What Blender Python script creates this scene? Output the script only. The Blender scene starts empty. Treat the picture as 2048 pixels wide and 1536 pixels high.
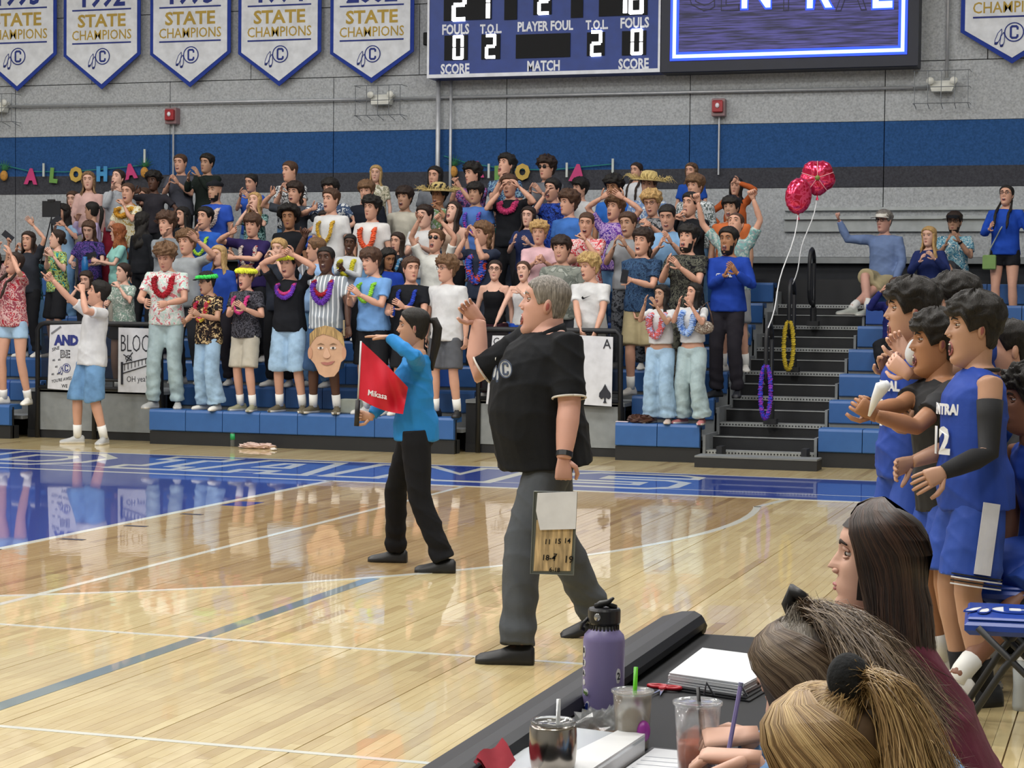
import bpy, math, random
import numpy as np
from mathutils import Matrix, Vector
RND = random.Random(7)
# ---------------------------------------------------------------- camera (two vanishing points of the photograph)
F, CX, CY, EYE = 3920.0, 1024.0, 768.0, 1.65
_y = np.array([2286-CX, 628-CY, F]); _y /= np.linalg.norm(_y)
_x = -np.array([-11200-CX, 485-CY, F]); _x = _x-_y*(_x@_y); _x /= np.linalg.norm(_x)
RW = np.array([_x, _y, np.cross(_x, _y)])
CAM = np.array([0, 0, EYE])
cd = bpy.data.cameras.new('camera'); cam = bpy.data.objects.new('camera', cd)
bpy.context.scene.collection.objects.link(cam)
cd.sensor_width = 36; cd.lens = F/2048*36; cd.clip_end = 200
r_, d_, f_ = RW[:, 0], RW[:, 1], RW[:, 2]
cam.matrix_world = Matrix(((r_[0], -d_[0], -f_[0], 0), (r_[1], -d_[1], -f_[1], 0), (r_[2], -d_[2], -f_[2], EYE), (0, 0, 0, 1)))
sc = bpy.context.scene; sc.camera = cam
sc.view_settings.view_transform = 'Standard'; sc.view_settings.look = 'None'; sc.view_settings.gamma = 1
sc.view_settings.use_curve_mapping = False
sc.view_settings.exposure = 0.0
W = bpy.data.worlds.new('world'); sc.world = W; W.use_nodes = True
W.node_tree.nodes['Background'].inputs[0].default_value = (.75, .8, .9, 1)
W.node_tree.nodes['Background'].inputs[1].default_value = .35

def area(name, loc, sx, sy, power, rot=(0, 0, 0), col=(1, .97, .93)):
    l = bpy.data.lights.new(name, 'AREA'); l.shape = 'RECTANGLE'; l.size = sx; l.size_y = sy; l.energy = power; l.color = col
    o = bpy.data.objects.new(name, l); o.location = loc; o.rotation_euler = rot
    sc.collection.objects.link(o); return o
# rows of high bay fittings under the ceiling, over the court and the stand
LIGHTS = [(x, y) for y in (1.5, 6.5, 11.5, 16.5, 21.5) for x in (-17, -11.5, -6, -.5)]
for i, (lx, ly) in enumerate(LIGHTS):
    area('high_bay_lamp', (lx, ly, 8.35), 1.6, 1.6, 235 if ly < 20 else 95, col=(1, .985, .96))

def ray(u, v): return RW@np.array([u-CX, v-CY, F])
def at_y(u, v, y):
    r = ray(u, v); return CAM+r*(y/r[1])
def at_z(u, v, z=0.):
    r = ray(u, v); return CAM+r*((z-EYE)/r[2])
def at_d(u, v, d): return CAM+ray(u, v)*(d/F)

# ---------------------------------------------------------------- materials
def lin(h):
    if isinstance(h, str):
        h = h.lstrip('#'); c = [int(h[i:i+2], 16)/255 for i in (0, 2, 4)]
    else: c = h
    return tuple(x/12.92 if x <= .04045 else ((x+.055)/1.055)**2.4 for x in c)+(1,)
MATS = {}
def mat(key, col, rough=.6, metal=0., cols=None, kind=None, scale=20., bump=0., emit=0., trans=0., spec=.5, var=.12, coat=0., alpha=1.):
    if key in MATS: return MATS[key]
    m = bpy.data.materials.new(key); m.use_nodes = True; nt = m.node_tree; N = nt.nodes; L = nt.links
    b = N['Principled BSDF']; base = lin(col)
    b.inputs['Base Color'].default_value = base; b.inputs['Roughness'].default_value = rough
    b.inputs['Metallic'].default_value = metal; b.inputs['Specular IOR Level'].default_value = spec
    b.inputs['Transmission Weight'].default_value = trans; b.inputs['Coat Weight'].default_value = coat
    b.inputs['Alpha'].default_value = alpha
    m.diffuse_color = base
    if emit: b.inputs['Emission Color'].default_value = base; b.inputs['Emission Strength'].default_value = emit
    tc = N.new('ShaderNodeTexCoord'); mp = N.new('ShaderNodeMapping'); L.new(tc.outputs['Object'], mp.inputs[0])
    def noise(s, det=3, src=mp):
        n = N.new('ShaderNodeTexNoise'); n.inputs['Scale'].default_value = s; n.inputs['Detail'].default_value = det
        L.new(src.outputs[0], n.inputs['Vector']); return n
    def ramp(fac, stops, const=False):
        r = N.new('ShaderNodeValToRGB'); L.new(fac, r.inputs[0]); e = r.color_ramp
        if const: e.interpolation = 'CONSTANT'
        while len(e.elements) < len(stops): e.elements.new(.5)
        for el, (p, c) in zip(e.elements, stops): el.position = p; el.color = c
        return r
    def mul(c, k): return tuple(min(1, x*k) for x in c[:3])+(1,)
    if kind == 'floral':
        n = noise(scale, 2); n.inputs['Distortion'].default_value = 1.2
        cc = [lin(c) for c in cols]; st = [(0, base)]; k = len(cc)
        for i, c in enumerate(cc): st.append((.46+.22*i/max(1, k), c))
        L.new(ramp(n.outputs[0], st, True).outputs[0], b.inputs['Base Color'])
    elif kind == 'stripe':
        w = N.new('ShaderNodeTexWave'); w.inputs['Scale'].default_value = scale; w.bands_direction = 'X'; L.new(mp.outputs[0], w.inputs['Vector'])
        w.inputs['Distortion'].default_value = .6
        L.new(ramp(w.outputs[0], [(0, base), (.8, lin(cols[0]))], True).outputs[0], b.inputs['Base Color'])
    elif kind == 'speckle':
        n = noise(scale, 6); L.new(ramp(n.outputs[0], [(.25, mul(base, .72)), (.5, base), (.75, mul(base, 1.25))]).outputs[0], b.inputs['Base Color'])
    elif kind == 'hair':
        mp.inputs['Scale'].default_value = (1, 1, .12); n = noise(scale, 4)
        L.new(ramp(n.outputs[0], [(.3, mul(base, .45)), (.5, base), (.72, lin(cols[0]) if cols else mul(base, 1.7))]).outputs[0], b.inputs['Base Color'])
    elif kind == 'denim':
        n = noise(7, 4); L.new(ramp(n.outputs[0], [(.3, mul(base, .75)), (.6, mul(base, 1.3))]).outputs[0], b.inputs['Base Color'])
    elif var:
        n = noise(9, 3); L.new(ramp(n.outputs[0], [(.3, mul(base, 1-var)), (.7, mul(base, 1+var*.6))]).outputs[0], b.inputs['Base Color'])
    if bump:
        n2 = noise(scale*2.2, 5); bp = N.new('ShaderNodeBump'); bp.inputs['Strength'].default_value = bump; bp.inputs['Distance'].default_value = .01
        L.new(n2.outputs[0], bp.inputs['Height']); L.new(bp.outputs[0], b.inputs['Normal'])
    MATS[key] = m; return m
def cloth(hexc, kind=None, cols=None, scale=14.): return mat('cloth_%s_%s_%s' % (hexc, kind, '_'.join(cols or ())), hexc, .85, cols=cols, kind=kind, scale=scale, bump=.25, spec=.2)
def plain(hexc, rough=.5, **k): return mat('plain_%s_%s_%s' % (hexc, rough, sorted(k.items())), hexc, rough, **k)

# ---------------------------------------------------------------- mesh helpers
def link(o, parent=None):
    sc.collection.objects.link(o)
    if parent is not None: o.parent = parent
    return o
def mesh_obj(name, V, Fc, mats, parent=None, midx=None, smooth=False, loc=None):
    me = bpy.data.meshes.new(name); me.from_pydata([tuple(map(float, v)) for v in V], [], [tuple(map(int, f)) for f in Fc])
    for m in (mats if isinstance(mats, (list, tuple)) else [mats]): me.materials.append(m)
    if midx is not None: me.polygons.foreach_set('material_index', np.array(midx, dtype=np.int32))
    if smooth: me.polygons.foreach_set('use_smooth', np.ones(len(me.polygons), dtype=bool))
    me.update(); o = bpy.data.objects.new(name, me)
    if loc is not None: o.location = loc
    return link(o, parent)
def tag(o, label=None, cat=None, group=None, kind=None):
    for k, v in (('label', label), ('category', cat), ('group', group), ('kind', kind)):
        if v: o[k] = v
    return o
def empty(name, loc, label, cat, group=None, rz=0):
    o = bpy.data.objects.new(name, None); o.location = [float(c) for c in loc]; o.rotation_euler = (0, 0, rz); o.empty_display_size = .1
    return tag(link(o), label, cat, group)
class MB:
    def __init__(s): s.V = []; s.F = []; s.M = []
    def add(s, V, Fc, m=0):
        n = len(s.V); s.V += [tuple(map(float, v)) for v in V]; s.F += [tuple(i+n for i in f) for f in Fc]; s.M += [m]*len(Fc); return s
    def box(s, a, b, m=0, bev=0):
        (x0, y0, z0), (x1, y1, z1) = a, b
        if bev:
            c = [(x0, y0), (x1, y0), (x1, y1), (x0, y1)]; V = []
            for z, k in ((z0, bev), (z0+bev, 0), (z1-bev, 0), (z1, bev)):
                for x, y in ((x0+k, y0+bev-bev*(k == 0)), (x1-k, y0+bev-bev*(k == 0)), (x1-k, y1-bev+bev*(k == 0)), (x0+k, y1-bev+bev*(k == 0))): V.append((x, y, z))
            Fc = [(3, 2, 1, 0), (12, 13, 14, 15)]
            for r in range(3):
                for i in range(4): j = (i+1) % 4; Fc.append((r*4+i, r*4+j, r*4+4+j, r*4+4+i))
            return s.add(V, Fc, m)
        V = [(x0, y0, z0), (x1, y0, z0), (x1, y1, z0), (x0, y1, z0), (x0, y0, z1), (x1, y0, z1), (x1, y1, z1), (x0, y1, z1)]
        return s.add(V, [(3, 2, 1, 0), (4, 5, 6, 7), (0, 1, 5, 4), (1, 2, 6, 5), (2, 3, 7, 6), (3, 0, 4, 7)], m)
    def tube(s, P, R, n=8, m=0, cap=True):
        V, Fc = tube(P, R, n, cap); return s.add(V, Fc, m)
    def quad(s, a, b, c, d, m=0): return s.add([a, b, c, d], [(0, 1, 2, 3)], m)
    def xf(s, M4):
        s.V = [tuple(M4@Vector(v)) for v in s.V]; return s
    def build(s, name, mats, parent=None, smooth=False, loc=None): return mesh_obj(name, s.V, s.F, mats, parent, s.M, smooth, loc)
def nrm(v):
    v = np.asarray(v, float); n = np.linalg.norm(v); return v/n if n > 1e-9 else v
def tube(P, R, n=8, cap=True, flat=None):
    """tube along P; R = radius or (rx, ry) per point; flat = reference direction of the ry axis"""
    P = [np.asarray(p, float) for p in P]; k = len(P)
    if not isinstance(R, (list, tuple)): R = [R]*k
    V = []; Fc = []; ref = np.asarray(flat if flat is not None else (0.03, 1, .05), float)
    for i in range(k):
        t = nrm(P[min(i+1, k-1)]-P[max(i-1, 0)])
        a = ref-t*(ref@t)
        if np.linalg.norm(a) < .15: a = np.array([1., 0, .1]); a = a-t*(a@t)
        a = nrm(a); ref = a if flat is None else ref; b = np.cross(t, a)
        rx, ry = R[i] if isinstance(R[i], (list, tuple)) else (R[i], R[i])
        for j in range(n):
            w = 2*math.pi*j/n; V.append(P[i]+b*math.cos(w)*rx+a*math.sin(w)*ry)
    for i in range(k-1):
        for j in range(n): j2 = (j+1) % n; Fc.append((i*n+j, i*n+j2, i*n+n+j2, i*n+n+j))
    if cap: Fc.append(tuple(range(n-1, -1, -1))); Fc.append(tuple(range((k-1)*n, k*n)))
    return V, Fc
def lathe(prof, n=24, cap=True):
    V = []; Fc = []; k = len(prof)
    for r, z in prof:
        for j in range(n): w = 2*math.pi*j/n; V.append((r*math.cos(w), r*math.sin(w), z))
    for i in range(k-1):
        for j in range(n): j2 = (j+1) % n; Fc.append((i*n+j, i*n+j2, i*n+n+j2, i*n+n+j))
    if cap: Fc.append(tuple(range(n-1, -1, -1))); Fc.append(tuple(range((k-1)*n, k*n)))
    return V, Fc
def ellipsoid(c, r, nu=10, nv=6, Rm=None):
    V = []; Fc = []
    for i in range(nv+1):
        a = math.pi*i/nv; z = -math.cos(a); q = max(math.sin(a), .02)
        for j in range(nu):
            w = 2*math.pi*j/nu; p = np.array([q*math.cos(w)*r[0], q*math.sin(w)*r[1], z*r[2]])
            if Rm is not None: p = Rm@p
            V.append(np.asarray(c)+p)
    for i in range(nv):
        for j in range(nu): j2 = (j+1) % nu; Fc.append((i*nu+j, i*nu+j2, i*nu+nu+j2, i*nu+nu+j))
    Fc.append(tuple(range(nu-1, -1, -1))); Fc.append(tuple(range(nv*nu, nv*nu+nu)))
    return V, Fc
def rx(a): c, s = math.cos(a), math.sin(a); return np.array([[1, 0, 0], [0, c, -s], [0, s, c]])
def ry(a): c, s = math.cos(a), math.sin(a); return np.array([[c, 0, s], [0, 1, 0], [-s, 0, c]])
def rz(a): c, s = math.cos(a), math.sin(a); return np.array([[c, -s, 0], [s, c, 0], [0, 0, 1]])

# flat lettering built as thin geometry. text lies in plane (origin o, right r, up u)
TXT = []
def text(name, s, o, r, u, size, m, parent=None, align='LEFT', xs=1., bold=0., depth=.004, sp=1., shear=0., wrap=0.):
    c = bpy.data.curves.new(name, 'FONT'); c.body = s; c.size = size; c.align_x = align; c.offset = bold; c.extrude = depth/2
    c.space_character = sp; c.shear = shear; c.resolution_u = 2
    ob = bpy.data.objects.new(name, c); sc.collection.objects.link(ob)
    r = nrm(r); u = nrm(u); n = np.cross(r, u); o = np.asarray(o, float)
    M = Matrix(((r[0]*xs, u[0], n[0], o[0]), (r[1]*xs, u[1], n[1], o[1]), (r[2]*xs, u[2], n[2], o[2]), (0, 0, 0, 1)))
    TXT.append((ob, name, M, m, parent, wrap, xs)); return ob
def flush_text():
    bpy.context.view_layer.update(); dg = bpy.context.evaluated_depsgraph_get()
    for ob, name, M, m, parent, wr, xs in TXT:
        me = bpy.data.meshes.new_from_object(ob.evaluated_get(dg))
        if wr:
            for v in me.vertices:
                a = v.co.x*xs/wr; v.co = ((wr+v.co.z)*math.sin(a)/xs, v.co.y, (wr+v.co.z)*math.cos(a)-wr)
        me.transform(M); me.materials.clear(); me.materials.append(m)
        o = bpy.data.objects.new(name, me); link(o, parent)
        c = ob.data; bpy.data.objects.remove(ob); bpy.data.curves.remove(c)
    TXT.clear()
def ring_poly(mb, o, r, u, rad, wd, m=0, n=28, d=.003, a0=0, a1=2*math.pi):
    nn = np.cross(r, u); V = []; Fc = []
    for i in range(n+1):
        a = a0+(a1-a0)*i/n; q = np.asarray(r)*math.cos(a)+np.asarray(u)*math.sin(a)
        V += [o+q*rad, o+q*(rad-wd), o+q*(rad-wd)+nn*d, o+q*rad+nn*d]
    for i in range(n):
        b = i*4
        for k in range(4): Fc.append((b+k, b+(k+1) % 4, b+4+(k+1) % 4, b+4+k))
    mb.add(V, Fc, m)
def flat_poly(mb, o, r, u, pts, m=0, d=.003, z=0.):
    nn = np.cross(nrm(r), nrm(u)); r = np.asarray(r); u = np.asarray(u); n = len(pts)
    lo = [o+r*x+u*y+nn*z for x, y in pts]; hi = [p+nn*d for p in lo]
    mb.add(lo+hi, [tuple(range(n-1, -1, -1)), tuple(range(n, 2*n))]+[(i, (i+1) % n, n+(i+1) % n, n+i) for i in range(n)], m)
BLOCK_C = [(.62, .42), (.62, 1), (.32, 1), (.1, .78), (.1, -.78), (.32, -1), (.62, -1), (.62, -.42)]
def block_c(mb, o, r, u, s, m=0, d=.004, z=0.):
    t = .3
    for pts in ([(-.62, -.72), (-.32, -.6), (-.32, .6), (-.62, .72)], [(-.62, .72), (-.32, .6), (-.22, .68), (.22, .68), (.36, 1), (-.34, 1)],
                [(-.62, -.72), (-.34, -1), (.36, -1), (.22, -.68), (-.22, -.68), (-.32, -.6)], [(.22, .68), (.34, .56), (.34, .34), (.64, .34), (.64, .72), (.36, 1)],
                [(.22, -.68), (.36, -1), (.64, -.72), (.64, -.34), (.34, -.34), (.34, -.56)]):
        flat_poly(mb, o, r, u, [(x*s, y*s) for x, y in pts], m, d, z)
def feather_logo(name, o, r, u, s, m_line, m_back, parent):
    """block C in a double ring with two hanging feathers at its left"""
    r = nrm(r); u = nrm(u); mb = MB(); o = np.asarray(o, float); n = np.cross(r, u)
    V = [o+n*.001+(r*math.cos(a)+u*math.sin(a))*s for a in np.linspace(0, 2*math.pi, 25)[:-1]]
    mb.add(V, [tuple(range(24))], 1)
    ring_poly(mb, o+n*.001, r, u, s, s*.12, 0); block_c(mb, o+n*.001, r, u, s*.7, 0)
    for k, (dx, dy, ln, an) in enumerate(((-1.25, .35, 1.7, -.35), (-1.05, .0, 1.5, -.12))):
        c, sn = math.cos(an), math.sin(an)
        q = [(0, 0), (-.2, -.3), (-.22, -.75), (-.1, -1), (.1, -.95), (.2, -.6), (.14, -.2)]
        P = [((dx+(x*c-y*ln*sn*-1*-1)*1.0)*s, (dy+(x*sn+y*ln*c))*s) for x, y in q]
        flat_poly(mb, o+n*(.001+.001*k), r, u, P, 1)
        L = P+[P[0]]
        for i in range(len(P)):
            a, b = np.array(L[i]), np.array(L[i+1]); t = nrm(np.array([*(b-a), 0]))[:2]; w = np.array([-t[1], t[0]])*s*.035
            flat_poly(mb, o+n*(.003+.001*k), r, u, [tuple(a-w), tuple(b-w), tuple(b+w), tuple(a+w)], 0)
        flat_poly(mb, o+n*(.003+.001*k), r, u, [P[3], P[4], tuple((np.array(P[4])+P[5])/2), tuple((np.array(P[2])+P[3])/2)], 0)
    return mb.build(name, [m_line, m_back], parent)
# ================================================================ THE HALL
WY = 26.2
gray = mat('wall_gray', '#a9adb0', .95, kind='speckle', scale=38, bump=.5, spec=.1)
wblue = mat('wall_blue', '#2e5284', .9, kind='speckle', scale=38, bump=.5, spec=.1)
wdark = mat('wall_dark', '#43444a', .9, kind='speckle', scale=38, bump=.5, spec=.1)
XL, XR, YN, ZC = -22., 6., -5., 9.
def struct(o): o['kind'] = 'structure'; return o
dark_joint = plain('#2a2c30', .9)
wall = struct(MB().box((XL, WY+.05, 0), (XR, WY+.25, ZC)).build('wall_back', dark_joint))
PW = 2.62
rows = [(2.36, 3.29, gray, 0.), (3.29, 3.56, wdark, 0.), (3.56, 4.15, wblue, 0.), (4.15, 4.93, gray, 0.), (4.93, 5.93, gray, 1.31), (5.93, 7.1, gray, 0.), (7.1, 9., gray, 1.31)]
for z0, z1, m, off in rows:
    x = -13.78-PW*4+off
    while x < XR:
        a, b = max(x+.006, XL), min(x+PW-.006, XR)
        if b > a: MB().box((a, WY, z0+(.006 if m is gray else 0)), (b, WY+.05, z1-(.006 if m is gray else 0))).build('panel', m, wall)
        x += PW
struct(MB().box((XL, WY-.05, 2.28), (XR, WY+.05, 2.36)).build('trim_1', plain('#8f9496', .4, metal=.6)))
struct(MB().box((-4.6, WY-.06, 2.98), (XR, WY, 3.02)).build('trim_2', plain('#a5abad', .35, metal=.7)))
struct(MB().box((-4.6, WY-.12, 2.86), (XR, WY, 2.9)).box((-4.6, WY-.05, 2.7), (XR, WY, 2.86)).build('trim_3', plain('#a5abad', .35, metal=.7)))
wl = plain('#9fa3a6', .9)
struct(MB().box((XL-.2, YN, 0), (XL, WY, ZC)).build('wall_left', wl))
struct(MB().box((XR, YN, 0), (XR+.2, WY, ZC)).build('wall_right', wl))
struct(MB().box((XL, YN-.2, 0), (XR, YN, ZC)).build('wall_front', wl))
struct(MB().box((XL, YN, ZC), (XR, WY, ZC+.2)).build('ceiling', plain('#c9ccd0', .9)))

# ---- maple floor
wm = bpy.data.materials.new('maple'); wm.use_nodes = True; nt = wm.node_tree; N = nt.nodes; L = nt.links; b = N['Principled BSDF']
tc = N.new('ShaderNodeTexCoord'); mp = N.new('ShaderNodeMapping'); mp.inputs['Scale'].default_value = (14, 1.1, 1); L.new(tc.outputs['Object'], mp.inputs[0])
no = N.new('ShaderNodeTexNoise'); no.inputs['Scale'].default_value = 3; no.inputs['Detail'].default_value = 5; L.new(mp.outputs[0], no.inputs['Vector'])
at = N.new('ShaderNodeAttribute'); at.attribute_name = 'tone'
rp = N.new('ShaderNodeValToRGB'); rp.color_ramp.elements[0].color = lin('#b39a6c'); rp.color_ramp.elements[1].color = lin('#dac997')
rp.color_ramp.elements.new(.35).color = lin('#cdb886')
L.new(at.outputs['Fac'], rp.inputs[0])
mx = N.new('ShaderNodeMix'); mx.data_type = 'RGBA'; mx.blend_type = 'MULTIPLY'; mx.inputs['Factor'].default_value = .55
r2 = N.new('ShaderNodeValToRGB'); r2.color_ramp.elements[0].position = .3; r2.color_ramp.elements[0].color = (.8, .74, .66, 1); r2.color_ramp.elements[1].color = (1, 1, 1, 1); r2.color_ramp.elements[1].position = .62
L.new(no.outputs[0], r2.inputs[0]); L.new(rp.outputs[0], mx.inputs['A']); L.new(r2.outputs[0], mx.inputs['B']); L.new(mx.outputs['Result'], b.inputs['Base Color'])
geo = N.new('ShaderNodeNewGeometry'); sx = N.new('ShaderNodeSeparateXYZ'); L.new(geo.outputs['Position'], sx.inputs[0])
def mth(op, a, b_, c_=None):
    n = N.new('ShaderNodeMath'); n.operation = op
    for i, v in enumerate((a, b_)):
        if hasattr(v, 'links'): L.new(v, n.inputs[i])
        else: n.inputs[i].default_value = v
    return n.outputs[0]
dx, dy = mth('ADD', sx.outputs[0], 9.65), mth('ADD', sx.outputs[1], -15.2)
circ = mth('LESS_THAN', mth('ADD', mth('MULTIPLY', dx, dx), mth('MULTIPLY', dy, dy)), 6.69**2)
box_ = mth('MULTIPLY', mth('GREATER_THAN', dy, 0.), mth('LESS_THAN', dx, 6.6)); stn = mth('MULTIPLY', mth('MAXIMUM', circ, box_), mth('LESS_THAN', dy, 1.8))
mx2 = N.new('ShaderNodeMix'); mx2.data_type = 'RGBA'; mx2.blend_type = 'MULTIPLY'; mx2.inputs['B'].default_value = lin('#d8c8ba'); L.new(stn, mx2.inputs['Factor']); L.new(mx.outputs['Result'], mx2.inputs['A']); L.new(mx2.outputs['Result'], b.inputs['Base Color'])
b.inputs['Roughness'].default_value = .38; b.inputs['Coat Weight'].default_value = .9; b.inputs['Coat Roughness'].default_value = .035; b.inputs['Coat IOR'].default_value = 1.5
n3 = N.new('ShaderNodeTexNoise'); n3.inputs['Scale'].default_value = 5; L.new(tc.outputs['Object'], n3.inputs['Vector'])
bp = N.new('ShaderNodeBump'); bp.inputs['Strength'].default_value = .035; bp.inputs['Distance'].default_value = .02; L.new(n3.outputs[0], bp.inputs['Height']); L.new(bp.outputs[0], b.inputs['Coat Normal'])
floor = struct(MB().box((XL, YN, -.2), (XR, WY, -.016)).build('floor', plain('#6b5232', .6)))
def tone(o, t):
    a = o.data.attributes.new('tone', 'FLOAT', 'FACE'); a.data.foreach_set('value', np.array(t, dtype=np.float32))
PK = .057; boards = []
nx = int((XR-XL)/PK)
for i in range(nx):
    x0 = XL+i*PK; y = YN-RND.random()
    bias = RND.random()*.25; seam = .0055 if i % 11 == 3 else .0009
    while y < WY:
        l = RND.uniform(.35, 1.5) if -9 < x0 < 1 else RND.uniform(1.5, 4)
        boards.append((x0+.0006, max(y, YN)+.0006, x0+PK-seam, min(y+l, WY)-.0008, min(1, max(0, RND.gauss(.55+bias-.12, .2)))))
        y += l
near = sorted([b for b in boards if b[2] < -1.25 and b[1] > 5.6 and b[0] > -5], key=lambda b: (b[1]+b[3])/2-0.3*b[0])[:290]
ns = set(near); mb = MB(); T = []
for bd in boards:
    x0, y0, x1, y1, t = bd
    if bd in ns:
        o = MB().box((x0, y0, -.016), (x1, y1, 0)).build('plank', wm, floor); tone(o, [t]*6)
    else:
        mb.V += [(x0, y0, 0), (x1, y0, 0), (x1, y1, 0), (x0, y1, 0), (x0, y0, -.016), (x1, y0, -.016), (x1, y1, -.016), (x0, y1, -.016)]
        n = len(mb.V)-8; mb.F += [(n, n+1, n+2, n+3), (n+4, n+5, n+1, n), (n+5, n+6, n+2, n+1), (n+6, n+7, n+3, n+2), (n+7, n+4, n, n+3)]; mb.M += [0]*5; T += [t]*5
o = mb.build('planking', wm, floor); tone(o, T); o['kind'] = 'stuff'

# ---- court paint: thin coats lying on the boards
def paintmat(k, c): return mat(k, c, .3, coat=.9, var=.03, spec=.5)
pw, pb, pg = paintmat('paint_white', '#dfe0d6'), paintmat('paint_blue', '#1c3f9e'), paintmat('paint_gray', '#7b8a8e')
for m in (pw, pb, pg):
    m.node_tree.nodes['Principled BSDF'].inputs['Coat Roughness'].default_value = .03
def coat(name, pts, m, z=.0012):
    n = len(pts); V = [(x, y, 0.0002) for x, y in pts]+[(x, y, z) for x, y in pts]
    o = mesh_obj(name, V, [tuple(range(n, 2*n))]+[(i, (i+1) % n, n+(i+1) % n, n+i) for i in range(n)], m, floor); return o
def rect(name, x0, y0, x1, y1, m, z=.0012): return coat(name, [(x0, y0), (x1, y0), (x1, y1), (x0, y1)], m, z)
rect('baseline_band', -16, 17.02, 0.8, 19.2, pb)
rect('lane_area', -12.1, 11.36, -7.26, 17.02, pb)
rect('lane_line', -7.28, 11.31, -7.21, 17.0, pw, .0018); rect('free_throw_line', -12.1, 11.3, -7.21, 11.36, pw, .0018)
rect('baseline', -16, 16.96, 0.8, 17.04, pw, .0018); rect('band_edge', -16, 19.13, .8, 19.19, pw, .0018); rect('band_edge', -16, 17.5, .8, 17.525, pw, .0016)
rect('sideline', -5.93, 2, -5.88, 17.0, pw, .002)
rect('service_line', -16, 8.685, -2.35, 8.725, pw, .002); rect('service_line', -16, 6.58, -2.0, 6.615, pw, .002)
rect('gray_line', -4.45, 2, -4.36, 11.0, pg, .0016)
for y0, y1 in ((12.0, 12.06), (12.9, 12.96), (13.8, 13.86)): rect('lane_mark', -7.16, y0, -6.98, y1, plain('#23283c', .3), .0016)
rect('lane_block', -7.18, 14.55, -6.95, 14.9, pb, .0016)
def arc(name, cx, cy, R, w, a0, a1, m, z):
    n = 56; V = []; Fc = []
    for i in range(n+1):
        a = math.radians(a0+(a1-a0)*i/n)
        for r, zz in ((R, .0002), (R, z), (R-w, z), (R-w, .0002)): V.append((cx+r*math.cos(a), cy+r*math.sin(a), zz))
    for i in range(n):
        for k in range(3): Fc.append((i*4+k, i*4+4+k, i*4+5+k, i*4+1+k))
    return mesh_obj(name, V, Fc, m, floor)
arc('three_point_line', -9.65, 15.2, 6.72, .06, 200, 369, pw, .0022)
coat('three_point_line', [(-3.075, 16.2), (-3.015, 16.2), (-2.88, 17.0), (-2.95, 17.0)], pw, .0022)
LET = {'D': [[(0, 0), (.72, 0), (1, .3), (1, .7), (.72, 1), (0, 1)], [(.3, .26), (.62, .26), (.72, .4), (.72, .6), (.62, .74), (.3, .74)]],
 'I': [[(0, 0), (1, 0), (1, .24), (.72, .24), (.72, .76), (1, .76), (1, 1), (0, 1), (0, .76), (.28, .76), (.28, .24), (0, .24)]],
 'A': [[(0, 0), (.36, 0), (.36, .22), (.64, .22), (.64, 0), (1, 0), (.82, 1), (.18, 1)], [(.38, .45), (.62, .45), (.56, .78), (.44, .78)]],
 'N': [[(0, 0), (.32, 0), (.32, .52), (.66, 0), (1, 0), (1, 1), (.68, 1), (.68, .5), (.34, 1), (0, 1)]],
 'S': [[(0, .12), (.16, 0), (.84, 0), (1, .15), (1, .48), (.84, .6), (.34, .6), (.34, .76), (1, .76), (1, .9), (.84, 1), (.16, 1), (0, .86), (0, .52), (.16, .4), (.68, .4), (.68, .24), (0, .24)]]}
def outline(ch, x0, x1, y0=17.45, y1=18.96, w=.115):
    for lp in LET[ch]:
        P_ = [np.array([x0+(x1-x0)*a, y0+(y1-y0)*b]) for a, b in lp]; n = len(P_); A = []; Bq = []
        for i in range(n):
            p, q, r = P_[i-1], P_[i], P_[(i+1) % n]; d1, d2 = nrm(np.append(q-p, 0))[:2], nrm(np.append(r-q, 0))[:2]; n1 = np.array([-d1[1], d1[0]]); n2 = np.array([-d2[1], d2[0]]); m_ = n1+n2; m_ = m_/max(.35, m_@m_/2); A.append(q-m_*w/2); Bq.append(q+m_*w/2)
        V = [(*p, z) for z in (.0002, .0019) for p in A+Bq]; Fc = []
        for i in range(n): j = (i+1) % n; Fc += [(2*n+i, 2*n+j, 3*n+j, 3*n+i), (i, j, 2*n+j, 2*n+i), (n+j, n+i, 3*n+i, 3*n+j)]
        mesh_obj('letter_outline', V, Fc, pw, floor)
for ch, a, b_ in (('N', -14.2, -12.5), ('D', -11.75, -10.4), ('I', -9.85, -9.15), ('A', -9.0, -7.72), ('N', -7.5, -5.85), ('S', -5.35, -4.1)): outline(ch, a, b_)

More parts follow.
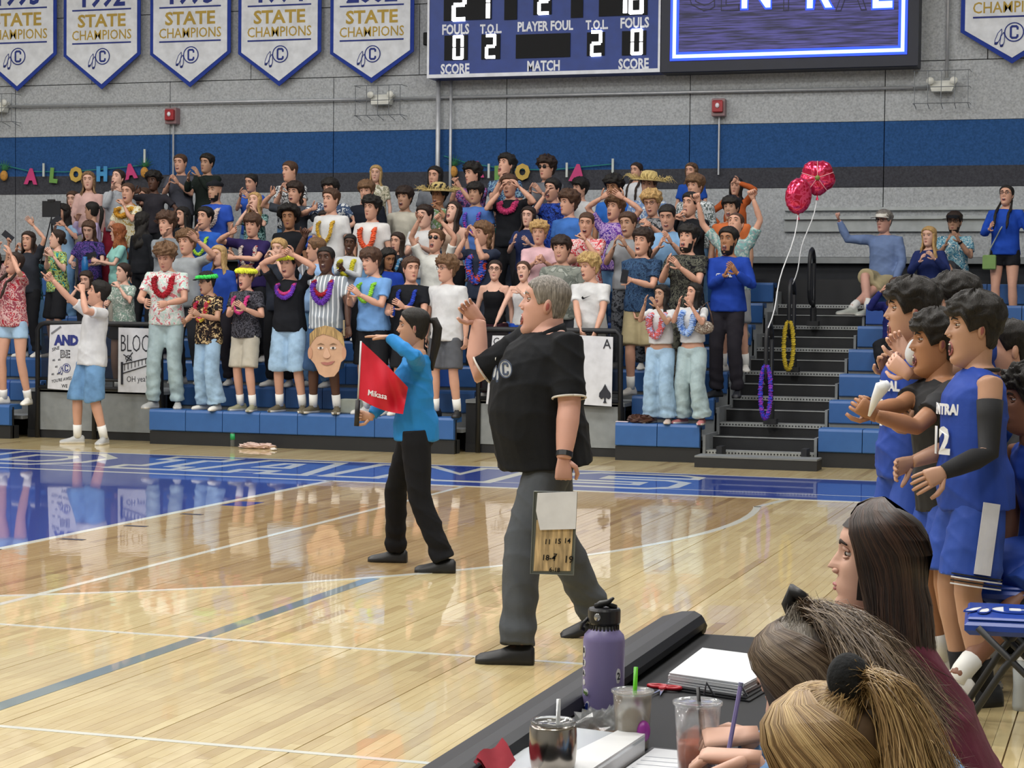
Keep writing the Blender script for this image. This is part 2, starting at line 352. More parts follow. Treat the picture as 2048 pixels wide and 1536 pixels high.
# ---- championship banners on the wall
bw, bb, gold, navy = cloth('d9dde2'), cloth('2a3f92'), cloth('b3984c'), plain('#26357f', .8)
B = 26.08
def banner(xl, xr, tipz, shz, year, label):
    t = empty('championship_banner', ((xl+xr)/2, B, tipz), label, 'banner'); t.location = (0, 0, 0)
    cx = (xl+xr)/2; top = tipz+2.6; mb = MB(); r, u = np.array([1., 0, 0]), np.array([0., 0, 1])
    def shape(m, ins, y, name):
        P = [(xl+ins, shz+ins*.35), (cx, tipz+ins*1.35), (xr-ins, shz+ins*.35), (xr-ins, top-ins), (xl+ins, top-ins)]
        n = 5; V = [(x, y, z) for x, z in P]+[(x, y+.012, z) for x, z in P]
        mesh_obj(name, V, [tuple(range(n-1, -1, -1)), tuple(range(n, 2*n))]+[(i, n+i, n+(i+1) % n, (i+1) % n)[::-1] for i in range(n)], m, t)
    shape(bb, 0, B, 'border'); shape(bw, .055, B-.008, 'field')
    k = (xr-xl)/1.31; f0 = B-.0085
    feather_logo('emblem', (cx+.02*k, f0-.003, shz-.02), (1, 0, 0), (0, 0, 1), .125*k, navy, bw, t)
    w = .5*k
    for z in (shz+.17*k, shz+.67*k): MB().box((cx-w, f0-.004, z), (cx+w, f0, z+.022)).build('rule', navy, t)
    text('lettering', 'CHAMPIONS', (cx, f0, shz+.235*k), (1, 0, 0), (0, 0, 1), .205*k, gold, t, 'CENTER', .87, .0015)
    text('lettering', 'STATE', (cx, f0, shz+.43*k), (1, 0, 0), (0, 0, 1), .262*k, gold, t, 'CENTER', 1.1, .007)
    text('lettering', year, (cx, f0, shz+.74*k), (1, 0, 0), (0, 0, 1), .42*k, navy, t, 'CENTER', .95, .012)
    return t
banner(-16.97, -15.62, 4.84, 5.38, '1993', 'white 1993 state champions banner, leftmost, cut by the photo edge')
banner(-15.5, -14.21, 4.835, 5.34, '1992', 'white 1992 state champions banner, second from the left photo edge')
banner(-14.05, -12.74, 4.83, 5.32, '1993', 'white 1993 state champions banner between the 1992 and 1994 ones')
banner(-12.62, -11.31, 4.81, 5.29, '1994', 'white 1994 banner, immediate left neighbour of the 2002 one')
banner(-11.17, -9.89, 4.82, 5.25, '2002', 'white 2002 state champions banner just left of the scoreboard')
banner(-2.33, -1.02, 4.85, 5.27, '2004', 'white champions banner at the right, beyond the video screen')

# ---- scoreboard
sbm = plain('#1d3a86', .45); sbw = plain('#dfe3ea', .5); blk = plain('#07090d', .5, spec=.2)
led = mat('led', '#ffffff', .5, emit=6.0, var=0)
sb = empty('scoreboard', (-7.93, 26, 4.83), 'blue scoreboard with lit white digits on the wall', 'scoreboard'); sb.location = (0, 0, 0)
x0, x1, z0, z1, sy = -9.6, -6.26, 4.835, 7.4, 25.85
MB().box((x0, sy, z0), (x1, 26.19, z1), 0, .01).build('cabinet', sbm, sb)
MB().box((x0, sy-.012, z0), (x1, sy, z0+.05)).box((x0, sy-.012, z0+.05), (x0+.03, sy, z1)).box((x1-.03, sy-.012, z0+.05), (x1, sy, z1)).build('rim', sbw, sb)
SEG = {'0': 'abcdef', '1': 'bc', '2': 'abged', '8': 'abcdefg'}
def digit(ch, cx, cz, w, h, y):
    t = w*.26; mb = MB(); q = {'a': (cx-w/2+t*.3, cz+h/2-t, cx+w/2-t*.3, cz+h/2), 'd': (cx-w/2+t*.3, cz-h/2, cx+w/2-t*.3, cz-h/2+t), 'g': (cx-w/2+t*.5, cz-t/2, cx+w/2-t*.5, cz+t/2),
        'b': (cx+w/2-t, cz+.008, cx+w/2, cz+h/2-t*.25), 'c': (cx+w/2-t, cz-h/2+t*.25, cx+w/2, cz-.008), 'f': (cx-w/2, cz+.008, cx-w/2+t, cz+h/2-t*.25), 'e': (cx-w/2, cz-h/2+t*.25, cx-w/2+t, cz-.008)}
    for s in SEG[ch]:
        a, b, c, d = q[s]; mb.box((a, y-.006, b), (c, y, d))
    mb.build('lit_digit', led, sb)
def sbp(u, v): p = at_y(u, v, sy); return p[0], p[2]
def win(u0, v0, u1, v1):
    a = sbp(u0, v1); c = sbp(u1, v0); MB().box((a[0], sy-.014, a[1]), (c[0], sy, c[1])).build('digit_window', blk, sb)
win(888, -30, 984, 42); win(1009, -30, 1035, 40); win(1067, -30, 1104, 30); win(1142, -30, 1167, 36); win(1198, -30, 1296, 33)
win(889, 70, 936, 121); win(963, 68, 1001, 119); win(1032, 66, 1141, 117); win(1174, 64, 1210, 112); win(1244, 61, 1293, 111)
for ch, u, v, hh in (('2', 919, 10, 62), ('1', 966, 6, 62), ('2', 1088, 3, 50), ('1', 1240, -4, 60), ('8', 1273, -4, 60), ('0', 917, 95, 46), ('2', 982, 93, 46), ('2', 1193, 87, 48), ('0', 1274, 84, 48)):
    x, z = sbp(u, v); digit(ch, x, z, hh*.47/136, hh/136, sy-.014)
for s, u, v, sz in (('FOULS', 911, 68, .19), ('T.O.L.', 982, 66, .17), ('PLAYER FOUL', 1090, 61, .18), ('T.O.L.', 1194, 58, .17), ('FOULS', 1269, 55, .19), ('SCORE', 910, 147, .19), ('MATCH', 1087, 141, .19), ('SCORE', 1267, 137, .19)):
    x, z = sbp(u, v); text('lettering', s, (x, sy-.002, z), (1, 0, 0), (0, 0, 1), sz, sbw, sb, 'CENTER', .72, .006)
# ---- video screen
vs = empty('video_screen', (-4.6, 26, 4.83), 'black framed video screen lit with blue neon picture', 'screen'); vs.location = (0, 0, 0)
MB().box((-6.25, 25.84, 4.82), (-2.84, 26.19, 7.6), 0, .01).build('cabinet', plain('#141a2c', .5), vs)
sm = bpy.data.materials.new('screen_picture'); sm.use_nodes = True; nt = sm.node_tree; N = nt.nodes; L = nt.links; b = N['Principled BSDF']
tc = N.new('ShaderNodeTexCoord'); mp = N.new('ShaderNodeMapping'); mp.inputs['Scale'].default_value = (1.2, 1, 22); L.new(tc.outputs['Object'], mp.inputs[0])
no = N.new('ShaderNodeTexNoise'); no.inputs['Scale'].default_value = 2.2; no.inputs['Detail'].default_value = 6; L.new(mp.outputs[0], no.inputs['Vector'])
rp = N.new('ShaderNodeValToRGB'); rp.color_ramp.elements[0].position = .38; rp.color_ramp.elements[0].color = lin('#14143a'); rp.color_ramp.elements[1].position = .66; rp.color_ramp.elements[1].color = lin('#5a55a8')
L.new(no.outputs[0], rp.inputs[0]); L.new(rp.outputs[0], b.inputs['Emission Color']); b.inputs['Emission Strength'].default_value = .75; b.inputs['Base Color'].default_value = (.01, .01, .02, 1)
MB().box((-6.12, 25.828, 4.975), (-2.98, 25.84, 7.4)).build('display', sm, vs)
n1, n2, n3 = mat('neon_blue', '#1d3dff', .5, emit=2.2, var=0), mat('neon_core', '#a9d2ff', .5, emit=2.2, var=0), mat('neon_dark', '#15152e', .5, emit=.3, var=0)
for m, i, y in ((n1, 0, 25.824), (n2, .035, 25.821)):
    w = .115-2*i
    MB().box((-6.12+i, y, 4.975+i), (-2.98-i, y+.004, 4.975+i+w)).box((-6.12+i, y, 4.975+i+w), (-6.12+i+w, y+.004, 7.3)).box((-2.98-i-w, y, 4.975+i+w), (-2.98-i, y+.004, 7.3)).build('neon_border', m, vs)
for ch, u, lit in (('C', 1402, 0), ('E', 1458, 0), ('N', 1512, 1), ('T', 1572, 0), ('R', 1635, 1), ('A', 1702, 0), ('L', 1762, 1)):
    x, z = at_y(u, 14 if lit else 20, 25.82)[[0, 2]]
    text('lettering', ch, (x, 25.822, z), (1, 0, 0), (0, 0, 1), .72, n1 if lit else n3, vs, 'CENTER', .8, .035 if lit else .012)
    text('lettering', ch, (x, 25.819, z), (1, 0, 0), (0, 0, 1), .72, n2 if lit else sm, vs, 'CENTER', .8, .012 if lit else -.004)

# ---- wall hardware
pipe = plain('#b9bcc0', .4, metal=.4)
def conduit(P, r, label): return tag(MB().tube(P, r, 8).build('conduit', pipe, smooth=True), label, 'pipe')
conduit([(-9.53, 26.12, 2.4), (-9.53, 26.12, 4.9)], .035, 'thick vertical conduit below the left end of the scoreboard')
conduit([(-9.34, 26.12, 2.4), (-9.34, 26.12, 4.9)], .022, 'thin vertical conduit just right of the thick one')
conduit([(-16.6, 26.14, 4.62), (-10.5, 26.14, 4.6)], .02, 'horizontal conduit under the champion banners')
conduit([(-10.3, 26.14, 4.6), (-2.75, 26.14, 4.58)], .02, 'horizontal conduit running below scoreboard and screen')
conduit([(-2.5, 26.14, 4.7), (-2.5, 26.14, 7.5)], .022, 'vertical conduit above the right emergency light')
def emlight(x, z, label):
    t = empty('emergency_light', (x, 26.15, z), label, 'light'); wm_ = plain('#d9dad2', .4)
    MB().add([(-.13, -.13, -.09), (.13, -.13, -.09), (.18, -.02, .06), (-.18, -.02, .06), (-.13, .03, -.09), (.13, .03, -.09), (.18, .03, .06), (-.18, .03, .06)],
        [(0, 1, 2, 3), (7, 6, 5, 4), (0, 4, 5, 1), (3, 2, 6, 7), (0, 3, 7, 4), (1, 5, 6, 2)]).build('housing', wm_, t)
    for s in (-1, 1):
        V, Fc = lathe([(.03, 0), (.05, .05), (.048, .055)], 12); mesh_obj('lamp_head', [(s*.15+a, -.06-c, .05+b_) for a, b_, c in V], Fc, wm_, t, smooth=True)
    g = MB()
    for k in range(5): g.tube([(-.34+k*.17, -.2, .17), (-.34+k*.17, -.2, -.25), (-.34+k*.17, .03, -.3)], .005, 5)
    for z_ in (.17, -.04, -.25): g.tube([(-.36, .03, z_), (-.36, -.2, z_), (.36, -.2, z_), (.36, .03, z_)], .005, 5)
    g.build('wire_guard', plain('#7f8488', .4, metal=.6), t)
emlight(-10.38, 4.6, 'white caged emergency light under the 2002 banner'); emlight(-16.65, 4.62, 'white caged emergency light at the left photo edge')
emlight(-2.55, 4.6, 'white caged emergency light right of the video screen')
def alarm(x, z, label):
    t = empty('fire_alarm', (x, 26.1, z), label, 'alarm')
    MB().box((-.09, -.03, -.12), (.09, .1, .12), 0, .01).build('backbox', plain('#8d6f72', .3, alpha=1), t)
    MB().box((-.07, -.08, -.07), (.07, -.03, .09), 0, .01).build('red_housing', plain('#9b1f28', .35), t)
    V, Fc = ellipsoid((0, -.085, .02), (.03, .02, .035), 10, 6); mesh_obj('strobe', V, Fc, plain('#e8e4ea', .1), t, smooth=True)
    MB().tube([(0, .06, -.12), (0, .06, -.9)], .014, 6).build('conduit_drop', pipe, t)
x, _, z = at_y(343, 232, 26.1); alarm(x, z, 'red fire alarm strobe under the third champions banner')
x, _, z = at_y(1437, 215, 26.1); alarm(x, z, 'red fire alarm strobe under the video screen')
t = tag(MB().box((-9.72, 26.0, 5.32), (-9.64, 26.19, 5.5), 0, .01).build('wall_speaker', blk), 'small black box beside the scoreboard left edge', 'speaker')
# ================================================================ BLEACHERS
SY, SZ, RUN, RISE = 20.62, .41, .71, .265
seatm = mat('seat_blue', '#2f5b96', .38, var=.06); seat2 = mat('seat_blue_bright', '#2852a2', .38, var=.05)
deckm = mat('deck_gray', '#7d8183', .6); risem = mat('riser_black', '#15171b', .55); nose = mat('nosing', '#a9adad', .4, metal=.5); gpan = mat('gray_panel', '#83888a', .7)
stand = empty('bleachers', (0, 0, 0), 'blue tiered bleachers with black risers facing the court', 'bleachers')
NR = 7
SECT = [(-17.4, -12.98, 0), (-12.98, -11.1, 2), (-11.1, -7.3, 0), (-7.3, -5.44, 2), (-5.44, -4.5, 0), (-3.23, 1.4, 0)]
proto = {}
for x0, x1, k0 in SECT:
    n = max(1, round((x1-x0)/.465)); w = (x1-x0)/n
    for k in range(k0, NR):
        Y = SY+RUN*k; z = SZ+RISE*k
        for i in range(n):
            key = (round(w, 3), (i*7+k*3) % 11 == 4)
            if key not in proto:
                mb = MB(); mb.V = []; d = .27
                P = [(0, -.25), (-.012, -.24), (-.012, -.03), (0, -.005), (.02, 0), (d, 0), (d, -.06), (.05, -.06), (.05, -.25)]
                V = [(0.004, y, zz) for y, zz in P]+[(w-.004, y, zz) for y, zz in P]; m = len(P)
                Fc = [tuple(range(m)), tuple(range(2*m-1, m-1, -1))]+[(j, m+j, m+(j+1) % m, (j+1) % m) for j in range(m)]
                o = mesh_obj('seat_module', V, Fc, seat2 if key[1] else seatm); proto[key] = o.data; bpy.data.objects.remove(o)
            o = bpy.data.objects.new('seat_module', proto[key]); o.location = (x0+i*w, Y, z); link(o, stand)
    for k in range(max(k0, 0), NR):
        Y = SY+RUN*k; z0 = RISE*k
        if k == 0: MB().box((x0, Y+.01, 0), (x1, Y+.2, .155)).build('skirt', risem, stand)
        else:
            MB().box((x0, Y-RUN+.28, z0-.04), (x1, Y+.27, z0)).box((x0, Y+.02, z0), (x1, Y+.05, SZ+RISE*k-.2), 0).build('deck', deckm, stand)
        MB().box((x0, Y+.06, max(0, z0-.3)), (x1, Y+.09, SZ+RISE*k-.03)).build('riser', risem, stand)
# wheelchair bays
for x0, x1 in ((-12.98, -11.1), (-7.3, -5.44)):
    MB().box((x0, 21.0, .56), (x1, 22.3, .6)).build('bay_platform', deckm, stand)
    n = 2
    for i in range(n):
        a = x0+.18+(x1-x0-.2)*i/n; c = x0+.18+(x1-x0-.2)*(i+1)/n-.05
        MB().box((a, 21.0, .1), (c, 21.03, .585)).build('front_panel', gpan, stand)
    MB().box((x0, 21.01, 0), (x1, 21.06, .1)).box((x0, 21.02, .1), (x1, 21.06, .56)).build('bay_base', risem, stand)
    r = empty('guard_rail', (0, 0, 0), 'black guard rail of the %s bay in the stand' % ('left' if x0 < -10 else 'middle'), 'railing')
    bt, tp, y = .62, 1.4, 20.98
    MB().tube([(x0+.16, y, 0), (x0+.16, y, tp-.08), (x0+.2, y, tp-.02), (x0+.27, y, tp), (x1-.1, y, tp), (x1-.05, y, tp-.05), (x1-.03, y, 0)], .03, 8).build('frame', risem, r, True)
    MB().tube([(x0+.16, y, bt), (x1-.03, y, bt)], .025, 8).build('lower_bar', risem, r, True); MB().tube([(x0+.16, y, bt+.1), (x1-.03, y, bt+.1)], .018, 8).build('lower_bar', risem, r, True)
    MB().tube([((x0+x1)/2, y, 0), ((x0+x1)/2, y, tp)], .03, 8).build('post', risem, r, True)
    for i in range(1, 13):
        x = x0+.16+(x1-x0-.19)*i/13; MB().box((x-.008, y-.006, bt), (x+.008, y+.006, tp if i % 3 == 0 else bt+.1)).build('baluster', risem, r)
    MB().box((x0+.2, y+.012, bt+.1), (x1-.06, y+.02, tp-.02)).build('mesh_infill', mat('smoky_infill', '#1a1d22', .3, alpha=.55, var=0), r)
# aisle
ax0, ax1 = -4.48, -3.25
for k in range(0, NR):
    Y = SY+RUN*k; z = RISE*k
    MB().box((ax0, Y+.10, 0 if k == 0 else z-.14), (ax1, Y+.62, z+.13)).build('half_step', risem, stand)
    MB().box((ax0, Y+.09, z+.13), (ax1, Y+.26, z+.136)).box((ax0, Y+.086, z+.09), (ax1, Y+.098, z+.136)).build('tread_nosing', nose, stand)
    d = MB()
    for i in range(34): d.box((ax0+.03+i*.035, Y+.082, z+.105), (ax0+.045+i*.035, Y+.087, z+.12))
    d.build('grip_holes', risem, stand)['kind'] = 'stuff'
    MB().box((ax0, Y+.44, z+.13), (ax1, Y+.81, z+.265)).build('step', risem, stand)
    MB().box((ax0, Y+.43, z+.258), (ax1, Y+.47, z+.268)).build('tread_edge', nose, stand)
    for x in (ax0+.0, ax1-.03): MB().box((x, Y+.05, max(0, z-.1)), (x+.03, Y+.7, z+.3)).build('side_plate', deckm, stand)
t = empty('floor_step', (-3.79, 20.1, 0), 'low black step with gray top at the foot of the aisle', 'step')
MB().box((-.64, -.05, 0), (.64, .28, .105)).build('body', risem, t); MB().box((-.64, -.055, .105), (.64, .28, .122)).build('tread', mat('tread_gray', '#6f7375', .6), t)
for x in (-.45, .45): MB().box((x-.03, .28, .02), (x+.03, .5, .2)).build('bracket', risem, t)
# back of the stand
MB().box((-17.4, 25.2, 1.4), (1.4, 25.28, 2.05)).build('rear_board', risem, stand)
MB().box((-17.4, 25.16, RISE*6-.04), (1.4, WY, RISE*6)).build('rear_deck', deckm, stand)
def loop_rail(Y, zb, zt, label, x=-3.86):
    t = empty('aisle_handrail', (x, Y, zb), label, 'handrail'); h = zt-zb; P = [(0, 0, 0), (0, 0, h-.12)]
    for a in range(0, 181, 30): P.append((0, -.17+.17*math.cos(math.radians(a)), h-.17+.17*math.sin(math.radians(a))))
    P += [(0, -.34, h-.5)]
    for a in range(180, 301, 30): P.append((0, -.17+.17*math.cos(math.radians(a)), h-.5+.17*math.sin(math.radians(a))))
    P.append((0, 0, h-.72))
    MB().tube(P, .024, 8).build('loop', risem, t, True)
    MB().box((-.07, -.07, 0), (.07, .07, .06)).build('foot_plate', risem, t); V, Fc = lathe([(.04, .05), (.04, .22), (.03, .24)], 10); mesh_obj('socket', V, Fc, risem, t)
    return t
loop_rail(21.3, .4, 1.5, 'lowest black loop handrail in the aisle, blue lei on it'); loop_rail(22.7, .93, 2.0, 'middle black loop handrail in the aisle, yellow lei on it'); loop_rail(24.1, 1.46, 2.4, 'topmost black loop handrail in the aisle, nothing on it')
def lei_path(P, r, mt, name='lei', parent=None, seed=0, n=None):
    """chain of overlapping petals along P as one bumpy closed garland"""
    rn = random.Random(seed); mb = MB(); P = [np.array(p, float) for p in P]; k = n or 90; L = len(P); V = []; nn = 7; Fc = []
    for i in range(k):
        s = i/k*L; a = P[int(s) % L]; b = P[(int(s)+1) % L]; p = a+(b-a)*(s-int(s)); t = nrm(P[(int(s)+1) % L]-P[int(s) % L])
        q = nrm(np.cross(t, (.2, .9, .3))); w = np.cross(t, q); rr = r*(.82+.28*(i % 2)+.2*rn.random())
        for j in range(nn):
            an = 2*math.pi*j/nn+i*.5; r3 = rr*(1.08 if j % 2 else .9); V.append(p+q*math.cos(an)*r3+w*math.sin(an)*r3)
    for i in range(k):
        i2 = (i+1) % k
        for j in range(nn): j2 = (j+1) % nn; Fc.append((i*nn+j, i*nn+j2, i2*nn+j2, i2*nn+j))
    return mesh_obj(name, V, Fc, mt, parent)
def hang_lei(Y, z0, z1, m, label, x=-3.86):
    P = []; h = (z0-z1)/2; c = (z0+z1)/2
    for i in range(24):
        a = 2*math.pi*i/24; P.append((x+.055*math.cos(a), Y-.34+.0*math.sin(a), c+h*math.sin(a)))
    tag(lei_path(P, .024, m, 'lei', None, 3, 130), label, 'lei')
hang_lei(22.7, 1.52, .97, mat('lei_yellow', '#c9b134', .8, var=.3), 'yellow flower lei hanging on the middle aisle handrail')
hang_lei(21.3, 1.05, .48, mat('lei_bluepurple', '#2c35b8', .8, kind='floral', cols=['#8a2fa6', '#2c35b8'], scale=16), 'blue and purple lei hanging on the lowest aisle handrail')

# balloons tied to the handrails
foil = mat('foil_red', '#c32048', .16, metal=.55, kind='floral', cols=['#d8456a', '#b01a34'], scale=9)
def balloon(c, R, lobes, rot, tie, label, sx=1., label_s=''):
    t = empty('balloon', c, label, 'balloon'); V = []; Fc = []; nu, nv = 40, 14; Rm = rz(rot[2])@rx(rot[0])@ry(rot[1])
    for i in range(nv+1):
        a = math.pi*i/nv
        for j in range(nu):
            w = 2*math.pi*j/nu; rad = R*(1+(.13*abs(math.cos(w*lobes/2))-.08 if lobes else 0)); q = math.sin(a)**.8
            pk = 1+.02*math.sin(j*2.7)*math.sin(a); p = np.array([q*rad*math.cos(w)*sx*pk, -math.cos(a)*R*.42*(1+(.12*math.cos(w*lobes) if lobes else 0)*q), q*rad*math.sin(w)*pk])
            V.append(Rm@p)
    for i in range(nv):
        for j in range(nu): j2 = (j+1) % nu; Fc.append((i*nu+j, i*nu+j2, i*nu+nu+j2, i*nu+nu+j))
    mesh_obj('foil_body', V, Fc, foil, t, smooth=True)
    if lobes:
        mb = MB()
        for k in range(lobes):
            a = 2*math.pi*(k+.5)/lobes; P = []
            for s in np.linspace(.06, .95, 7): P.append(Rm@np.array([s*R*math.cos(a), -R*.43*math.sqrt(max(0, 1-(s*.98)**2))-.002, s*R*math.sin(a)]))
            mb.tube(P, .004, 5)
        mb.build('petal_lines', plain('#e3a2a8', .4), t)
        V, Fc = ellipsoid(Rm@np.array([0, -R*.42, 0]), (.03, .02, .03), 10, 6); mesh_obj('flower_centre', V, Fc, plain('#6f7a33', .4), t, smooth=True)
    b0 = np.array([0, 0, -R*1.0]); V, Fc = tube([b0+(0, 0, .03), b0-(0, 0, .02), b0-(0, 0, .06)], [.012, .008, .02], 8); mesh_obj('neck', V, Fc, foil, t)
    d = np.array(tie)-np.array(c); P = [b0+(d-b0)*s+np.array([.02*math.sin(s*9), 0, -.04*math.sin(s*math.pi)]) for s in np.linspace(0, 1, 12)]
    mesh_obj('ribbon', *tube(P, .0065, 5), plain('#d9dcdf', .4), t)
balloon(at_y(1597, 392, 21.5), .2, 0, (0, .1, .5), (-3.86, 21.0, 1.45), 'smaller oval red foil balloon, lower of the two', .75)
balloon(at_y(1635, 355, 22.6), .2, 5, (.1, .3, .15), (-3.86, 22.5, 1.95), 'larger red foil flower balloon, upper of the two')

# ---- ALOHA garlands on the wall behind the stand
def garland(pts, items, label, lm):
    t = empty('aloha_garland', (0, 0, 0), label, 'garland'); P = [at_y(u, v, WY-.03) for u, v in pts]
    mesh_obj('string', *tube(P, .008, 5), plain('#2b7f7a', .6), t)
    for it in items:
        ch, u, v, h, c, tilt = it; p = at_y(u, v, WY-.05); s = h/140
        if ch == 'pine':
            mb = MB(); V, Fc = ellipsoid((0, 0, -.25*s), (.22*s, .05, .28*s), 10, 8); mb.add(V, Fc, 0)
            for a in np.linspace(-1.25, 1.25, 9):
                q = np.array([math.sin(a), 0, math.cos(a)])*s*.62; mb.add([(-.04*s, .01, 0), (.04*s, .01, 0), tuple(q), (0, -.03, .05*s)], [(0, 1, 2), (0, 3, 1), (0, 2, 3), (1, 3, 2)], 1)
            mb.build('pineapple', [mat('pine_orange', '#c08a3e', .8, kind='speckle', scale=30), plain('#4f9466', .7)], t, loc=[float(x) for x in p])
        elif ch == '|':
            MB().box((-.015, -.02, -.1), (.015, .0, .1)).build('tape', plain('#c3cbc6', .5), t, loc=[float(x) for x in p])
        else:
            r = np.array([math.cos(tilt), 0, math.sin(tilt)]); u_ = np.array([-math.sin(tilt), 0, math.cos(tilt)])
            text('garland_letter', ch, p-u_*s*.5, r, u_, s*1.38, plain(c, .6), t, 'CENTER', .9, .02, .015)
garland([(-10, 326), (60, 343), (130, 344), (210, 338), (290, 330)], [('pine', 8, 342, 40, 0, 0), ('A', 62, 352, 30, '#c63a78', -.05), ('L', 107, 350, 28, '#6a9a4a', -.1), ('O', 152, 348, 28, '#c3a24a', 0), ('H', 204, 347, 28, '#3f8fc6', 0), ('A', 261, 342, 28, '#c63a78', .15), ('|', 88, 340, 20, 0, 0), ('|', 290, 312, 20, 0, 0), ('pine', 289, 335, 40, 0, 0)], 'left ALOHA letter garland with pineapples taped to the wall', 0)
garland([(888, 312), (930, 325), (1010, 338), (1100, 340), (1228, 328)], [('pine', 907, 333, 40, 0, 0), ('A', 954, 338, 28, '#c63a78', 0), ('L', 997, 346, 26, '#6a9a4a', 0), ('O', 1045, 343, 28, '#c3a24a', 0), ('A', 1155, 345, 30, '#c63a78', -.1), ('|', 978, 342, 20, 0, 0), ('|', 1134, 340, 20, 0, 0), ('|', 1226, 332, 20, 0, 0)], 'right ALOHA letter garland half hidden behind the fans', 0)
# ================================================================ PEOPLE
JOBS = []
def tz(P, R, n=10): return tube(P, R, n, True)
def remesh_job(obj, pieces, voxel, post=None, smooth=3):
    """the pieces are fused into one continuous surface by a voxel remesh"""
    V = []; Fc = []
    for v, f in pieces:
        n = len(V); V += [tuple(map(float, p)) for p in v]; Fc += [tuple(i+n for i in q) for q in f]
    me = bpy.data.meshes.new('tmp'); me.from_pydata(V, [], Fc); o = bpy.data.objects.new('tmp', me); sc.collection.objects.link(o)
    m = o.modifiers.new('r', 'REMESH'); m.mode = 'VOXEL'; m.voxel_size = voxel
    if smooth: s = o.modifiers.new('s', 'SMOOTH'); s.factor = .6; s.iterations = smooth
    JOBS.append((obj, o, post))
def flush_jobs():
    bpy.context.view_layer.update(); dg = bpy.context.evaluated_depsgraph_get()
    for obj, o, post in JOBS:
        ev = o.evaluated_get(dg); me = ev.to_mesh(); n = len(me.vertices); V = np.empty(n*3, np.float32); me.vertices.foreach_get('co', V); V = V.reshape(-1, 3).astype(float)
        nf = len(me.polygons); ls = np.empty(nf, np.int32); me.polygons.foreach_get('loop_start', ls); lt = np.empty(nf, np.int32); me.polygons.foreach_get('loop_total', lt)
        li = np.empty(len(me.loops), np.int32); me.loops.foreach_get('vertex_index', li)
        N = np.empty(n*3, np.float32); me.vertices.foreach_get('normal', N); N = N.reshape(-1, 3)
        ev.to_mesh_clear()
        V, extra = post(V, N) if post else (V, [])
        MI = np.zeros(nf, np.int32)
        for ev_, ef, em in extra:
            k = len(V); V = np.vstack([V, np.asarray(ev_, float)])
            lt2 = np.array([len(q) for q in ef], np.int32); lt = np.concatenate([lt, lt2]); li = np.concatenate([li, np.array([i+k for q in ef for i in q], np.int32)])
            MI = np.concatenate([MI, np.full(len(ef), em, np.int32) if np.isscalar(em) else np.array(em, np.int32)])
        ls = np.concatenate([[0], np.cumsum(lt)[:-1]]).astype(np.int32)
        d = obj.data; d.vertices.add(len(V)); d.vertices.foreach_set('co', V.astype(np.float32).ravel())
        d.loops.add(len(li)); d.loops.foreach_set('vertex_index', li); d.polygons.add(len(lt)); d.polygons.foreach_set('loop_start', ls)
        d.polygons.foreach_set('material_index', MI); d.polygons.foreach_set('use_smooth', np.ones(len(lt), bool)); d.update(calc_edges=True); d.validate()
    for obj, o, post in JOBS:
        m = o.data; bpy.data.objects.remove(o); bpy.data.meshes.remove(m)
    JOBS.clear()
def new_obj(name, mats, parent):
    me = bpy.data.meshes.new(name)
    for m in mats: me.materials.append(m)
    return link(bpy.data.objects.new(name, me), parent)

# ---- head, as rings: z, half width, front, back (metres, adult male, origin between the ears at eye level minus 2 cm)
HR = np.array([(-.128, .026, .040, .000), (-.12, .036, .066, .008), (-.108, .045, .081, .020), (-.092, .052, .087, .038), (-.075, .058, .086, .055), (-.055, .063, .087, .066),
    (-.035, .067, .086, .073), (-.01, .070, .087, .081), (.02, .073, .084, .088), (.042, .0745, .090, .092), (.06, .0745, .090, .093), (.08, .070, .082, .088), (.098, .059, .066, .074), (.111, .043, .046, .054), (.119, .024, .025, .03), (.122, .004, .004, .005)])
def head_surf(z, ph, off=0., fem=False):
    z = np.asarray(z, float); ph = np.asarray(ph, float)
    w = np.interp(z, HR[:, 0], HR[:, 1])+off; f = np.interp(z, HR[:, 0], HR[:, 2])+off; b = np.interp(z, HR[:, 0], HR[:, 3])+off
    x = w*np.sin(ph); c = np.cos(ph); y = np.where(c > 0, -f*np.abs(c)**.85, b*np.abs(c)**.9)
    return np.stack([x, y, z+np.zeros_like(x)], -1)
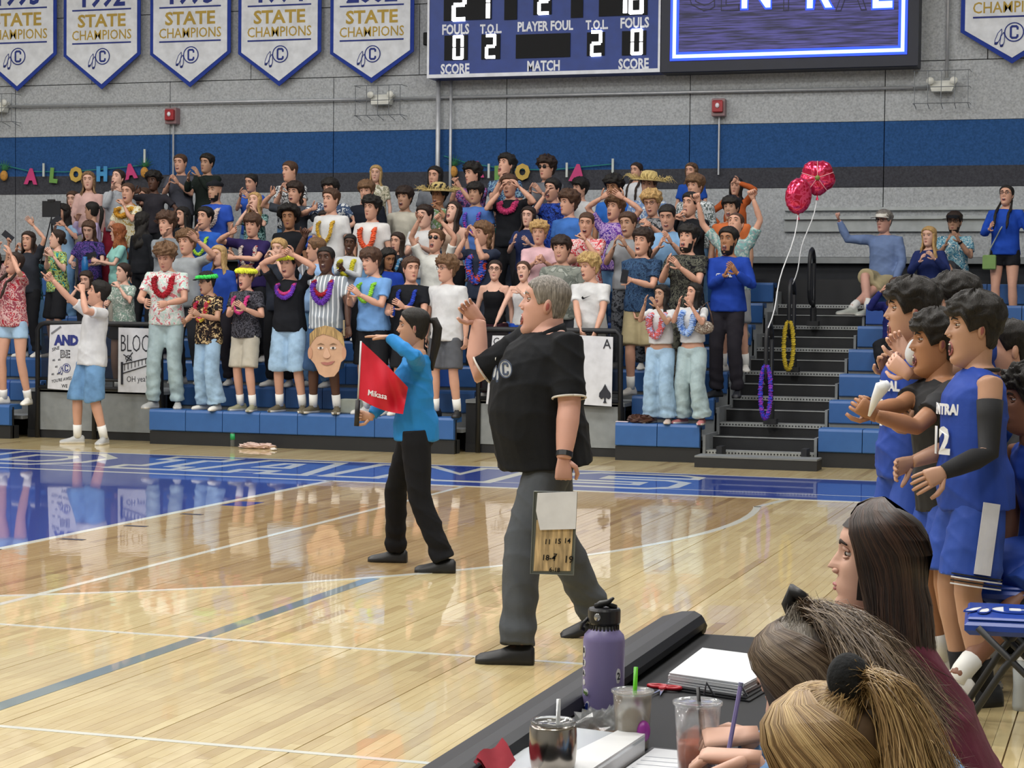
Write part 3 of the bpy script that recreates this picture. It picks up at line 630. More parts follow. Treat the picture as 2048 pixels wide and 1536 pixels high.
def make_head(nz=20, nph=28, mouth=0., fem=False, beard=False, smile=0.):
    """vertices, faces, material index: 0 skin 1 mouth 2 eye white 3 iris 4 brow 5 lip 6 teeth"""
    zs = np.concatenate([np.linspace(-.128, -.095, 4)[:-1], np.linspace(-.095, .07, nz-8), np.linspace(.07, .122, 6)[1:]])
    V = []; Fc = []; n = nph; M = []
    G = lambda a, s: np.exp(-(a/s)**2)
    # non uniform angles: denser at the face
    t = np.linspace(-1, 1, n, endpoint=False); ph = math.pi*(np.sign(t)*np.abs(t)**1.35)
    for z in zs:
        p = head_surf(np.full(n, z), ph); x, y = p[:, 0].copy(), p[:, 1].copy(); fr = (np.cos(ph) > .0)
        nose = (.006+.020*np.clip((.028-z)/.046, 0, 1))*(z > -.03)*(1 if z > -.02 else .35)*(z < .04)
        if z > .03: nose *= max(0, (.045-z)/.015)
        y -= fr*nose*G(x, .0125 if z < -.005 else .009)
        y += fr*.013*(G(x-.031, .016)+G(x+.031, .016))*G(z-.02, .014)
        y -= fr*.004*G(z-.045, .012)*G(np.abs(x)-.028, .025)
        y -= fr*.006*G(z+.055, .02)*G(x, .026)
        y += fr*.004*G(z+.076, .007)*G(x, .025)
        y -= fr*.005*G(z+.1, .014)*G(x, .022)
        y -= fr*.004*(G(x-.042, .018)+G(x+.042, .018))*G(z+.015, .02)
        zz = z-mouth*.02*max(0, min(1, (-.055-z)/.03))*np.where(fr, np.clip(np.cos(ph), 0, 1), 0)
        if fem: x = x*(1-.06*max(0, min(1, (-.03-z)/.08)))
        V += [np.array([a, b, c]) for a, b, c in zip(x, y, zz+np.zeros(n))]
    k = len(zs)
    for i in range(k-1):
        for j in range(n): j2 = (j+1) % n; Fc.append((i*n+j, i*n+j2, i*n+n+j2, i*n+n+j)); M.append(0)
    Fc.append(tuple(range(n-1, -1, -1))); M.append(0); Fc.append(tuple(range((k-1)*n, k*n))); M.append(0)
    def add(vf, m):
        v, f = vf; q = len(V); V.extend(v); Fc.extend([tuple(i+q for i in g) for g in f]); M.extend([m]*len(f))
    hi = nph > 34; e1, e2 = (14, 9) if hi else (7, 4)
    for s in (-1, 1):
        add(ellipsoid((s*.031, -.0635, .02), (.0150, .0120, .0066), e1, e2), 2); add(ellipsoid((s*.031, -.0725, .0195), (.0062, .0055, .0060), e1, e2), 3)
        add(tube([(s*.014, -.080, .0265), (s*.031, -.0785, .031), (s*.047, -.069, .026)], [.0034, .0052, .0034], 6), 0)
        add(tube([(s*.016, -.079, .0125), (s*.031, -.0775, .0105), (s*.046, -.069, .0135)], [.002, .0036, .002], 6), 0)
        add(tube([(s*.012, -.0895, .039), (s*.03, -.0885, .046), (s*.051, -.074, .040)], [(.0035, .003), (.0045, .0032), (.002, .002)], 6), 4)
        ear = rz(s*.35)@ry(s*.12); add(ellipsoid((s*.074, .012, -.002), (.008, .017, .031), 10, 8, ear), 0); add(ellipsoid((s*.079, .012, -.002), (.004, .010, .019), 8, 6, ear), 5 if hi else 0)
        add(ellipsoid((s*.011, -.093, -.023), (.0075, .009, .0065), 8, 5), 0)
    mw = .019+.006*smile
    if mouth > .1:
        h = .006+.016*mouth; c = (0, -.0865, -.056-h*.7)
        add(ellipsoid(c, (mw, .009, h), 14, 8), 1)
        P = [(mw*1.12*math.cos(a), -.0915+.006*abs(math.cos(a)), c[2]+h*1.12*math.sin(a)) for a in np.linspace(0, 2*math.pi, 17)]
        add(tube(P, .0036, 6), 5); add(ellipsoid((0, -.0925, c[2]+h*.72), (mw*.7, .004, .0035), 8, 4), 6)
        if mouth > .6: add(ellipsoid((0, -.0905, c[2]-h*.45), (mw*.6, .006, h*.4), 8, 5), 5)
    else:
        add(tube([(-mw*1.1, -.082, -.055+.005*smile), (-mw*.5, -.0905, -.0545), (0, -.0945, -.0535), (mw*.5, -.0905, -.0545), (mw*1.1, -.082, -.055+.005*smile)], [.001, .004, .0045, .004, .001], 6), 5)
        add(tube([(-mw*.9, -.082, -.059+.004*smile), (-mw*.4, -.090, -.0625), (0, -.092, -.0635), (mw*.4, -.090, -.0625), (mw*.9, -.082, -.059+.004*smile)], [.001, .004, .005, .004, .001], 6), 5)
        if smile > .5: add(ellipsoid((0, -.0905, -.058), (mw*.8, .004, .003), 8, 4), 6)
    return np.array(V), Fc, M
HEADS = {}
def get_head(*a, **k):
    key = (a, tuple(sorted(k.items())))
    if key not in HEADS: HEADS[key] = make_head(*a, **k)
    return HEADS[key]
# ---- hands: axis +X from the wrist, palm faces -Z, thumb towards side*Y
def make_hand(curl=.25, spread=.3, side=1, seg=6, point=False, gripr=0.):
    pcs = [tube([(-.02, 0, 0), (.01, 0, 0), (.045, 0, -.001), (.082, 0, 0), (.092, 0, 0)], [(.014, .026), (.015, .031), (.014, .038), (.0125, .041), (.007, .036)], max(8, seg), True, (0, 1, 0))]
    for i, (y, L, r) in enumerate(((.03, .072, .0085), (.011, .08, .009), (-.009, .075, .0085), (-.028, .06, .0075))):
        c = curl if not (point and i == 0) else .05
        if point and i: c = 1.0
        a = spread*(1.5-i)*.16; P = [np.array([.078, y*side, 0])]; ang = 0
        for q, f in enumerate((.42, .32, .26)):
            ang += c*(1.35 if q < 2 else 1.0); P.append(P[-1]+np.array([math.cos(ang)*math.cos(a), math.sin(a)*side*math.cos(ang), -math.sin(ang)])*L*f)
        Q = [P[0], (P[0]+P[1])/2, P[1], P[2], P[3]]; pcs.append(tube(Q, [r, r*1.0, r*.98, r*.9, r*.62], seg))
    th = .35+curl*.7; P = [np.array([.012, .022*side, -.004])]
    for q, (l, az) in enumerate(((.04, .95), (.032, .55-curl*.3), (.026, .35-curl*.6))): P.append(P[-1]+np.array([math.cos(az), math.sin(az)*side, -th*.6*(q+.4)*.6])*l)
    pcs.append(tube(P, [.013, .0115, .0105, .007], seg))
    return pcs
def place(pcs, wrist, ax, nrml, S=1.):
    ax = nrm(ax); n = np.asarray(nrml, float); n = nrm(n-ax*(n@ax)); y = np.cross(n, ax)*-1; M3 = np.array([ax, np.cross(-n, ax), -n]).T
    return [([np.asarray(wrist)+M3@(np.asarray(p)*S) for p in v], f) for v, f in pcs]
def ik(a, t, l1, l2, hint):
    a = np.asarray(a, float); t = np.asarray(t, float); d = t-a; D = np.linalg.norm(d)
    if D > (l1+l2)*.995: t = a+d/D*(l1+l2)*.995; d = t-a; D = (l1+l2)*.995
    D = max(D, abs(l1-l2)+.02, .05); u = d/D; h = np.asarray(hint, float); h = h-u*(h@u)
    if np.linalg.norm(h) < 1e-3: h = np.array([0, 0, -1.])-u*(-u[2])
    h = nrm(h); x = (l1*l1-l2*l2+D*D)/(2*D); y = math.sqrt(max(0, l1*l1-x*x)); return a+u*x+h*y, a+u*D

SKIN = {'l': '#c99a83', 'p': '#d3a894', 't': '#b28a72', 'm': '#a07253', 'b': '#7c5440', 'd': '#523629', 'r': '#c39585'}
def skinmats(sk, hair):
    s = SKIN[sk]; c = lin(s)
    lips = {'l': '#a9605c', 'p': '#b06a66', 't': '#945552', 'm': '#80484a', 'b': '#6a3f3c', 'd': '#4a2c2c', 'r': '#a85a55'}[sk]
    return [mat('skin_'+sk, s, .5, var=.06, spec=.35, bump=.03), plain('#3a1416', .6), plain('#c9c2bd', .25), plain('#2a1a14', .2), plain(hair, .8), mat('lip_'+sk, lips, .45, var=0), plain('#d8d2c6', .3)]
HAIRM = {}
def hairmat(c, c2=None): return mat('hair_%s_%s' % (c, c2), c, .55, kind='hair', cols=[c2] if c2 else None, scale=130, bump=.6, spec=.35)

def hair_mesh(style, seed=0, res=1.):
    """hair as a closed shell growing from the scalp; returns list of (V,F)"""
    rn = np.random.RandomState(seed+11); out = []; n = int(40*res); nr = int(12*res)
    long_ = style in ('long', 'longwavy', 'ginger', 'pigtails', 'halfup', 'pony', 'bun', 'pulled'); tight = style in ('pony', 'bun', 'pulled', 'pigtails')
    thick = dict(short=.016, buzz=.004, crop=.009, mop=.023, curly=.031, afro=.055, mullet=.026, long=.016, longwavy=.022, pony=.009, bun=.009, pulled=.009, pigtails=.010, halfup=.02, swept=.026, cap=.012).get(style, .016)
    amp = dict(curly=.55, afro=.3, mop=.3, short=.25, mullet=.35, longwavy=.3, swept=.3).get(style, .15)
    V = []; Fc = []; f1 = rn.rand(6)*6.28
    for j in range(n):
        ph = -math.pi+2*math.pi*j/n; a = abs(ph)
        if long_: zh = np.interp(a, [0, .45, .9, 1.35, 1.8, 3.15], [.083, .080, .062, .02, -.055, -.085])
        elif style in ('mop', 'swept'): zh = np.interp(a, [0, .5, .9, 1.25, 1.75, 2.1, 3.15], [.048, .046, .05, -.008, .012, -.06, -.085])
        elif style in ('curly', 'mullet'): zh = np.interp(a, [0, .5, .9, 1.3, 1.75, 2.1, 3.15], [.056, .058, .055, .0, .01, -.06, -.10 if style == 'mullet' else -.08])
        else: zh = np.interp(a, [0, .45, .9, 1.3, 1.75, 2.1, 3.15], [.075, .073, .062, .0, .02, -.045, -.07])
        for i in range(nr+1):
            s = i/nr; z = .1215-(.1215-zh)*s**1.15; env = min(1, (1-s)*5+.0)**.6 if not long_ else min(1, (1-s)*4+.15)
            if style in ('mop', 'swept', 'curly', 'mullet', 'afro'): env = min(1, (1-s)*4+.38)
            nz_ = math.sin(ph*9+f1[0]+s*7)*.5+math.sin(ph*17+f1[1]-s*13)*.3+math.sin(ph*5+s*21+f1[2])*.35+rn.rand()*.5-.25
            t = thick*env*(1+amp*nz_); top = .6+.4*min(1, s*3)
            if style in ('short', 'mop', 'swept', 'crop', 'curly', 'mullet'): t *= (1.25 if s < .55 else 1.)*(1-.35*(a > 1.2)*(s > .7))
            p = head_surf(z, ph, 0); nn = nrm(p/np.array([.075, .09, .115])**2*.01); V.append(p+nn*(t+.002))
    for j in range(n):
        j2 = (j+1) % n
        for i in range(nr): Fc.append((j*(nr+1)+i, j2*(nr+1)+i, j2*(nr+1)+i+1, j*(nr+1)+i+1)[::-1])
    q = len(V)
    for j in range(n): # inner lip closes the shell against the scalp
        ph = -math.pi+2*math.pi*j/n; p = V[j*(nr+1)+nr]; V.append(p*np.array([.86, .86, 1.])+np.array([0, 0, .004]))
    for j in range(n): j2 = (j+1) % n; Fc.append((j*(nr+1)+nr, j2*(nr+1)+nr, q+j2, q+j)[::-1])
    out.append((V, Fc))
    def sheet(a0, L, w, yb, wav, inw=.35):
        V = []; Fc = []; m = int(22*res); k = int(12*res); a1 = 2*math.pi-a0
        ring = []
        for i in range(k+1):
            s = i/k; z = .045-L*s
            for side in (0, 1):
                for j in range(m+1):
                    ph = a0+(a1-a0)*j/m; e = 1 if side == 0 else -1; jj = j if side == 0 else m-j; ph = a0+(a1-a0)*jj/m
                    base = np.interp(z, [-.5, -.2, -.12, -.06, .05], [.085, .085, .07, .07, .077])*(1+w*.0)
                    th = (.014+.006*math.sin(ph*11+seed))*(.5 if i == k else 1); r = base+(th+wav*.012*math.sin(s*14+ph*3+seed) if side == 0 else -th*.3)+.006*rn.rand()*(side == 0)
                    r2 = r*(1+.25*max(0, s-.45)*w)
                    x = r2*math.sin(ph); y = -r2*math.cos(ph)*(1.18 if math.cos(ph) < 0 else 1.0)+np.interp(z, [-.5, -.16, -.06, .05], [yb+.02, yb, .0, .0]); zz = z-(.02*rn.rand() if i == k else 0)-.035*(1-abs(math.sin(ph)))*(s > .5)*0
                    if z < -.14: x *= 1.12
                    V.append((x, y, zz))
        c = 2*(m+1)
        for i in range(k):
            for j in range(c): j2 = (j+1) % c; Fc.append((i*c+j, i*c+j2, i*c+c+j2, i*c+c+j)[::-1])
        Fc.append(tuple(range(k*c, k*c+c))[::-1]); Fc.append(tuple(range(c))); out.append((V, Fc))
    if style in ('long', 'longwavy', 'ginger'): sheet(1.05, .40, .5, .0, 1. if style != 'long' else .4)
    if style == 'mullet': sheet(1.75, .17, .2, .01, .6)
    if style == 'pony': out.append(tube([(0, .085, .05), (0, .13, .05), (0, .15, 0), (0, .14, -.1), (0.01, .12, -.2), (.01, .12, -.27)], [.014, .026, .03, .03, .022, .006], 10))
    if style == 'bun': out.append(ellipsoid((0, .085, .075), (.04, .035, .038), 12, 8))
    if style == 'pulled': out.append(ellipsoid((0, .1, -.02), (.035, .03, .04), 12, 8))
    if style == 'puff': pass
    if style == 'pigtails':
        for s in (-1, 1):
            P = [(s*.06, .03, -.05), (s*.075, -.01, -.12), (s*.085, -.06, -.2)]+[(s*.08, -.10-.004*i, -.2-.04*i) for i in range(1, 7)]
            out.append(tube(P, [.016]+[.02 if i % 2 else .014 for i in range(7)]+[.006], 8))
    return out

POSE = {  # hand targets (left, right) in metres for a 1.75 m figure facing -Y, elbow hints, curl
 'clap': (((.03, -.33, 1.27), (-.03, -.33, 1.27)), 'in', .15), 'claphi': (((-.01, -.30, 1.45), (-.08, -.30, 1.45)), 'in', .15), 'claplo': (((.02, -.34, 1.12), (-.04, -.34, 1.12)), 'in', .15),
 'down': (((.25, -.03, .82), (-.25, -.03, .82)), None, .35), 'mouth': (((.24, -.05, .85), (-.05, -.21, 1.50)), None, .3), 'mouth2': (((.07, -.20, 1.51), (-.07, -.20, 1.51)), None, .25),
 'chin': (((.06, -.20, 1.46), (-.08, -.28, 1.2)), None, .5), 'up2': (((.28, -.12, 2.02), (-.28, -.12, 2.02)), 'out', .9), 'upR': (((.20, -.15, 1.1), (-.24, -.15, 2.0)), 'out', .2), 'upL': (((.26, -.15, 2.0), (-.2, -.15, 1.1)), 'out', .2),
 'phone': (((.05, -.33, 1.22), (-.07, -.33, 1.25)), None, .7), 'hold': (((.10, -.33, 1.12), (-.14, -.31, 1.14)), None, .8), 'lap': (((.1, -.28, .62), (-.1, -.28, .62)), None, .4), 'heart': (((.07, -.12, 1.86), (-.09, -.12, 1.86)), 'out', .6),
}
def person(head, foot_z, yaw=0, label='', sex='m', hair=('short', '#2a1d16'), skin='l', shirt=None, sleeve='short', bottom=('jeans', None), pose='clap', look=0, pitch=0, tilt=0, mouth=0.,
           hands=None, feet=None, pelvis=None, lean=0, roll=0, twist=0, bulk=1., belly=0., q=0, extras=(), smile=0., scale=None, group=None, sit=False, curls=None, shoe='#d8d6d0', sock='#e6e6e2', beard=None, palms=None, hints=None, wide=None, hem=0., fullhair=None, kneeh=None, neckl=0., hfwd=0., slv=.33, collar=None):
    """head: world position of the middle of the head. q: 0 crowd, 1 middle ground, 2 foreground figure"""
    fem = sex == 'f'; head = np.asarray(head, float); rn = random.Random(label)
    D = math.radians; Ru = rz(D(twist))@rx(D(lean))@ry(D(roll)); pz = .95
    nk = np.array([0, .01, .53]); hd_off = rz(D(look))@np.array([0, -.022, .155]) if False else np.array([0, -.022, .155])
    Rh = rz(D(look))@rx(D(pitch))@ry(D(tilt)); hoff = Rh@np.array([0, -.012, .122])+np.array([0, -.01-hfwd, .022-neckl])
    hl = Ru@nk+hoff                                   # head relative to pelvis
    Rw = rz(D(yaw))
    if pelvis is None and scale is None:
        S = (head[2]-foot_z)/(pz+hl[2]); 
    else: S = scale or 1.
    S = max(.78, min(1.16, S)); P0 = head-S*(Rw@hl)       # pelvis in the world
    base = np.array([P0[0], P0[1], foot_z]); loc = lambda w: (Rw.T@(np.asarray(w, float)-base))/S
    pel = loc(P0)
    root = empty('person', base, label, 'person', group, D(yaw)); root.scale = (S, S, S)
    W_ = (.93 if fem else 1.)*(bulk**.5); fz = 0.
    U = lambda p: pel+Ru@np.asarray(p, float)
    sh = .165*W_ if fem else .174*W_
    L1, L2 = .285, .255
    shl = [U((s*sh, .005, .462)) for s in (1, -1)]
    (tgt, hstyle, curl) = POSE[pose]; tgt = [np.array(t)-np.array([0, 0, .95])+pel if not sit else np.array(t)-np.array([0, 0, .95])+pel for t in tgt]
    if hands:
        for i, s in ((0, 1), (1, -1)):
            if hands[i] is not None:
                tgt[i] = loc(hands[i])
                if pose in ('clap', 'claphi', 'claplo', 'mouth2') and q < 2: tgt[i] = tgt[i]+np.array([s*.035, .02, -.075])
                elif pose in ('up2', 'upR', 'upL', 'chin', 'mouth') and q < 2: tgt[i] = tgt[i]-np.array([0, 0, .06])
    arms = []
    for i, s in ((0, 1), (1, -1)):
        h = np.array([s*.75, .25, -1.]) if hstyle is None else (np.array([s*1., .2, -.35]) if hstyle == 'out' else np.array([s*.5, .1, -1.]))
        if hints and hints[i] is not None: h = Rw.T@np.array(hints[i], float)
        e, w = ik(shl[i], tgt[i], L1, L2, h); arms.append((shl[i], e, w))
    hip = [pel+np.array([s*.088*(1.05 if fem else 1), 0, -.02]) for s in (1, -1)]
    ft = [None, None]; legs = []; fdir = []
    for i, s in ((0, 1), (1, -1)):
        if feet and feet[i] is not None: a = loc(feet[i][:3]); fd = Rw.T@np.array([math.sin(D(feet[i][3])), -math.cos(D(feet[i][3])), feet[i][4] if len(feet[i]) > 4 else 0.])
        else: a = np.array([s*.13+(rn.random()-.5)*.06, pel[1]+.03+(rn.random()-.5)*.08, .0]); fd = nrm(np.array([s*.28, -1, 0]))
        ank = a+np.array([0, 0, .085])-fd*.0; kh = (0, -1., .1) if kneeh is None or kneeh[i] is None else tuple(Rw.T@np.array(kneeh[i], float))
        D0 = np.linalg.norm(ank-hip[i]); la = (D0*.5+.005 if D0 > .7 else .43) if not sit else .43
        k, an = ik(hip[i], ank, la, la, kh); legs.append((hip[i], k, an)); fdir.append(nrm(fd))
    vox = (.021, .015, .008)[q]; ns = (9, 12, 16)[q]
    # torso rings: z, half width, half depth, y offset
    if fem: TR = [(-.11, .10, .085, .01), (-.06, .155, .115, .012), (.0, .165, .118, .012), (.07, .148, .105, .005), (.14, .128, .092, 0), (.2, .125, .09, -.002), (.28, .138, .112, -.012), (.33, .145, .122, -.018), (.39, .15, .105, -.005), (.44, .15, .085, .005), (.475, .135, .073, .008), (.503, .098, .064, .01), (.53, .062, .055, .01)]
    else: TR = [(-.11, .10, .09, .01), (-.06, .15, .112, .01), (.0, .155, .112, .008), (.08, .146, .105, .0), (.16, .142, .102, -.003), (.24, .150, .110, -.006), (.32, .164, .118, -.006), (.39, .172, .116, -.002), (.435, .165, .10, .005), (.468, .138, .084, .01), (.497, .102, .072, .012), (.525, .074, .062, .012)]
    def torso(infl=0., z0=-.12, z1=.6, loose=0., belly=belly*.8, hemw=0.):
        P = []; R = []
        for z, w, d, yo in TR:
            if z < z0-.001 or z > z1: continue
            wz = w*W_**1; dz = d*bulk**.5
            if belly: g = math.exp(-((z-.14)/.2)**2) if z > .14 or not hemw else 1-.25*min(1, (.14-z)/.22); dz += belly*g; yo -= belly*g*.75; wz += belly*.35*g
            if hemw and z < .1: wz = max(wz, hemw*W_+.5*(.1-z)*.2); dz = max(dz, .133*bulk**.5+(0 if not belly else .04))
            if loose and z < .3: wz = max(wz, .155*W_+loose*.25)+loose*.5; dz = max(dz, .108)+loose*.5
            P.append(U((0, yo, z))); R.append((wz+infl, dz+infl))
        yax = Ru@np.array([0, 1., 0]); V, Fc = tube(P, R, ns+6, True, yax)
        return V, Fc
    # tube(): rx goes along cross(t,a) (width), ry along the reference axis (depth)
    fat = 1+.35*(bulk-1)
    armR = [.05*fat, .052*fat, .046*fat, .038*fat, .04*fat, .034*fat, .025] if not fem else [.042*fat, .043*fat, .038*fat, .032*fat, .034*fat, .028*fat, .021]
    if bulk > 1.2: armR = [.06, .066, .06, .052, .053, .045, .033]
    def armtube(i, infl, upto, n=ns, infl2=None, start=0):
        a, e, w = arms[i]; c = U((0, 0, .44)); pts = [a+(c-a)*.35, a, a+(e-a)*.5, e, e+(w-e)*.3, e+(w-e)*.65, w]; R = [armR[0]*.9]+armR[1:]
        s = [0, .0, .25, .5, .65, .82, 1.]; Q = []; RR = []
        for j in range(7):
            if s[j] <= upto+1e-6: Q.append(pts[j]); RR.append(R[j]+infl)
            else:
                f = (upto-s[j-1])/(s[j]-s[j-1])
                if f > .05: Q.append(pts[j-1]+(pts[j]-pts[j-1])*f); RR.append(R[j-1]+(R[j]-R[j-1])*f+(infl if infl2 is None else infl2))
                break
        return tube(Q, RR, n)
    def legtube(i, Rr, upto=1., n=ns+2):
        h, k, a = legs[i]; pts = [h+np.array([0, 0, .03]), h+(k-h)*.15, h+(k-h)*.55, k, k+(a-k)*.3, k+(a-k)*.7, a+(0, 0, -.0)]; s = [0, .07, .27, .5, .65, .85, 1.]; Q = []; RR = []
        for j in range(7):
            if s[j] <= upto+1e-6: Q.append(pts[j]); RR.append(Rr[j])
            else:
                f = (upto-s[j-1])/(s[j]-s[j-1]); Q.append(pts[j-1]+(pts[j]-pts[j-1])*f); RR.append(Rr[j-1]+(Rr[j]-Rr[j-1])*f); break
        return tube(Q, RR, n)
    hm = hair[1]; mats = skinmats(skin, beard or hm)
    legR = [.075, .085, .072, .052, .055, .045, .036] if fem else [.075, .084, .072, .055, .057, .045, .038]
    hp = pel+Ru@nk+hoff; nb = U((0, .012, .47)); pcs = [torso(), armtube(0, 0, 1.), armtube(1, 0, 1.), legtube(0, [r*fat for r in legR]), legtube(1, [r*fat for r in legR])]
    nr_ = .047 if fem else .057*(1+.3*(bulk > 1.2)); pcs.append(tube([nb, U((0, .005, .53)), hp+Rh@np.array([0, .022, -.075]), hp+Rh@np.array([0, .015, -.02])], [nr_*1.25, nr_, nr_*.98, nr_*.9], ns+2))
    body = new_obj('body', mats, root)
    hv, hf, hmi = get_head((20, 26, 40)[q] if q < 2 else 52, (26, 32, 60)[q], mouth, fem, bool(beard), smile)
    hv = (Rh@(hv*(.95 if fem else 1.)*(1.13 if bulk > 1.2 else 1.08)).T).T+hp
    ex = [(hv, hf, hmi)]
    cl = curls or (curl, curl)
    for i, s in ((0, 1), (1, -1)):
        a, e, w = arms[i]; ax = nrm(w-e)
        if palms and palms[i] is not None: pn = Rw.T@np.array(palms[i][:3], float); 
        elif pose in ('clap', 'claphi', 'claplo', 'mouth2', 'heart'): pn = np.array([-s*1., -.0, .15]); ax = nrm(ax+np.array([0, -.3, .5]))
        elif pose in ('up2', 'upR', 'upL'): pn = np.array([0, -1., .2])
        else: pn = np.array([-s*1., .2, -.2])
        if palms and palms[i] is not None and len(palms[i]) > 3: ax = nrm(Rw.T@np.array(palms[i][3:6], float))
        hpz = place(make_hand(cl[i], .5, -s if False else s, (5, 6, 10)[q], point=(pose == 'point' and i == 1)), w, ax, pn, 1.0 if not fem else .92)
        # thumb side: towards the face / up
        for v, f in hpz: ex.append((v, f, 0))
    if q == 2:
        hands_pcs = [(v, f) for v, f, m in ex[1:]]; pcs += []; 
    if beard:
        pass
    remesh_job(body, pcs, vox, lambda V, N, ex=ex: (V, ex), 2)
    # ---- clothes
    def wrinkle(amp, fr, sd=0, leg=False):
        def f(V, N):
            x, y, z = V[:, 0], V[:, 1], V[:, 2]; rg = lambda a: (1-np.abs(np.sin(a)))**2
            w = rg(fr*(z*.8+x*.45)+2.4*np.sin(9*y+7*z+sd)+sd)+.8*rg(fr*(x*.9-z*.55)+2*np.sin(8*z+5*y+sd*2))+.6*rg(fr*(y+.3*z)*1.2+1.8*np.sin(10*x+sd))-.75
            m = np.ones(len(V))
            if leg: m = .7+.9*np.exp(-np.abs(z-.16)/.14); w = w+.9*np.sin(z*55+2*np.sin(14*x+sd)+sd)*np.exp(-np.abs(z-.15)/.12)
            return V+N*(w*amp*m)[:, None], []
        return f
    sd = rn.random()*6
    if shirt is not None:
        o = new_obj({'tank': 'tank_top', 'jersey': 'jersey', 'long': 'sweatshirt', 'polo': 'polo_shirt', 'cami': 'cami_top'}.get(sleeve, 'shirt'), [shirt], root); v2 = (.021, .015, .009)[q]
        loose = {'tank': .015, 'cami': 0., 'jersey': .015, 'polo': .02}.get(sleeve, .012 if not fem else .008) if not belly else .005
        infl = .010 if sleeve == 'cami' else .014
        if sleeve == 'cami':
            pcs = [torso(.009, .0+hem, .42, 0)]; 
            for s in (1, -1): pcs.append(tube([U((s*.06, -.11, .36)), U((s*.085, -.075, .45)), U((s*.09, .0, .482)), U((s*.07, .07, .42))], .011, 6))
        else:
            z0 = -.06+hem; tr = torso(infl, z0, .52, loose, belly, .168 if not fem else .155); pcs = [tr]
            z_ = U((0, 0, z0)); 
            if sleeve in ('short', 'polo'): pcs += [armtube(i, .015, slv, infl2=.024) for i in (0, 1)]
            elif sleeve == 'long': pcs += [armtube(i, .016, .97, infl2=.012) for i in (0, 1)]; 
            elif sleeve == 'three': pcs += [armtube(i, .018, .62, infl2=.02) for i in (0, 1)]
            elif sleeve in ('tank', 'jersey'): pcs += [tube([U((s*.07, .0, .47)), U((s*(sh-.025), .0, .455))], [.05, .048], ns) for s in (1, -1)]
        if not (sleeve in ('cami',)): pcs.append(tube([U((0, .008, .43)), U((0, .010, .475)), U((0, .012, .50)), U((0, .012, .523))], [(sh*.88, .09), (sh*.72, .078), (sh*.5+.01, nr_*1.3), (nr_*1.22, nr_*1.15)], ns+4, True, Ru@np.array([0, 1., 0])))
        if sleeve == 'polo':
            for i in (0, 1):
                a, e2, w = arms[i]; pc = a+(e2-a)*slv*2; u_ = nrm(e2-a); e1 = nrm(np.cross(u_, (0, 1, .1))); e3 = np.cross(u_, e1)
                mesh_obj('sleeve_lining', *tube([pc+(e1*math.cos(t)+e3*math.sin(t))*(armR[2]+.016) for t in np.linspace(0, 2*math.pi, 25)], .005, 6), plain('#c9c4be', .8), root, smooth=True)
            for s in (-1, 1):
                Pc = [U((0, .092, .525-neckl*.3)), U((s*.065, .068, .53-neckl*.3)), U((s*.098, .005, .515-neckl*.3)), U((s*.085, -.065, .49-neckl*.3)), U((s*.035, -.125, .455-neckl*.3))]
                mesh_obj('collar', *tube(Pc, [(.010, .03), (.011, .034), (.011, .036), (.011, .034), (.007, .026)], 10, True, U((0, 0, 1))-U((0, 0, 0))), shirt, root, smooth=True)
        if collar is not None:
            mesh_obj('neck_trim', *tube([U((.085*math.sin(a), .012-.078*math.cos(a), .512-.035*max(0, math.cos(a)))) for a in np.linspace(0, 2*math.pi, 25)], .009, 8), collar, root, smooth=True)
        remesh_job(o, pcs, v2, wrinkle((.0055 if q < 2 else .0062)*(0.3 if sleeve == 'cami' else 1), 19, sd), 3)
    kind, bm = bottom
    if bm is not None:
        o = new_obj({'jeans': 'jeans', 'wide': 'jeans', 'pants': 'trousers', 'shorts': 'shorts', 'jorts': 'shorts', 'mini': 'shorts', 'skirt': 'skirt', 'athletic': 'shorts'}[kind], [bm], root)
        P_ = dict(jeans=([.09, .1, .09, .078, .08, .078, .08], 1.0), wide=([.095, .105, .1, .098, .105, .115, .125], 1.02), pants=([.092, .1, .09, .075, .076, .072, .075], 1.0), shorts=([.1, .105, .105, .108, .11, .11, .11], .47), jorts=([.1, .108, .11, .118, .12, .12, .12], .54), mini=([.088, .094, .094, .09, .09, .09, .09], .2), skirt=([.1, .11, .13, .14, .14, .14, .14], .25), athletic=([.1, .11, .125, .13, .13, .13, .13], .42))[kind]
        Rr = [r*(1+.3*(bulk-1)) for r in P_[0]]
        pcs = [torso(.008, -.12, .06, 0., belly*.25)]+[legtube(i, Rr, min(P_[1], 1.)) for i in (0, 1)]
        remesh_job(o, pcs, (.024, .016, .010)[q], wrinkle(.0058, 17, sd, True), 2)
    # ---- shoes and socks
    bare = kind in ('shorts', 'jorts', 'mini', 'skirt', 'athletic')
    for i in (0, 1):
        h, k, a = legs[i]; fd = fdir[i]; up = np.array([0, 0, 1.])-fd*fd[2]; up = nrm(up); sdv = np.cross(fd, up); c = a-up*.085; mb = MB(); V = []; st = [(-.075, .030, .07), (-.06, .036, .088), (-.02, .037, .092), (.03, .037, .085), (.08, .042, .062), (.13, .046, .05), (.17, .038, .042), (.19, .018, .03)]
        for x, w, hh in st:
            for y_, z_ in ((-1, 0.0), (-1.05, .022), (-.95, hh*.6), (-.5, hh), (.5, hh), (.95, hh*.6), (1.05, .022), (1, 0.0)): V.append(c+fd*x+sdv*w*y_+up*z_)
        Fc = []; M_ = []
        for r_i in range(len(st)-1):
            for j in range(8): j2 = (j+1) % 8; Fc.append((r_i*8+j, r_i*8+j2, r_i*8+8+j2, r_i*8+8+j)[::-1]); M_.append(1 if j in (0, 6, 7) else 0)
        Fc.append(tuple(range(8))); Fc.append(tuple(range(len(st)*8-8, len(st)*8))[::-1]); M_ += [0, 0]
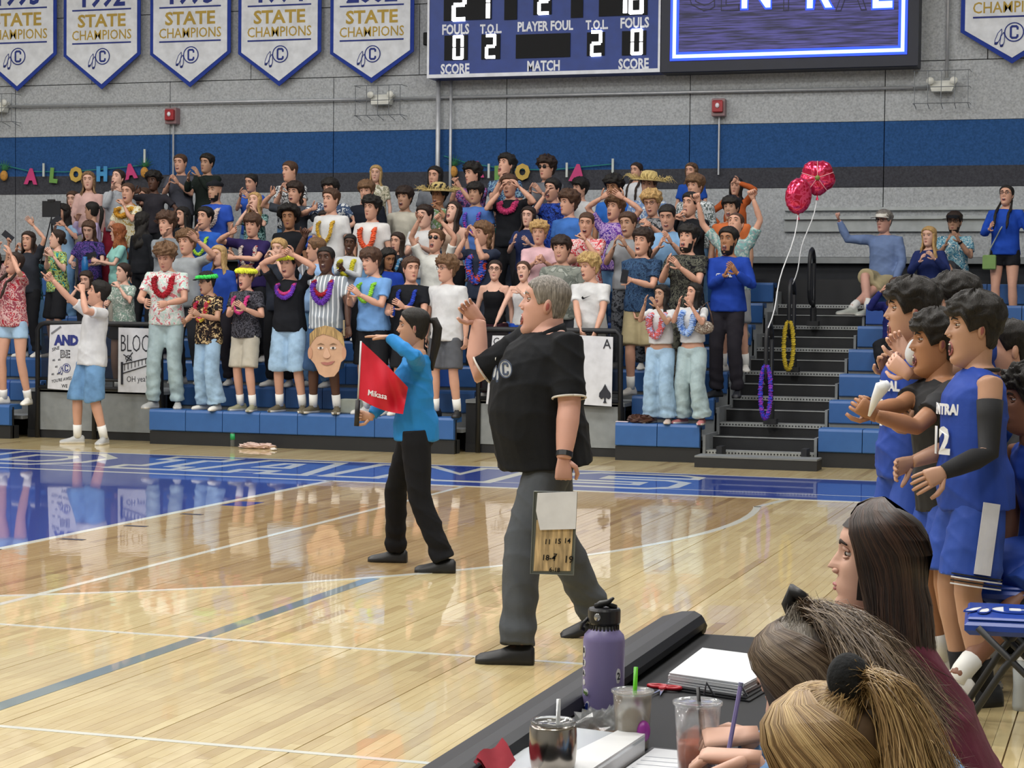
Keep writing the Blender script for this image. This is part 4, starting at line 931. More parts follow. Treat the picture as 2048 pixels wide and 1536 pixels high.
        mesh_obj('shoe', V, Fc, [plain(shoe, .5), plain('#cfccc4' if shoe[1] > '4' else '#16171a', .6)], root, M_, smooth=True)
        if bare and sock: mesh_obj('sock', *tube([a-(0, 0, .02), a+(k-a)*.12, a+(k-a)*(.28 if sex == 'm' else .2)], [.043, .046, .048], 10), plain(sock, .9), root, smooth=True)
    # ---- hair and extras
    hs = (.95 if fem else 1.)*(1.13 if bulk > 1.2 else 1.08)
    HX = lambda p: (Rh@(np.asarray(p, float)*hs).T).T+hp
    if hair[0] not in ('none', 'strands'):
        mb = MB()
        for v, f in hair_mesh(hair[0], rn.randint(0, 999), (1, 1.3, 2)[q]): mb.add(HX(v), f)
        if hair[0] == 'afropuff': pass
        mb.build('hair', hairmat(hair[1], hair[2] if len(hair) > 2 else None), root, smooth=True)
    if beard:
        V = []; Fc = []; n = 14
        for i, (z, o_) in enumerate(((-.02, .001), (-.05, .003), (-.082, .0045), (-.108, .006), (-.127, .003))):
            for j in range(n+1):
                ph = -1.5+3.0*j/n; V.append(head_surf(z, ph, o_)+np.array([0, 0, -mouth*.02*max(0, min(1, (-.055-z)/.03))]))
        for i in range(4):
            for j in range(n):
                if i == 1 and 3 <= j <= 10: continue
                if i == 0 and 1 <= j <= 12: continue
                Fc.append((i*(n+1)+j, i*(n+1)+j+1, (i+1)*(n+1)+j+1, (i+1)*(n+1)+j))
        mesh_obj('beard', HX(V), Fc, hairmat(beard), root, smooth=True)
    for e in extras:
        k = e[0]
        if k == 'lei':
            m = e[1]; dr = e[2] if len(e) > 2 else .26; r = e[3] if len(e) > 3 else .02; P = []
            for a in np.linspace(0, 2*math.pi, 26, endpoint=False):
                s, c = math.sin(a), math.cos(a); f = (1+c)/2; x = .085*s*(1+.25*(f > .2)*(1-f)); z = .525-.09*f**.5-(dr-.09)*f**1.3; y = np.interp(z, [.25, .36, .44, .5, .53], [-.155, -.155, -.125, -.07, .06]) if c > -.5 else .075
                P.append(U((x, y-(.02 if fem else 0)-(belly*.2), z)))
            lei_path(P, r, m, 'lei', root, rn.randint(0, 99))
        elif k == 'band':
            P = [HX(head_surf(.07+.0*a, a, .024)) for a in np.linspace(0, 2*math.pi, 20, endpoint=False)]; lei_path(P, .026, e[1], 'flower_headband', root, 5, 60)
        elif k in ('glasses', 'shades'):
            m = plain('#15151a', .15); mb = MB()
            for s in (-1, 1):
                if k == 'shades': mb.add(*[HX(ellipsoid((s*.031, -.087, .02), (.029, .01, .018), 10, 6)[0]), ellipsoid((0, 0, 0), (1, 1, 1), 10, 6)[1]])
                else:
                    P = [HX((s*.032+.022*math.cos(a), -.093+.006*abs(math.cos(a)), .018+.017*math.sin(a))) for a in np.linspace(0, 2*math.pi, 15)]; mb.tube(P, .0022, 5)
                mb.tube([HX((s*.055, -.085, .024)), HX((s*.077, -.03, .024)), HX((s*.079, .01, .02))], .002, 5)
            mb.tube([HX((-.01, -.096, .022)), HX((.01, -.096, .022))], .002, 5); mb.build('glasses' if k == 'glasses' else 'sunglasses', m, root)
        elif k in ('capfront', 'turban'):
            V = []; n = 24; R_ = [(.062, .014), (.085, .022), (.11, .018), (.125, .012), (.137, -.03)] if k == 'capfront' else [(.06, .014), (.085, .03), (.105, .036), (.128, .02), (.143, -.02)]; Fc = []
            for z, o_ in R_:
                for j in range(n): p = head_surf(min(z, .121), 2*math.pi*j/n, o_ if z < .121 else (o_ if z < .13 else .012)); p[2] = z; V.append(p)
            for i in range(4):
                for j in range(n): j2 = (j+1) % n; Fc.append((i*n+j, i*n+j2, i*n+n+j2, i*n+n+j))
            Fc.append(tuple(range(4*n, 5*n))); mb = MB().add(HX(V), Fc)
            if k == 'capfront':
                V = []; 
                for i in range(2):
                    for j in range(9):
                        a = -1.05+2.1*j/8; r0 = .095 if i == 0 else .165; V.append((r0*math.sin(a)*.85, -r0*math.cos(a)-.005, .066-.012*i-.01*abs(a)))
                V2 = [(x, y, z-.004) for x, y, z in V]; Fc = [(j, j+1, 9+j+1, 9+j) for j in range(8)]+[(18+j+1, 18+j, 18+9+j, 18+9+j+1) for j in range(8)]+[(9+j, 9+j+1, 27+j+1, 27+j) for j in range(8)]
                mb.add(HX(V+V2), Fc)
            mb.build('cap', e[1], root, smooth=True)
        elif k == 'straw':
            mb = MB(); V, Fc = lathe([(.20, .055), (.16, .075), (.10, .085), (.095, .12), (.08, .155), (.04, .17), (.002, .172)], 24); V = [(x*(1+.05*math.sin(i)), y*1.1*(1+.05*math.cos(i*3)), z) for i, (x, y, z) in enumerate(V)]; mb.add(HX(V), Fc)
            for i in range(90):
                a = 2*math.pi*i/90+rn.random()*.05; L_ = .2+rn.random()*.11; p = np.array([math.cos(a), math.sin(a)*1.1, 0]); mb.tube([HX(p*.17+(0, 0, .07)), HX(p*(L_*.85)+(0, 0, .075+rn.random()*.05)), HX(p*L_+(0, 0, .04+rn.random()*.09))], [.004, .003, .001], 4)
            mb.build('straw_hat', plain('#c0ab70', .8), root)
        elif k == 'logo':
            pass
        elif k == 'strap':
            P = [U((.09, .05, .47)), U((.05, -.10, .42)), U((-.04, -.16, .25)), U((-.16, -.12, .02)), U((-.19, -.05, -.1))]; mesh_obj('bag_strap', *tube(P, .009, 5), plain('#8c968c', .6), root)
            mb = MB().box((-.24, -.2, -.24), (-.08, -.13, -.06), 0, .012); mesh_obj('crossbody_bag', [U(v) for v in mb.V], mb.F, e[1], root)
        elif k == 'watch':
            a, e2, w = arms[e[1]]; u_ = nrm(w-e2); mesh_obj('wristwatch', *tube([w-u_*.035, w-u_*.012], armR[-1]+.006, 14), plain('#111317', .35), root)
        elif k == 'sleeveband':
            m_, i_ = e[1], e[2]; a, e2, w = arms[i_]; mesh_obj('arm_sleeve', *tube([a+(e2-a)*.25, a+(e2-a)*.5, e2, e2+(w-e2)*.3, e2+(w-e2)*.7, w], [r+.004 for r in (armR[2]+.004, armR[2], armR[3], armR[4], armR[5], armR[6])], 16), m_, root, smooth=True)
    return dict(root=root, U=U, HX=HX, S=S, Rw=Rw, base=base, arms=arms, legs=legs, pel=pel, Rh=Rh, hp=hp, world=lambda p: base+S*(Rw@np.asarray(p, float)))
# ================================================================ THE FANS
BK, DB, BR, LB, BL, GG, GY = '#17130f', '#2a1c14', '#4a3324', '#6b4f36', '#b5935f', '#8a4a26', '#77726c'
c = cloth
WHT, OFF, BLK, NAVY, ROY, LBL, GRY, DGR, PUR = c('cccdcd'), c('cfc8b8'), c('17191e'), c('202b52'), c('1d46a8'), c('6f9bd0'), c('8d9094'), c('3a3c42'), c('35255c')
jl, jm, jd = mat('denim_light', '#8ba6bd', .8, kind='denim', bump=.2, spec=.2), mat('denim_mid', '#5f83a6', .8, kind='denim', bump=.2, spec=.2), mat('denim_dark', '#2f4767', .8, kind='denim', bump=.2, spec=.2)
jgrey = mat('denim_grey', '#93a5a8', .8, kind='denim', bump=.2, spec=.2); KH, BKP, STN, DKP = c('a39776'), c('1b1c20'), c('b4ae9f'), c('26242b')
haw = lambda b, *k: c(b, 'floral', list(k), 22)
LM = lambda n, h, h2=None: mat('lei_'+n, h, .8, kind='floral' if h2 else None, cols=[h2] if h2 else None, scale=16, var=.3)
lred, lgrn, lyel, lpnk, lpur, lora, lblu, lwht = LM('red', '#a81226'), LM('green', '#8fd03a'), LM('yellow2', '#cfc62e'), LM('pink', '#d03d86'), LM('purple', '#6a35b0'), LM('orange', '#e8633a'), LM('blue', '#1d3fb0'), LM('white', '#d9c9c0')
OCC = []
def spot(u, v, want, k=None, surf=None):
    best = None
    for kk in range(0, 7):
        for dk in (0, 1):
            if k is not None and (kk != k or dk != (1 if surf == 'deck' else 0)): continue
            if dk and kk == 0: continue
            Y = SY+RUN*kk+(.13 if not dk else -.25); z = SZ+RISE*kk if not dk else RISE*kk
            p = at_y(u, v, Y); S = (p[2]-z)/1.63
            if kk < 2 and k is None and (-12.98 < p[0] < -11.1 or -7.3 < p[0] < -5.44): continue
            cost = abs(S-want)*3+dk*.04
            for q in OCC:
                d = math.hypot(q[0]-p[0], (q[1]-p[1])*1.1)
                if d < .42: cost += (.42-d)*4
            if best is None or cost < best[0]: best = (cost, p, z, Y)
    return best[1], best[2]
NUM = [0]
def C(u, v, sex, hair, skin, shirt, sleeve, bottom, pose, yaw, look, pitch, mouth, label, k=None, surf=None, L=None, R=None, dy=.25, fz=None, Y=None, **kw):
    want = 1.02 if sex == 'm' else .94
    if Y is not None: p = at_y(u, v, Y); z = fz
    else: p, z = spot(u, v, want, k, surf)
    OCC.append(p)
    hands = None
    if L is not None or R is not None: hands = [None if h is None else at_y(h[0], h[1], p[1]-(h[2] if len(h) > 2 else dy)) for h in (L, R)]
    NUM[0] += 1
    kw.setdefault('group', 'fans standing in the bleachers')
    FAN[label] = pp = person(p, z, yaw+RND.uniform(-6, 6), label, sex, hair, skin, shirt, sleeve, bottom, pose, look, pitch, RND.uniform(-5, 5), mouth, hands=hands, **kw)
    return pp
class _F(dict):
    def __getitem__(s, k): return next(v for l, v in s.items() if k in l)
FAN = _F()
J, S_ = ('jeans', jm), ('jorts', jm)
# --- front row, left to right
C(30, 527, 'f', ('pigtails', DB), 'l', haw('8e4450', 'c9a6a2', 'a0303c'), 'short', ('mini', jl), 'claphi', 0, -20, -15, .3, 'person in red floral shirt and pale denim shorts clapping overhead at left', k=0, L=(15, 497, .2), R=(-5, 490, .2), sock='#e8e8e6', shoe='#dcdad2', lean=0)
C(-14, 520, 'f', ('long', DB), 'l', haw('6a4048', 'b99'+'a95'), 'short', ('shorts', jl), 'up2', 0, 0, 0, .3, 'person cut by the left photo edge raising both bare arms', L=(22, 452), R=(4, 470), k=1)
fan = person(at_y(197, 588, 20.35)+np.array([0, 0, .0]), 0.0, -40, 'person on the floor in white t-shirt and denim shorts pointing up left', 'm', ('short', BK), 'l', WHT, 'short', ('jorts', jm), 'point', -25, -12, 0, .35, lean=-8,
   hands=(at_y(165, 583, 20.1), at_y(86, 545, 20.0)), feet=((*at_y(208, 880, 20.35)[:2], 0, -10), (*at_y(155, 882, 20.4)[:2], 0, -55)), hints=((.6, 0, -1), (0, 0, -1)), curls=(.6, .7), shoe='#a9aaa8', scale=1.07, q=1, hem=-.05) if False else None
POSE['point'] = POSE['upR']
fan = person(at_y(197, 588, 20.35), 0.0, -35, 'person on the floor in white t-shirt and denim shorts pointing up left', 'm', ('short', BK), 'l', WHT, 'short', ('jorts', jm), 'point', -30, -14, 0, .35, lean=-6,
   hands=(at_y(165, 583, 20.05), at_y(92, 548, 20.1)), feet=((*at_y(208, 880, 20.3)[:2], 0, 8), (*at_y(155, 882, 20.3)[:2], 0, -55)), hints=((.5, -.3, -1), (0, 0, -1)), curls=(.6, .7), shoe='#a9aaa8', q=1, hem=-.08)
C(331, 515, 'm', ('curly', LB), 'l', haw('b9cfc6', 'd9dad6', 'c7737c'), 'short', ('jeans', jgrey), 'hold', 5, -5, 25, 0, 'person in pale hawaiian shirt with thick red lei looking down', k=0, q=1, extras=[('lei', lred, .27, .03)], shoe='#a9aaa8')
C(414, 566, 'm', ('short', BK), 't', haw('17161a', '3a2b24', 'c9b184'), 'short', ('wide', jl), 'clap', -15, -20, 5, .7, 'person in black patterned shirt with green flower headband and leis', k=0, q=1, extras=[('capfront', BLK), ('band', LM('neon_green', '#3fd05a')), ('lei', LM('yellow_red', '#c3b23c', '#a82430'), .33, .026), ('lei', lpnk, .3, .02), ('glasses',)], L=(392, 618, .35), R=(372, 632, .35), shoe='#dcdad2', hem=-.05)
C(492, 555, 'm', ('short', LB), 'l', haw('26262c', '4d4d55', '17161b'), 'short', ('shorts', STN), 'clap', -5, -5, 0, .9, 'person in dark floral shirt with yellow flower hat and pink lei', k=0, q=1, extras=[('band', LM('neon_yellow', '#d8de3c')), ('turban', lyel), ('lei', lpnk, .28, .022)], L=(483, 605, .3), R=(468, 606, .3), shoe='#8c8a70')
C(577, 530, 'm', ('short', BK), 'l', BLK, 'short', ('jorts', jl), 'up2', 0, -10, 0, .3, 'person in black t-shirt and denim shorts making a heart with raised hands', k=0, q=1, extras=[('lei', lpnk, .17, .02), ('lei', lpur, .21, .024), ('band', LM('neon_yellow', '#d8de3c'))], L=(586, 498, .2), R=(560, 500, .2), shoe='#5b5340', curls=(.9, .9), hem=-.04)
C(652, 520, 'm', ('crop', BK), 'd', c('8d959b', 'stripe', ['dfe3e4'], 7), 'short', ('jorts', jd), 'upR', 0, 0, -5, .6, 'person in grey striped shirt with purple and red leis raising a fist', k=0, q=1, extras=[('lei', lred, .22, .022), ('lei', lpur, .30, .03)], R=(609, 462, .1), L=(700, 668, .2), shoe='#5b5340', curls=(.3, 1.1))
C(742, 524, 'm', ('mop', BR), 'l', LBL, 'short', ('shorts', BKP), 'clap', -20, -10, 8, .1, 'person in light blue t-shirt with lime lei clapping', k=0, q=1, extras=[('lei', lgrn, .27, .022)], L=(712, 575, .3), R=(702, 580, .3))
C(822, 540, 'm', ('short', BR), 'l', BLK, 'short', ('shorts', BKP), 'clap', -5, 40, 0, 0, 'person in black t-shirt with blue lei looking right', k=0, q=1, extras=[('lei', lblu, .27, .022)], L=(800, 600, .3), R=(786, 612, .3))
C(893, 540, 'm', ('curly', LB), 'l', WHT, 'short', ('shorts', c('55575c')), 'down', -10, -30, 0, 0, 'person in plain white t-shirt and grey shorts with glasses', k=0, q=1, extras=[('glasses',)], shoe='#17181b', hem=-.05)
C(990, 541, 'f', ('pulled', DB), 'p', c('15161a'), 'cami', ('pants', c('3a1f2a')), 'down', 10, 5, 0, .1, 'person with glasses in black strappy top smiling', Y=21.35, fz=.6, q=1, extras=[('glasses',)], smile=1)
C(1047, 543, 'f', ('pulled', BR), 'p', WHT, 'cami', ('pants', ROY), 'chin', 0, -5, -8, .8, 'person in white strappy top shouting with hand at chin', Y=21.3, fz=.6, q=1, R=(985, 652, .3), L=(1040, 575, .25))
C(1178, 536, 'm', ('curly', BL, '#e0cc86'), 'l', WHT, 'short', ('pants', c('c9c8c0')), 'down', 0, -30, 5, .2, 'person with bleached hair in white t-shirt leaning on the card sign', Y=21.25, fz=.45, q=1, L=(1192, 662, .25), R=(1160, 655, .25))
C(1323, 592, 'f', ('longwavy', BK), 't', WHT, 'short', ('wide', jl), 'clap', -10, -15, -5, .8, 'person with curly dark hair, pink and white flower lei and blue jeans', k=0, q=1, extras=[('lei', LM('mixed', '#b9c0e0', '#d06a6a'), .36, .042)], L=(1306, 600, .3), R=(1294, 596, .3), hem=.07, shoe='#b5a49a')
C(1388, 588, 'f', ('long', BK), 'l', WHT, 'short', ('wide', jgrey), 'clap', -15, -25, -8, .8, 'person with long black hair, blue lei and pale jeans clapping', k=0, q=1, extras=[('lei', LM('skyblue', '#5a86cf', '#a9c3e8'), .34, .042)], L=(1376, 600, .3), R=(1362, 598, .3), hem=.07, shoe='#a86a6a', kneeh=((-.5, -1, 0), None))
# --- second row
C(173, 560, 'f', ('long', DB), 'p', BLK, 'short', ('pants', BKP), 'mouth', 0, 0, 15, 0, 'person with dark hair in black looking down behind the pointing arm')
C(247, 545, 'f', ('pulled', DB), 'p', haw('9aa39c', '6f8a7e', 'c9cdc6'), 'short', ('skirt', BKP), 'chin', -15, -20, 0, 0, 'person with tied dark hair in grey green floral tee, hand at mouth', L=(238, 565, .2))
C(410, 437, 'm', ('short', BK), 'l', c('2b5cb8'), 'short', J, 'mouth', -10, -10, -5, .9, 'person in royal blue t-shirt with neon green lei shouting behind a hand', R=(390, 452, .2), extras=[('lei', LM('neon', '#b4e04a'), .3, .02)])
C(373, 487, 'm', ('curly', LB), 'l', c('9aa0a4'), 'short', ('pants', DGR), 'upR', -5, 0, 0, 0, 'person with curly blond hair in grey top, bare arm raised at face', L=(395, 470, .3), R=(360, 560, .2))
C(438, 512, 'f', ('long', BL, '#d8bd85'), 'p', c('23449a'), 'long', ('pants', DKP), 'down', 0, -10, 0, 0, 'person with long blond hair in dark blue sweatshirt')
C(503, 497, 'f', ('long', BK), 'p', haw('3a2026', '6a2c34', '1a1416'), 'short', ('pants', BKP), 'down', -5, -25, 0, 0, 'person with long black hair in dark red floral top')
C(558, 500, 'f', ('short', BL), 'p', c('2a2f3a'), 'short', ('pants', BKP), 'mouth2', 0, 0, 0, 0, 'person with fair hair behind the raised heart hands')
C(632, 500, 'm', ('short', LB), 'l', c('8fb0d8'), 'short', J, 'down', -20, -50, 0, 0, 'person with fair hair in pale blue shirt looking left behind the fist')
C(700, 488, 'f', ('crop', BK), 'd', c('c4c8cc'), 'long', ('pants', BKP), 'clap', 0, 10, 0, .5, 'smiling person in pale grey sweatshirt with yellow scarf lei', extras=[('lei', lyel, .28, .03)], smile=1)
C(735, 486, 'f', ('longwavy', BK), 'd', c('203058'), 'short', ('pants', BKP), 'down', 0, -25, 0, 0, 'person with long black hair and dark blue top behind the light blue tee')
C(795, 485, 'f', ('long', DB), 'l', c('1c1f28'), 'short', ('pants', BKP), 'down', 0, -10, 0, .8, 'laughing person with long dark hair in black top', extras=[('lei', LM('pale', '#b7c8d0', '#4a86b0'), .25, .02)])
C(776, 518, 'f', ('longwavy', BK), 'm', c('1c3c9a'), 'long', ('pants', BKP), 'down', 10, 40, 20, 0, 'person in blue sweatshirt turned away with black curly hair')
C(872, 483, 'm', ('short', LB), 'l', c('d5d6d0'), 'short', ('pants', STN), 'up2', -5, -5, -15, .9, 'person in white shirt and dark sunglasses with both fists raised', extras=[('shades',)], L=(882, 432, .15), R=(838, 430, .15), curls=(1.2, 1.2))
C(850, 434, 'm', ('short', DB), 'p', WHT, 'short', J, 'clap', 0, -20, 0, .1, 'person in white tee behind the raised fist of sunglasses fan')
C(965, 470, 'm', ('mullet', LB), 'l', c('2c3446'), 'short', ('pants', c('2a2f3a')), 'claphi', -5, -25, -5, 0, 'person with fair bowl cut, dark blue shirt and multicolour flower lei', L=(945, 462, .25), R=(936, 460, .25), extras=[('lei', LM('multi', '#d8502e', '#3a58c0'), .38, .04)])
C(1078, 468, 'm', ('curly', BL), 'l', c('d0aab0'), 'short', ('pants', STN), 'clap', 0, 10, 0, 0, 'person with blond quiff in pale pink t-shirt, hands clasped', L=(1082, 510, .3), R=(1074, 512, .3), curls=(.8, .8))
C(1123, 500, 'm', ('mop', DB), 'l', c('858a82', 'floral', ['6d736c', 'a0a49c'], 9), 'short', ('pants', DGR), 'down', 5, -10, 0, .1, 'person with dark brown hair in grey green tie-dye t-shirt', smile=1)
C(1173, 448, 'm', ('buzz', BR), 'l', haw('b83a44', 'd9c9c6', 'd8646a'), 'short', ('pants', STN), 'chin', -5, 5, 8, .5, 'person with buzz cut in red and white hawaiian shirt, fist at mouth', L=(1170, 468, .2), R=(1165, 500, .3), curls=(1, 1))
C(1256, 450, 'm', ('short', BR), 't', GRY, 'short', ('pants', haw('22242a', '5a5d63')), 'clap', -10, -10, 0, .3, 'person in plain grey t-shirt clapping, smiling', L=(1245, 478, .3), R=(1233, 480, .3), smile=1)
C(1285, 486, 'm', ('mullet', DB), 'l', haw('263c5a', '35506f', '1c2c44'), 'short', ('shorts', KH), 'phone', -5, -10, -5, .4, 'person with shaggy hair in dark denim blue shirt holding a phone', k=1, q=1, L=(1262, 560, .3), R=(1270, 640, .1))
C(1376, 478, 'm', ('mop', BK), 'l', haw('2a2a28', '55564c', '16161a'), 'short', ('pants', haw('2a2a28', '55564c')), 'claphi', -10, -5, -8, .7, 'bearded person in black floral shirt clapping with blurred hands', k=1, q=1, L=(1352, 520, .35), R=(1340, 515, .35), beard=BK)
C(1457, 482, 'm', ('short', BK), 'm', c('1e3f9c'), 'long', ('pants', DKP), 'clap', -5, -5, -3, .9, 'bearded person in royal blue hoodie and dark trousers clapping', k=1, q=1, L=(1465, 530, .3), R=(1455, 535, .3), beard=BK, shoe='#22242a')
# --- third and higher rows, left part
C(62, 505, 'f', ('long', BR), 'l', haw('1f4450', '3f7480', '15262e'), 'short', ('jeans', jm), 'claphi', -5, 5, 0, .6, 'person in teal floral shirt and jeans clapping near the left edge', L=(42, 492, .3), R=(36, 492, .3))
C(57, 482, 'f', ('long', DB), 'l', c('2a2d35'), 'short', ('pants', BKP), 'upL', 0, 5, 0, .2, 'person with dark hair waving a raised open hand at far left', L=(65, 440, .1))
C(115, 478, 'f', ('pulled', DB), 'p', haw('3a4a3c', 'b7c76a', '2a8a8a'), 'short', ('shorts', BKP), 'clap', -25, -30, -8, .4, 'person in dark tropical shirt with yellow green leaves clapping', L=(100, 500, .3), R=(94, 500, .3))
C(178, 460, 'f', ('long', BR), 'p', haw('232a5a', '5a3f86', '161c3c'), 'short', ('pants', BKP), 'hold', 5, 0, 25, .1, 'person in navy floral shirt looking down at a blue bottle')
C(236, 466, 'f', ('ginger', GG, '#b57242'), 'p', c('8ec4bb'), 'short', ('pants', STN), 'phone', -45, -30, 0, 0, 'person with long ginger hair in mint shirt, seen from the side')
C(285, 444, 'f', ('longwavy', BK), 'l', BLK, 'long', ('pants', BKP), 'down', 160, 0, 0, 0, 'person with long black hair and black clothes turned away')
C(126, 427, 'f', ('longwavy', BK), 'l', c('8fb0cc'), 'short', J, 'phone', -15, -10, 5, 0, 'person with black curly hair in light blue shirt holding up a phone', L=(128, 450, .3), R=(112, 450, .3))
C(146, 400, 'f', ('long', BR), 'p', c('3a3230'), 'short', ('pants', BKP), 'down', 0, 5, 5, 0, 'person with brown hair behind the light blue shirt')
C(184, 422, 'f', ('pony', BK), 't', c('b3a3c4'), 'long', ('pants', BKP), 'mouth', -45, -35, 0, 0, 'person in lilac hoodie with dark tied hair facing left')
C(177, 362, 'f', ('long', LB, '#c5a878'), 'p', c('c9a69f'), 'long', ('pants', STN), 'down', 10, 8, 0, 0, 'person with very long blond hair in pale pink hoodie by the wall')
C(236, 358, 'f', ('pulled', DB), 'p', c('a9aeb4'), 'long', ('pants', c('8a2434')), 'mouth2', -5, -10, -15, .8, 'person in light grey top cupping hands to shout', L=(240, 372, .22), R=(228, 368, .22))
C(256, 386, 'f', ('pulled', BR), 'l', haw('c9c3a4', 'dcd8c4', 'b09a5a'), 'short', J, 'chin', -5, 5, 0, .4, 'person in cream floral shirt with yellow bow lei', extras=[('lei', LM('gold', '#d09a2c'), .16, .03)])
C(289, 394, 'f', ('long', BR), 'l', c('26262e'), 'short', ('pants', BKP), 'mouth', -10, -5, 0, .3, 'person with brown hair in black top leaning left', roll=-8)
C(307, 364, 'f', ('curly', BK), 'd', c('2c2a30'), 'short', ('pants', BKP), 'upR', 0, -5, 0, 0, 'person with black puff of hair in dark tee raising a hand', R=(272, 376, .2))
C(361, 328, 'm', ('crop', BR), 'l', c('4a4c56'), 'short', ('pants', BKP), 'clap', 0, -5, 0, .2, 'tall person in dark grey t-shirt clapping, back row left', L=(350, 355, .3), R=(342, 355, .3))
C(414, 328, 'm', ('short', BK), 't', c('1c2420'), 'long', ('pants', BKP), 'claphi', -10, -5, 0, 0, 'tall person in black long-sleeved shirt clapping, back row left', L=(392, 340, .3), R=(380, 348, .3))
C(366, 432, 'f', ('long', BK), 'l', c('1b1e24'), 'short', ('pants', BKP), 'down', -5, -15, 0, .5, 'laughing person in black behind the blue t-shirt')
C(333, 450, 'm', ('curly', BR), 'l', c('868c92'), 'long', ('pants', DGR), 'mouth', -5, -10, 0, 0, 'person in grey hoodie hiding the face behind a hand', R=(328, 462, .2))
C(430, 383, 'm', ('none', BK), 't', c('2b4fae'), 'short', J, 'down', 0, -10, 0, 0, 'person in black turban and blue tee with white lei', extras=[('turban', BLK), ('lei', lwht, .3, .03)], beard=BK)
C(503, 366, 'f', ('bun', BK), 'l', c('2e55ae'), 'short', J, 'clap', -5, -5, 10, 0, 'person with hair in a bun and blue tee clapping fast', L=(492, 385, .3), R=(484, 380, .3))
C(510, 404, 'f', ('long', BL), 'p', haw('20403f', '8ab3b0', '16262a'), 'short', ('pants', BKP), 'mouth2', -5, -5, -12, .8, 'person with blond hair shouting through cupped hands', L=(506, 412, .2), R=(498, 408, .2))
C(505, 452, 'm', ('mop', BR), 'l', c('2c2150'), 'short', ('pants', BKP), 'upR', 0, 0, 5, 0, 'person with bowl cut in purple t-shirt with red and white lei', extras=[('lei', LM('redwhite', '#98202c', '#c9bdb5'), .35, .024)], R=(462, 455, .3), L=(470, 505, .3))
C(580, 344, 'm', ('crop', BR), 'l', haw('c9ccce', '23252c', 'dadcdb'), 'short', J, 'clap', -5, -20, 0, 0, 'person with short brown hair in white printed shirt, back row', L=(575, 372, .3), R=(565, 372, .3))
C(590, 387, 'm', ('mullet', DB), 'l', c('3c4048'), 'short', J, 'upR', 0, -5, 0, .5, 'person with shaggy dark hair in charcoal tee raising a braceleted hand', R=(543, 380, .2))
C(578, 437, 'm', ('afro', BK), 'm', BLK, 'short', ('pants', BKP), 'down', 0, 15, 0, 0, 'person with a rounded afro in black t-shirt')
C(651, 444, 'm', ('short', DB), 'l', c('2c4aa0'), 'short', ('pants', BKP), 'claphi', 5, 0, -3, 0, 'person in blue tee with pink scarf lei, dark hair', extras=[('lei', LM('rose', '#b8466a', '#3a50b0'), .24, .03)], R=(640, 460, .3), L=(672, 462, .2))
C(661, 380, 'm', ('mop', BK), 'l', haw('c9ced0', '3a4a66'), 'short', J, 'upR', -5, -5, 0, 0, 'person with black fringe in white hawaiian shirt, one palm out', R=(625, 408, .3))
C(662, 402, 'm', ('short', BR), 'l', WHT, 'short', J, 'down', -5, -10, -3, .3, 'person in white t-shirt with long yellow lei', extras=[('lei', LM('amber', '#c9a232'), .33, .02)])
C(733, 384, 'm', ('mop', LB), 'l', c('191d28'), 'long', ('pants', BKP), 'down', 5, -5, 5, .1, 'smiling person with light brown hair in black sweater', smile=1)
C(752, 348, 'f', ('long', BL, '#d8bd85'), 'p', haw('c6bfa9', '7a7a62', 'd8d4c4'), 'short', J, 'down', 5, 0, 0, 0, 'person with long blond hair in cream patterned shirt, back row')
C(743, 418, 'm', ('curly', BK), 'l', c('d6d4d2'), 'short', J, 'down', -5, -10, 0, .1, 'person with black wavy hair in white tee with orange lei', extras=[('lei', lora, .33, .03)])
# middle part
C(809, 397, 'm', ('mop', DB), 't', c('bdb9ab'), 'long', ('pants', STN), 'down', 0, -5, 0, .5, 'person with dark bowl cut in cream open shirt')
C(870, 354, 'm', ('long', BK), 'l', c('6b6f76'), 'short', ('pants', BKP), 'down', 0, -5, 0, 0, 'person with dark parted hair behind the straw hat, left side')
C(877, 392, 'm', ('curly', BK), 'm', haw('c9ccd0', '7a9a6a'), 'short', J, 'mouth', -5, -5, 0, .2, 'person in a frayed straw hat with a hand over the mouth', extras=[('straw',)], R=(866, 408, .2), L=(880, 410, .2))
C(907, 425, 'f', ('long', DB), 'p', c('b9a08c'), 'cami', ('pants', BKP), 'down', -5, -15, -18, .9, 'person with very long brown hair screaming upward')
C(945, 350, 'm', ('curly', BK), 'l', haw('3a3c6a', 'b05a8a', '6a7ab8'), 'short', J, 'claphi', -10, -20, 0, 0, 'person with curly black hair in pink and blue shirt, back row')
C(951, 388, 'm', ('mop', BK), 't', c('4f74b8'), 'short', J, 'down', 0, -5, 0, 0, 'person with black curls in blue tee with pink purple lei', extras=[('lei', LM('pinkpurple', '#b03a90', '#5a4ab8'), .36, .024)])
C(1012, 333, 'm', ('mullet', BK), 'l', haw('20386a', '7a9ab0', '16203c'), 'short', J, 'mouth', -10, -15, -18, .9, 'person with black mullet shouting upward in blue patterned shirt', R=(1000, 352, .2))
C(1019, 373, 'm', ('short', BR), 'l', BLK, 'short', ('pants', BKP), 'mouth2', -5, -5, 0, .2, 'person in black tee with bright pink bow, hands beside the head', L=(1032, 362, .2), R=(1004, 372, .2), extras=[('lei', LM('hotpink', '#d0407a'), .16, .035)])
C(1093, 338, 'm', ('curly', DB), 'l', c('6a6c72'), 'short', J, 'claphi', -10, -5, 0, 0, 'person with brown curls and dark sunglasses, back row', extras=[('shades',)], L=(1075, 372, .3), R=(1064, 372, .3))
C(1105, 380, 'm', ('short', BK), 'l', haw('16286a', '2a4aa8', '101a44'), 'short', J, 'mouth', -5, -10, 0, .8, 'person with black hair in dark blue patterned shirt shouting', R=(1090, 380, .2))
